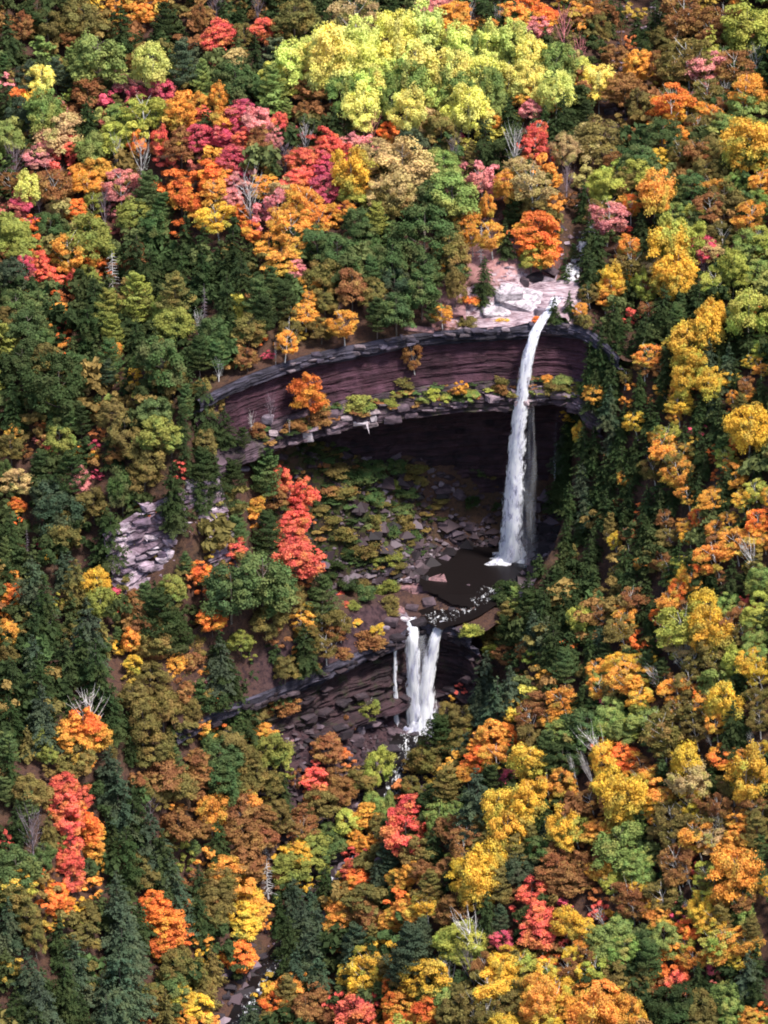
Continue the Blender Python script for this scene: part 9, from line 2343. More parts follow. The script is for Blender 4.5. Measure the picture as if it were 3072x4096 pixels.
ROCKS_AT = [('P', -9.4, -6.6, -1.8, 8.1, 5.5, 1.5, "long pinkish tilted slab beside the plunge pool's outlet"),
('P', -13.9, -6.2, -1.8, 2.9, 2.1, 2.3, 'pink boulder at the upper end of the long pink slab'),
('M', -1.1, 11.9, 3.1, 2.2, 1.6, 2.7, 'upright grey shard leaning on the talus behind the plunge pool'),
('M', -10.2, 4.7, 1.9, 1.5, 1.1, 1.7, 'narrow leaning rock at the back left edge of the pool'),
('M', -7.4, -6.1, -0.5, 2.7, 2, 0.8, 'low dark slab at the front left edge of the pool'),
('M', -9.3, -13, -1.1, 2.9, 2.8, 0.8, 'long brown slab lying below the pink slab'),
('M', -12.6, -15, -1.3, 2.9, 2.1, 1.9, 'lilac brown boulder between pink slab and lower brink'),
('P', -15.5, -17.1, -0.5, 3.2, 3, 0.8, 'pinkish slab left of the lower brink'),
('M', -16.6, -21.1, -1.3, 3.2, 2.3, 2.1, 'blocky purple boulder on the lip left of the lower brink'),
('L', -14.4, -17.7, -1.5, 2.7, 2.3, 0.8, 'pale flat slab at the lower brink'),
('W', -13.9, -19.4, -1.5, 2.2, 1.4, 0.8, 'whitest thin slab at the lower brink'),
('L', -17.5, -22.5, -1.7, 1.7, 1.2, 1.3, 'pale pink boulder perched at the overhanging lip'),
('L', -17.5, -4.3, 1.5, 1.5, 1.1, 0.8, 'pale rock at the top of the stony trail on the talus'),
('L', -16.1, -4.9, 0.4, 1.5, 1.1, 0.7, 'pale rock midway down the stony trail'),
('W', -14.8, -5, 0, 1.2, 0.9, 0.6, 'white stone near the foot of the stony trail'),
('L', -13.3, -5, -0.1, 1.7, 1.3, 0.8, 'thin pale slab at the foot of the stony trail'),
('M', -7, 7.8, 2.2, 1.5, 1.1, 0.8, 'squarish brown rock on the shore behind the pool'),
('M', -4.3, 9.5, 1.7, 1.7, 2, 0.8, 'flat brown rock on the shore behind the pool'),
('M', -6.3, 9.9, 4.4, 2.7, 2, 2.5, 'tall brown boulder on the talus behind the pool'),
('M', -2.9, 9.9, 0.9, 2, 1.2, 0.8, 'thin shelf rock at the back of the pool'),
('M', -2.3, -8.4, -0.9, 3.2, 2.5, 0.8, 'cracked grey shelf in front of the pool'),
('L', 1, -11, -1.5, 2.7, 1.8, 0.8, 'pale wet shelf rock right of the outlet'),
('M', 2.5, -12.2, -1.3, 1.5, 1.2, 0.8, 'small shelf rock at the right of the outlet'),
('M', -3.7, -13.4, -0.5, 1.7, 1.2, 0.8, 'dark block in the outlet stream'),
('D', -4.9, -15.3, -1.2, 1.7, 1.2, 0.7, 'dark wet block above the lower falls'),
('M', -12.1, -4.7, 0.3, 2.5, 1.8, 1, 'brown rock at the left shore of the pool'),
('L', -12.7, -2, 1.1, 1.5, 1.1, 1, 'pale lilac rock at the left shore of the pool'),
('M', -15.2, -1.6, 2.6, 1.7, 1.2, 1, 'mottled rock between moss and the pool'),
('M', -11.2, 0.8, 0.7, 1.7, 1.2, 1.3, "dark purple rock at the water's left edge"),
('W', -8.9, 4.6, 0.8, 1.2, 1.2, 0.8, "white chip at the pool's back left corner"),
('M', -4.1, -7.9, -1.5, 2.2, 1.7, 0.8, "grey ledge slab at the pool's front edge"),
('D', 11.6, 8.7, 2.1, 4.2, 3, 3.6, 'black wet boulder at the right foot of the tall waterfall'),
('D', 14, 8.8, 4, 3.7, 2.7, 3.6, 'black boulder stacked above the wet boulder pile'),
('D', 10.3, 5.4, 0.3, 3.7, 2.7, 2.3, 'low black rock jutting into the pool by the splash'),
('D', 13.4, 3, 2, 3.7, 2.7, 2.9, 'black boulder in the middle of the pile right of the splash'),
('D', 14.8, 5.3, 3.6, 2.7, 2, 2.5, 'black angular rock against the right wall'),
('M', 12, 1.3, 1.1, 2.7, 2.5, 0.8, "brown slab at the pool's right shore"),
('M', -6.6, 13, 10.5, 3.7, 2.7, 2.7, 'broad grey boulder on the talus inside the bowl'),
('M', -7, 14.2, 13.5, 1, 0.7, 1.9, 'slim grey pinnacle rock on the talus'),
('M', -3.8, 14.7, 11.3, 1.5, 1.1, 0.8, 'left one of two grey rocks on the talus'),
('M', -2.3, 15.4, 10.6, 1.6, 1.2, 0.8, 'right one of two grey rocks on the talus'),
('M', -3.4, 14, 9.3, 2.2, 2.5, 0.8, 'flat purple rock low on the talus'),
('M', 0.8, 15.5, 8.1, 2.5, 1.8, 1.3, "dark talus block nearest the tall waterfall's left side"),
('L', 2.3, 20.2, 24.8, 3.2, 2.3, 2.3, 'square pale block on the ledge left of the tall waterfall'),
('W', -16.1, 18, 30.5, 2, 1.4, 1, 'white stone under the overhanging vegetation of the shale wall'),
('P', -3.9, 18.7, 24.3, 2.2, 1.2, 0.8, 'thin pink slab on the lip of the dark recess'),
('W', -0.9, 19.5, 24.1, 1.5, 0.9, 0.8, 'small white slab on the lip of the dark recess'),
('W', -32.4, -5.9, 30.5, 2.2, 1.6, 2.3, 'bright white boulder on the edge of the lip'),
('L', -31.5, 8.4, 23.7, 1.2, 0.9, 1.3, 'pale rock leaning beside the white boulder'),
('W', -22.5, -1.8, 32.1, 3.4, 2.5, 0.8, 'long white slab on the lip right of the white boulder'),
('W', -19.9, -1.7, 32.4, 1.5, 1.1, 1.3, 'white block at the right end of the long white slab'),
('L', -40, -6.4, 34.2, 2.7, 2, 2.5, 'lilac triangular rock below the small dead tree on the ledge'),
('M', -47.3, -4, 35.7, 2.7, 2, 1.5, 'purple boulder under the left end of the rim'),
('M', -27, 11.8, 22.6, 2.2, 1.8, 0.8, 'flat grey stone just under the lip'),
('L', -51, -10.7, 35.5, 2.7, 2, 0.8, 'pale stones among green crowns left of the bowl'),
('L', -44.4, -8.7, 25.1, 2.5, 1.8, 1.3, 'pale rock at the mouth of a dark cleft'),
('L', -22.3, -29.8, -19.7, 2, 1.4, 1.7, 'bluish pale block on the rubble below the lower cliff'),
('W', -26.8, -33.7, -19, 1.2, 0.9, 0.8, 'small white stone on the rubble slope'),
('M', -23.1, -32.1, -20.9, 3.2, 2.3, 2.3, 'big brown boulder in the middle of the rubble slope'),
('M', -25.1, -34.9, -21.2, 2.2, 1.6, 1.7, "brown boulder left of the rubble's middle"),
('M', -21.7, -34.2, -23.3, 1.1, 0.8, 2.3, 'upright splinter of rock low on the rubble'),
('W', -19.7, -34.2, -24.2, 1, 0.7, 0.8, "white stone beside the green crown at the rubble's foot"),
('M', -20.1, -21.2, -16.4, 4.4, 6.5, 1.7, 'broad purple slab high on the rubble'),
('M', -28.4, -29.1, -13.5, 4.9, 3.5, 0.9, 'wide maroon slab on the slope under the lower lip'),
('D', -24.6, -36.4, -22.6, 2.7, 2, 1.7, 'black boulder low on the rubble slope'),
('M', -19.2, -26.9, -20.1, 2.5, 1.8, 1.3, "purple block at the rubble's right"),
('P', -35.4, -40.6, -16.4, 1.7, 1.2, 0.8, 'thin pink plank of rock at the edge of the trees'),
('M', -15.7, -26.6, -22.1, 4.4, 3, 0.8, "long dark slab left of the lower falls' foot"),
('D', -16.6, -30.6, -23.9, 4.9, 3.6, 2.7, 'large maroon boulder below the lower falls'),
('M', -13.5, -28.5, -23.2, 3.9, 2.9, 1.9, 'maroon boulder nearest the foot of the lower falls'),
('M', -14.6, -33.3, -25.6, 2.5, 1.8, 1.9, 'purple boulder in the shadowed stream below the falls'),
('D', -13.8, -34.9, -26.5, 1.5, 1.1, 1.3, 'black stone where the stream disappears under trees'),
('D', -11.3, -24.7, -21.8, 2.9, 2.5, 0.8, "black wet slab under the lower falls' splash"),
('W', 6, 11.3, 52.5, 5.9, 4.3, 2.7, 'large rounded pale boulder resting above the brink'),
('L', 12.8, 16.7, 52.1, 4.7, 5, 1.3, 'flat lilac slab right of the big pale boulder'),
('W', 8.2, 10.9, 51.5, 10.3, 6, 1.6, 'widest pale bedrock slab leading to the brink'),
('W', 3.3, 9.3, 50, 5.9, 4.5, 1.2, 'pale bedrock tongue left of the brink'),
('P', -4.2, 9.6, 50.3, 4.7, 4, 1.1, 'pink rounded bedrock under the small red shrub'),
('M', 13.5, 24.7, 54.5, 2.3, 1.7, 1.8, 'round grey purple boulder under the yellow green oak'),
('M', 14.1, 20.9, 53.5, 3.7, 5, 1.3, 'stepped purple slab above the pale bedrock'),
('D', 11, 17.1, 53.6, 4.2, 3, 2.7, 'dark cracked boulder uphill of the pale boulder'),
('M', 9, 14.7, 53.5, 2.2, 1.6, 1.7, 'shadowed rock touching the big pale boulder'),
('L', 5.7, 16.6, 56.1, 1.2, 0.9, 0.8, 'largest stone on the pink bare soil'),
('L', 4.1, 17.6, 56.7, 1, 0.7, 0.6, 'higher stone on the pink bare soil'),
('L', 5.3, 14.8, 55.1, 0.8, 0.6, 0.4, 'smallest stone on the pink bare soil'),
('L', 12.3, 7.7, 49.2, 3.7, 2.7, 3.1, 'pale rock wall right of the brink'),
('L', 16.2, 11.3, 49.9, 2.9, 4.5, 1.2, 'pale slab under the hemlocks right of the brink'),
('M', 13.9, 6.2, 47.3, 5.4, 2.5, 0.8, "grey ledge right of the waterfall's top"),
('P', -11.3, 5.9, 47.5, 6.4, 1.8, 0.8, 'thin pink ledge along the cliff rim'),
('D', 27.9, 71.8, 68, 2.7, 2, 1.9, 'dark wet rock in the upper creek bed'),
('D', 29.9, 75.6, 69, 2.2, 1.6, 1.7, 'black rock higher in the upper creek bed'),
('D', 29.8, 68.9, 67.8, 2, 1.4, 1.3, 'lower dark rock in the upper creek bed'),
('D', -43.9, -80.2, -44.1, 2.2, 1.6, 1, 'dark rock splitting the stream near the orange maple'),
('D', -45.7, -82.4, -44.4, 2.7, 2, 1.3, 'long dark rock in the stream'),
('D', -40.2, -74.3, -42.8, 2.9, 2.1, 1.5, "dark boulder on the stream's right bank"),
('D', -46.3, -84.2, -45.1, 2, 1.4, 1, "dark rock above the stream's white steps"),
('M', -44.2, -84.5, -46.6, 2.2, 1.6, 1, "brown rock right of the stream's white steps"),
('D', -47.4, -88.2, -46.8, 2.2, 1.6, 1.3, "dark rock at the stream's bottom left"),
('D', -46.4, -80.1, -42.5, 2.9, 2.1, 1.9, 'black boulder on the left bank below the orange maple'),
('M', -42.6, -81.6, -45.6, 2.9, 2, 0.8, "flat brown slab on the stream's right side"),
('D', -39.1, -76.1, -43.7, 2.2, 1.6, 1.9, 'tall dark rock at the foot of the hemlocks by the stream')]

# ---------------------------------------------------------------- trees: crowns one metre wide and high, scaled to each tree
def quads(C, N, a, b, rng):
    """leaf sprays: small diamonds facing N with a random spin"""
    n = len(C); N = N/np.linalg.norm(N, axis=1)[:, None]
    r = rng.normal(size=(n, 3)); T = np.cross(N, r); T /= np.linalg.norm(T, axis=1)[:, None]; B = np.cross(N, T)
    a = np.broadcast_to(a, (n,))*rng.uniform(.7, 1.35, n); b = np.broadcast_to(b, (n,))*rng.uniform(.7, 1.35, n)
    V = np.stack([C+T*a[:, None], C+B*b[:, None]+N*(.15*a)[:, None], C-T*a[:, None], C-B*b[:, None]+N*(.15*a)[:, None]], 1)
    return V.reshape(-1, 3)
def puffs(rng, n_puff, env, rad, flat, n_leaf, leaf, asp, up=.5, scatter=.35, core=.45):
    """crown of leaf clumps; env(t) gives the crown's radius at height t"""
    C, N, R = [], [], []
    t = rng.uniform(.03, .97, n_puff*3); w = env(t); keep = rng.uniform(0, w.max(), len(t)) < w; t = t[keep][:n_puff]
    ang = rng.uniform(0, 2*math.pi)+np.arange(len(t))*2.399963+rng.uniform(-.4, .4, len(t))
    rr = env(t)*(1-rad*.8)*rng.uniform(core, 1.0, len(t))**.6
    per = n_leaf//len(t)
    for k in range(len(t)):
        c = np.array([rr[k]*math.cos(ang[k]), rr[k]*math.sin(ang[k]), t[k]*(1-rad*flat)+rad*flat*.4])
        rk = rad*rng.uniform(.7, 1.3); d = rng.normal(size=(per, 3)); d[:, 2] = np.abs(d[:, 2])*(1)-rng.uniform(0, .9, per)*(rng.uniform(size=per) < .5)
        outw = np.array([math.cos(ang[k]), math.sin(ang[k]), .2]); d += outw*.55; d /= np.linalg.norm(d, axis=1)[:, None]
        q = rng.uniform(.35, 1.08, per)[:, None]**.5; m = rng.integers(0, 7, per); off = rng.normal(size=(7, 3))*.38; d = d+off[m]*.8
        C.append(c+d*q*rk*np.array([1, 1, flat])*asp); N.append(d*(1-scatter)+rng.normal(size=(per, 3))*scatter+np.array([0, 0, up*.5]))
        R.append(np.clip(rng.uniform()*.45+rng.uniform(size=per)*.55, 0, 1))
    C, N, R = map(np.concatenate, (C, N, R)); th = np.arctan2(C[:, 1], C[:, 0]); a1, a2 = rng.uniform(0, 6.28, 2)
    k = 1+rng.uniform(.05, .2)*np.sin(2*th+a1+2*C[:, 2])+rng.uniform(.05, .17)*np.sin(3*th+a2-3*C[:, 2]); C[:, :2] *= k[:, None]
    C[:, 0] += rng.uniform(-.1, .1)*C[:, 2]; C[:, 2] -= .1*rng.uniform(0, 1)*np.sin(th+a2)*C[:, 2]
    return quads(C, N, leaf, leaf*.72, rng), R
def crown_conifer(rng, n_leaf, leaf, ragged=.25, droop=.16, layers=17):
    C, N, R = [], [], []; arms = []; full = rng.uniform(.55, .85); ragged = rng.uniform(.2, .42)
    for i in range(layers):
        t = (i+.5)/layers; L = .5*(1-t)**full*(.85+.3*rng.random())+.02
        for j in range(max(4, int(11*(1-t)+4))):
            arms.append((t+rng.uniform(-.5, .5)/layers, rng.uniform(0, 2*math.pi), L*rng.uniform(1-ragged*2, 1.12)))
    tot = sum(a[2] for a in arms)
    for t, an, L in arms:
        per = max(4, int(n_leaf*L/tot)); u = rng.uniform(.05, 1, per)**.7; wv = rng.normal(size=per)*.22*L*(1.15-u)
        x = L*u; z = t+.05*u-droop*u*u*L/.5*.8+rng.normal(size=per)*.006
        C.append(np.stack([x*math.cos(an)-wv*math.sin(an), x*math.sin(an)+wv*math.cos(an), z], 1))
        N.append(np.stack([math.cos(an)*.45+rng.normal(size=per)*.45, math.sin(an)*.45+rng.normal(size=per)*.45, np.full(per, .9)], 1))
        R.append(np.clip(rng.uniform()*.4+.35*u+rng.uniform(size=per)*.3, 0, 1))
    C, N, R = map(np.concatenate, (C, N, R)); C[:, 2] = np.clip(C[:, 2], 0, 1.02)
    return quads(C, N, leaf, leaf*.5, rng), R
def crown_pine(rng, n_leaf, leaf, plates=26):
    C, N, R = [], [], []; per = n_leaf//plates
    for k in range(plates):
        t = (k+.5)/plates*.95+.03; an = k*2.399963+rng.uniform(-.5, .5); env = .5*(1-max(0, t-.35)/.65*.75)*(.75+.25*min(1, t/.3))
        r0 = env*rng.uniform(.35, .72); rx = env*rng.uniform(.3, .55)+.05; rz = .035+.02*rng.uniform()
        d = rng.normal(size=(per, 3)); d /= np.linalg.norm(d, axis=1)[:, None]; d *= rng.uniform(.5, 1, per)[:, None]**.4
        C.append(np.array([r0*math.cos(an), r0*math.sin(an), t])+d*np.array([rx, rx, rz])+np.stack([0*d[:, 0], 0*d[:, 0], .05*(d[:, 0]*math.cos(an)+d[:, 1]*math.sin(an))], 1))
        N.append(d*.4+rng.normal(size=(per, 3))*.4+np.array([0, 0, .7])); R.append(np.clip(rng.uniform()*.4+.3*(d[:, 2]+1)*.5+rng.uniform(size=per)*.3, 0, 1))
    C, N, R = map(np.concatenate, (C, N, R))
    return quads(C, N, leaf, leaf*.6, rng), R
def tube(path, r0, r1, sides=5):
    P = np.array(path, float); n = len(P); V = []
    for i in range(n):
        d = P[min(i+1, n-1)]-P[max(i-1, 0)]; d /= np.linalg.norm(d)+1e-9
        u = np.cross(d, [.3, .9, .1]); u /= np.linalg.norm(u); v = np.cross(d, u); r = r0+(r1-r0)*i/(n-1)
        for k in range(sides):
            a = 2*math.pi*k/sides; V.append(P[i]+r*(math.cos(a)*u+math.sin(a)*v))
    F = [(i*sides+k, i*sides+(k+1) % sides, (i+1)*sides+(k+1) % sides, (i+1)*sides+k) for i in range(n-1) for k in range(sides)]
    return np.array(V), np.array(F)
def merge(parts):
    V, F, o = [], [], 0
    for v, f in parts: V.append(v); F.append(f+o); o += len(v)
    return np.concatenate(V), np.concatenate(F)
def limbs(rng, cf, n, spread, r, rise=.35, bend=.15, twig=0, fork=0.0):
    """trunk and limbs; height 1, crown occupies the top cf; widths in crown widths"""
    bx, by = rng.uniform(-.04, .04, 2); parts = []; base = 1-cf
    top = .93 if n else 1.0
    path = [(bx*math.sin(2.2*t), by*math.sin(2.6*t), t*top) for t in np.linspace(0, 1, 9)]
    parts.append(tube(path, r, r*.16, 6)); tips = []
    for k in range(n):
        t = base*.85+(k+.5)/n*(top-base)*.92; an = k*2.4+rng.uniform(-.5, .5); L = spread*rng.uniform(.6, 1)*(1-.55*max(0, (t-base)/cf))
        p0 = np.array([bx*math.sin(2.2*t/top), by*math.sin(2.6*t/top), t]); pts = []
        for u in np.linspace(0, 1, 5):
            pts.append(p0+np.array([math.cos(an+bend*u)*L*u, math.sin(an+bend*u)*L*u, rise*cf*L*2*u*(.6+.4*u)]))
        rr = r*.42*(1-.5*t); parts.append(tube(pts, rr, rr*.3, 4)); tips.append((pts[-1], an, L, rr))
        for j in range(twig):
            q0 = pts[rng.integers(1, 5)]; a2 = an+rng.uniform(-1.3, 1.3); L2 = L*rng.uniform(.3, .6)
            q = [q0, q0+np.array([math.cos(a2)*L2*.5, math.sin(a2)*L2*.5, rise*cf*L2*.9]), q0+np.array([math.cos(a2)*L2, math.sin(a2)*L2, rise*cf*L2*2.4])]
            parts.append(tube(q, rr*.35, rr*.1, 3))
    V, F = merge(parts); return V, F
def fine_twigs(rng, cf, n):
    parts = []
    for k in range(n):
        t = rng.uniform(1-cf, .97); an = rng.uniform(0, 6.28); env = .5*math.sin(math.pi*min(1, max(.08, (t-1+cf)/cf*.85+.12)))**.7
        r0 = env*rng.uniform(.1, .75); p = np.array([r0*math.cos(an), r0*math.sin(an), t]); L = rng.uniform(.08, .2)
        d = np.array([math.cos(an)*.8, math.sin(an)*.8, .55]); d += rng.normal(size=3)*.35
        parts.append(tube([p, p+d*L*.5+rng.normal(size=3)*.01, p+d*L], .0042, .002, 3))
    return merge(parts)

env_round = lambda t: .5*np.sqrt(np.clip(1-(2*t-.95)**2, .02, 1))**.85
env_egg = lambda t: .5*np.clip(np.sin(np.pi*np.clip(t, 0, 1)**.72), .08, 1)**.8
env_dome = lambda t: .5*np.sqrt(np.clip(1-(np.clip(t, 0, 1)-.25)**2/.6, .02, 1))
env_tall = lambda t: .5*np.clip(np.sin(np.pi*np.clip(t*.92+.06, 0, 1)), .08, 1)**.6
def crown_for(sp, rng, n=8200, leaf=.024, low=False):
    asp = np.array([1, 1, 1.0])
    if sp == 'm': return puffs(rng, 12 if low else 58, env_egg, .105, .6, n, leaf, asp, .5, .4)
    if sp == 'o': return puffs(rng, 14 if low else 60, env_dome, .115, .8, n, leaf, asp, .35, .3)
    if sp == 'a': return puffs(rng, 12 if low else 52, env_tall, .115, .85, n, leaf, asp, .4, .4)
    if sp == 'b': return puffs(rng, 10 if low else 40, env_round, .11, .65, int(n*.85), leaf, asp, .3, .55, .55)
    if sp == 'u': return puffs(rng, 8 if low else 18, env_dome, .2, .8, int(n*.35), leaf*1.7, asp, .4, .5)
    if sp == 'p': return crown_pine(rng, int(n*.95), leaf*.9, 12 if low else 27)
    if sp == 'h': return crown_conifer(rng, n, leaf*.9, .25, .18, 9 if low else 17)
ASPEN = dict(y=((.76, .66, .17), (.66, .66, .2)), Y=((.56, .62, .17), (.70, .64, .17)))
CF = dict(m=.74, o=.74, a=.72, b=.64, u=.97, p=.72, h=.93, d=.75, s=.85)
NV = dict(m=10, o=8, a=6, b=9, u=3, p=6, h=9, d=5, s=3)
SPEC = dict(m=(9, .3, .022, .5, 0), o=(9, .36, .03, .35, 0), a=(7, .26, .02, .7, 0), b=(8, .40, .026, .7, 2), u=(3, .3, .01, .6, 0), p=(12, .33, .022, .1, 0), h=(0, 0, .022, 0, 0), d=(10, .5, .045, .8, 4), s=(44, .34, .03, -.06, 2))
CROWN, TRUNK, LOW = {}, {}, {}
for sp in 'moabuphds':
    CROWN[sp], TRUNK[sp] = [], []
    for k in range(NV[sp]):
        rng = np.random.default_rng(ord(sp)*31+k*7+1)
        if sp == 'd':
            V, F = fine_twigs(rng, CF['d'], 60); CROWN[sp].append(mesh('twigs', V, F, BARK, False))
        elif sp == 's': CROWN[sp].append(None)
        else:
            V, R = crown_for(sp, rng); n = len(V)//4
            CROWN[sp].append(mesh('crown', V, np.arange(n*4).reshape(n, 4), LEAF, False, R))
        nn, spr, r, rise, tw = SPEC[sp]
        V, F = limbs(rng, CF[sp], nn, spr, r, rise, .3, tw)
        TRUNK[sp].append(mesh('trunk', V, F, BARK, True))
    if sp not in 'ds':
        LOW[sp] = [crown_for(sp, np.random.default_rng(900+ord(sp)+k), 900, .06, True) for k in range(3)]

KIND = dict(m=('maple_tree', 'tree'), o=('oak_tree', 'tree'), a=('aspen_tree', 'tree'), b=('birch_tree', 'tree'), u=('shrub', 'shrub'), p=('pine_tree', 'tree'), h=('hemlock_tree', 'tree'), d=('bare_tree', 'tree'), s=('dead_conifer', 'tree'))
GROUP = dict(m='maples in autumn colour on the gorge slopes', o='broad crowned oaks on the gorge slopes', a='tall aspens of the forest', b='birches on the gorge slopes', u='shrubs on the cliff ledges and talus', p='pines of the forest', h='dark hemlocks of the forest', d='leafless trees of the forest', s='dead conifers of the forest')
#            leaf colour, second colour that some leaves have
PAL = dict(y=((.72, .44, .065), (.46, .40, .08)), Y=((.44, .42, .09), (.28, .33, .07)), o=((.72, .32, .07), (.50, .34, .07)), O=((.74, .20, .055), (.62, .32, .06)), e=((.10, .145, .05), (.16, .18, .06)), i=((.26, .26, .06), (.20, .23, .06)),  # e and i: l and Y darkened, shade of the left slopes painted in
  r=((.69, .135, .10), (.60, .22, .08)), c=((.58, .10, .145), (.50, .16, .12)), k=((.70, .26, .26), (.52, .24, .20)), b=((.27, .12, .05), (.31, .17, .06)),
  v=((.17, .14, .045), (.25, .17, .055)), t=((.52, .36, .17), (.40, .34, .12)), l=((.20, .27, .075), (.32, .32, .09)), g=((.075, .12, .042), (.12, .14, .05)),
  G=((.04, .06, .022), (.062, .078, .028)), z=((.06, .085, .05), (.09, .105, .055)), w=((.66, .62, .60), (.55, .52, .50)), q=((.26, .20, .23), (.36, .30, .34)))
BARKC = dict(m=(.13, .10, .085), o=(.16, .13, .11), a=(.40, .37, .30), b=(.72, .68, .64), u=(.12, .09, .07), p=(.15, .11, .10), h=(.09, .07, .06))
# ---- how each tree's label is put together: what it looks like, where it stands, what grows next to it
COLW=dict(y='golden yellow',Y='lime yellow',o='orange gold',O='burnt orange',r='scarlet',c='crimson',k='dusty pink',b='russet brown',v='olive',t='straw coloured',l='light green',g='mid green',G='dark green',z='grey green',w='silvery white',e='shaded green',i='shaded lime',q='purple grey')
NOUN=dict(m='maple',o='oak',a='aspen',b='birch',u='shrub',p='pine',h='hemlock',d='bare tree',s='dead conifer')
SZ=['large','big','small','little','medium sized','tall narrow','broad low']
DIRS=['right of','above right of','above','above left of','left of','below left of','below','below right of']
ADV=['just ','','well ']
REL=['to its right','above it','to its left','below it']
def compose(code,sp,c,handles):
    # code: [size, nearness, direction, landmark, neighbour colour, neighbour kind, where]
    s,ad,di,lm,nc,nk,rl=code
    noun='leafless tree' if sp=='d' else NOUN[sp]
    t=SZ[s]+' '+COLW[c]+' '+noun+' '+ADV[ad]+DIRS[di]+' '+handles[lm]
    if nc: t+=', '+(COLW[nc].split()[-1] if nc in 'tw' else COLW[nc])+' '+NOUN[nk]+' '+REL[rl]
    if len(t.replace(',',' ').split())>16: t=t.replace('medium sized ','').replace(' coloured','')
    return t
KINDS_IN_ORDER, COLOURS_IN_ORDER = list('moabuphds'), list('yYoOrckbvtlgGzwqei')
rows = [[KINDS_IN_ORDER[t[0]], COLOURS_IN_ORDER[t[1]], *t[2:]] for t in TREES]     # each stands where support() puts the ground
xs = np.array([r[2] for r in rows], float); ys = np.array([r[3] for r in rows], float); zs = support(xs, ys, np.array([r[6] for r in rows])+1.5)
R = random.Random(11)
used = {}
for r, z in zip(rows, zs):
    sp, c, x, y, W, Hc, _, lean = r[:8]; code = [int(v) for v in r[8:]]
    if len(code) == 1: lab = OWN_LABELS[code[0]]
    else: lab = compose([*code[:4], COLOURS_IN_ORDER[code[4]] if code[4] >= 0 else '', KINDS_IN_ORDER[code[5]] if code[5] >= 0 else '', code[6]], sp, c, HANDLES)
    W = float(W); Hc = float(Hc); Ht = Hc/CF[sp]; k = R.randrange(NV[sp]); name, cat = KIND[sp]
    root = link(name, None, label=lab, cat=cat, group=GROUP[sp]); root.location = (x, y, float(z)-.25)
    root.rotation_euler = (R.uniform(-.05, .05), -lean, R.uniform(-.1, .1) if lean else 0)
    a, b = PAL[c] if sp != 'a' or c not in 'yY' or y < 35 else ASPEN[c]; v = R.uniform(.86, 1.16); j = [R.uniform(.93, 1.07) for _ in range(3)]
    spin = R.uniform(0, 6.283)
    if CROWN[sp][k]:
        o = link('crown' if sp != 'd' else 'twigs', CROWN[sp][k], root)
        o.location = (0, 0, Ht-Hc) if sp != 'd' else (0, 0, 0); o.scale = (W*R.uniform(.9, 1.1), W*R.uniform(.9, 1.1), Hc) if sp != 'd' else (W, W, Ht); o.rotation_euler.z = spin
        o.color = (a[0]*v*j[0], a[1]*v*j[1], a[2]*v*j[2], 1); o['tint'] = (b[0]*v*j[1], b[1]*v*j[2], b[2]*v*j[0])
    t = link('trunk', TRUNK[sp][k], root); t.scale = (W, W, Ht); t.rotation_euler.z = spin
    bc = a if sp in 'ds' else BARKC[sp]; v = R.uniform(.8, 1.2); t.color = (bc[0]*v, bc[1]*v, bc[2]*v, 1)

# ---------------------------------------------------------------- boulders and slabs one can point at
RC = dict(P=(.26, .135, .14), L=(.22, .175, .215), D=(.028, .022, .027), M=(.085, .055, .066), W=(.50, .43, .46))
for c, x, y, z, wd, dp, ht, lab in ROCKS_AT:
    slab = dp > 2.2*ht; gs = support(np.array([x, x, x-1.5, x+1.5]), np.array([y-1.5, y+1.5, y, y]), z+2)
    o = link('rock_slab' if slab else 'boulder', ROCKS[R.randrange(3)*4+3] if slab else ROCKS[R.randrange(12)], None, lab, 'rock', 'loose rocks of the gorge')
    o.location = (x, y, z+ht*(.3 if slab else .18)); o.scale = (wd, dp, ht*1.25)
    tl = float(np.clip((gs[1]-gs[0])/3, -.7, .7)) if slab else 0; o.rotation_euler = (math.atan(tl)+R.uniform(-.08, .08), (float(np.clip((gs[2]-gs[3])/3, -.4, .4)) if slab else 0)+R.uniform(-.08, .08), R.uniform(-.3, .3))
    o.color = (*RC[c], 1)

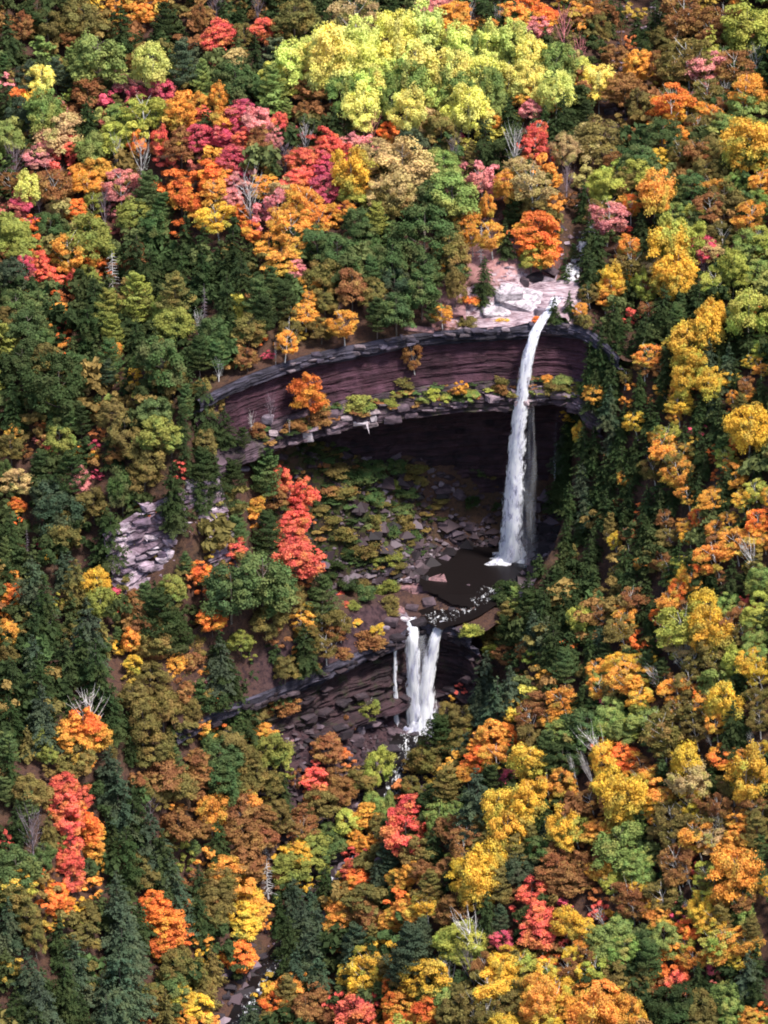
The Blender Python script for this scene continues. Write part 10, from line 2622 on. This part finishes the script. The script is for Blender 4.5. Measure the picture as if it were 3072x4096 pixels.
# ---------------------------------------------------------------- what nobody could count: small understorey crowns between and beyond them
def leaf_mix_material():
    b = NB('mixed_leaves'); c = b.n('Attribute', attribute_name='lc', attribute_type='GEOMETRY').outputs['Color']
    r = b.n('Attribute', attribute_name='rnd', attribute_type='GEOMETRY').outputs['Fac']
    hs = b.n('HueSaturation', {'Value': b.math('ADD', b.math('MULTIPLY', r, .75), .62), 'Color': c}).outputs[0]
    d = b.n('BsdfPrincipled', {'Base Color': hs, 'Roughness': .85, 'Specular IOR Level': .06}).outputs[0]
    t = b.n('BsdfTranslucent', {'Color': hs}).outputs[0]
    return b.surf(b.n('MixShader', {0: .3, 1: d, 2: t}).outputs[0])
MIXM = leaf_mix_material()
def mass(name, items, label):
    Vs, Rs, Cs = [], [], []
    for sp, c, x, y, z, W, H in items:
        V, Rr = LOW[sp][R.randrange(3)]; s = R.uniform(0, 6.28); cs, sn = math.cos(s), math.sin(s)
        Vs.append(np.stack([x+W*(V[:, 0]*cs-V[:, 1]*sn), y+W*(V[:, 0]*sn+V[:, 1]*cs), z+H*V[:, 2]], 1)); Rs.append(Rr)
        a = PAL[c][R.random() < .4]; v = R.uniform(.8, 1.15); Cs.append(np.tile(np.array([a[0]*v, a[1]*v, a[2]*v, 1], np.float32), (len(Rr), 1)))
    V = np.concatenate(Vs); n = len(V)//4
    me = mesh(name, V, np.arange(n*4).reshape(n, 4), MIXM, False, np.concatenate(Rs))
    at = me.attributes.new('lc', 'FLOAT_COLOR', 'FACE'); at.data.foreach_set('color', np.concatenate(Cs).ravel())
    link(name, me, kind='stuff', label=label)
small = [(KINDS_IN_ORDER[t[0]], COLOURS_IN_ORDER[t[1]], *t[2:]) for t in SMALL]
sx = np.array([r[2] for r in small]); sy = np.array([r[3] for r in small]); sz = support(sx, sy, np.array([r[6] for r in small])+1.5)
mass('small_trees', [(r[0], r[1], r[2], r[3], float(z)+.6*(r[0] != 'u')*r[5]*.3, r[4], r[5]) for r, z in zip(small, sz)], 'small crowns crowded between the larger trees of the forest')
fill = []; rg = random.Random(5)
px, py = [], []
for i in range(-118, 92, 4):
    for j in range(-172, 148, 4): px.append(i+rg.uniform(-2.2, 2.2)); py.append(j+rg.uniform(-2.2, 2.2))
px, py = np.array(px), np.array(py); pz = support(px, py); gz = upland(px, py); up0 = ground(px, py)
da = poly_out(px, py, BASIN_A); db = poly_out(px, py, BASIN_B); ds = seg_dist(px, py, STREAM)[0]; dc = seg_dist(px, py, CREEK)[0]; dr = seg_dist(px, py, RIM_A)[0]
step = np.hypot((support(px+1, py)-support(px-1, py))/2, (support(px, py+1)-support(px, py-1))/2)
ex = [(t[2], t[3]) for t in rows]; E = np.array(ex)
for i in range(len(px)):
    if da[i] < .5 or db[i] < .5 or ds[i] < 5 or dc[i] < 3 or step[i] > 3.6: continue
    if math.hypot(px[i]-4, py[i]-14) < 11.5 or math.hypot(px[i]+60, py[i]+31) < 6 or dr[i] < 2.5: continue
    dn = ((E-np.array([px[i], py[i]]))**2).sum(1); q = int(dn.argmin()); near = math.sqrt(dn[q])
    out = near > 9
    if near < 2.0: continue
    sp, c = rows[q][0], rows[q][1]
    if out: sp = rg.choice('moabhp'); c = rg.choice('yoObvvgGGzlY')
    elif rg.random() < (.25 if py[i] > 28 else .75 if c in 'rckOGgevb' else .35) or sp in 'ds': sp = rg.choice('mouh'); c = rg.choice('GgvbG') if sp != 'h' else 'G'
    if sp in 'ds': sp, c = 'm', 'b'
    H = rg.uniform(9, 13) if out else rg.uniform(4, 7.5); c = c if out or py[i] > 28 or rg.random() < .35 else ('G' if sp != 'm' else 'v'); fill.append((sp, c, px[i], py[i], float(pz[i])+(H*.3 if out else 0), H*(.75 if out else 1.0), H))  # dark leaf colours paint shade into the gaps between crowns
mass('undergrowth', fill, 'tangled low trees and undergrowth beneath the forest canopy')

# ---------------------------------------------------------------- rubble and weeds
def scatter_rocks(name, n, region, label, seed, size, bright=1.0):
    rg = np.random.default_rng(seed); base = []
    for k in range(5):
        v = rg.normal(size=(6, 3)); v = np.array([[1, 0, 0], [-1, 0, 0], [0, 1, 0], [0, -1, 0], [0, 0, 1], [0, 0, -1]])*rg.uniform(.3, .55, (6, 1))+rg.normal(size=(6, 3))*.1
        base.append(v)
    F0 = np.array([[0, 2, 4], [2, 1, 4], [1, 3, 4], [3, 0, 4], [2, 0, 5], [1, 2, 5], [3, 1, 5], [0, 3, 5]])
    x, y = region(rg, n); z = ground(x, y); Vs, Cs = [], []
    for i in range(len(x)):
        s = rg.uniform(*size)*(1+1.5*(rg.random() < .12)); b = base[rg.integers(5)]*np.array([1.3, 1, .7])*s; a = rg.uniform(0, 6.28)
        Vs.append(np.stack([x[i]+b[:, 0]*math.cos(a)-b[:, 1]*math.sin(a), y[i]+b[:, 0]*math.sin(a)+b[:, 1]*math.cos(a), z[i]+b[:, 2]+s*.12], 1))
        c = [(.07, .045, .055), (.13, .085, .10), (.24, .17, .21), (.04, .03, .035), (.34, .26, .30)][rg.choice(5, p=[.25, .37, .2, .12, .06])]; c = [v*bright for v in c]; Cs.append(np.tile(np.array([*c, 1], np.float32), (8, 1)))
    V = np.concatenate(Vs); F = (F0[None]+6*np.arange(len(x))[:, None, None]).reshape(-1, 3)
    b = NB('rubble_rock'); m = b.surf(b.bsdf(b.n('Attribute', attribute_name='lc', attribute_type='GEOMETRY').outputs['Color'], .7))
    me = mesh(name, V, F, m, False); at = me.attributes.new('lc', 'FLOAT_COLOR', 'FACE'); at.data.foreach_set('color', np.concatenate(Cs).ravel())
    link(name, me, kind='stuff', label=label)
def inside(poly, x0, x1, y0, y1, zf=None):
    def f(rg, n):
        x = rg.uniform(x0, x1, n*4); y = rg.uniform(y0, y1, n*4); m = poly_out(x, y, poly) == 0
        if zf is not None: m &= zf(x, y, rg)
        return x[m][:n], y[m][:n]
    return f
scatter_rocks('talus_rubble', 2400, inside(BASIN_A, -42, 18, -26, 17, lambda x, y, rg: (ground(x, y) > -.45) & (rg.random(x.shape) < np.clip(.16+np.exp(-ground(x, y)/3.5), 0, 1))), 'loose angular rubble on the talus round the pool', 4, (.4, 1.5), .33)
scatter_rocks('talus_blocks', 260, inside(BASIN_A, -22, 15, 1, 15), 'larger broken blocks on the talus behind the pool', 44, (.9, 2.3), .4)
scatter_rocks('shore_rocks', 190, lambda rg, n: (lambda a, k: (1+12.6*k*np.cos(a), -2+13.4*k*np.sin(a)))(rg.uniform(2.4, 6.1, n), rg.uniform(.95, 1.14, n)), 'dark stones rimming the plunge pool', 77, (.6, 1.5), .6)
scatter_rocks('gorge_rubble', 1500, inside(BASIN_B, -48, 4, -62, -15), 'broken rock heaped under the lower cliff', 8, (.4, 1.6), .42)
def along(line, wd):
    def f(rg, n):
        q, nr, s = smooth_line(line, .5); i = rg.integers(0, len(s), n); o = rg.uniform(-wd, wd, n)
        return q[i, 0]+nr[i, 0]*o, q[i, 1]+nr[i, 1]*o
    return f
scatter_rocks('stream_rocks', 1100, along([(a, b, c) for a, b, c in STREAM[1:]], 7), 'dark wet cobbles of the stream bed', 12, (.5, 2.0), .6)
scatter_rocks('creek_rocks', 300, along(CREEK[1:], 4), 'purple stones of the upper creek', 14, (.4, 1.6))
wd = []; rg = random.Random(9)
for i in range(800):
    if i < 640: x, y = rg.uniform(-40, -6), rg.uniform(-24, 12)
    else:
        q = RIM_A[1:-1]; k = rg.randrange(len(q)-1); t = rg.random(); x = q[k][0]+t*(q[k+1][0]-q[k][0]); y = q[k][1]+t*(q[k+1][1]-q[k][1])-rg.uniform(1.2, 4.6)
    wd.append((x, y))
wx = np.array([a for a, _ in wd]); wy = np.array([b for _, b in wd]); wz = np.where(np.arange(800) < 640, ground(wx, wy), support(wx, wy))
mass('ledge_weeds', [('u', rg.choice('vvgGGbbi' if i >= 640 else 'GGvgGGbg'), wx[i], wy[i], float(wz[i])-.1, rg.uniform(.9, 2.8), rg.uniform(.3, .8)) for i in range(800) if wz[i] > 1.5 and not (i < 640 and wz[i] > 25)], 'low weeds and moss tufts on the ledge and the talus')
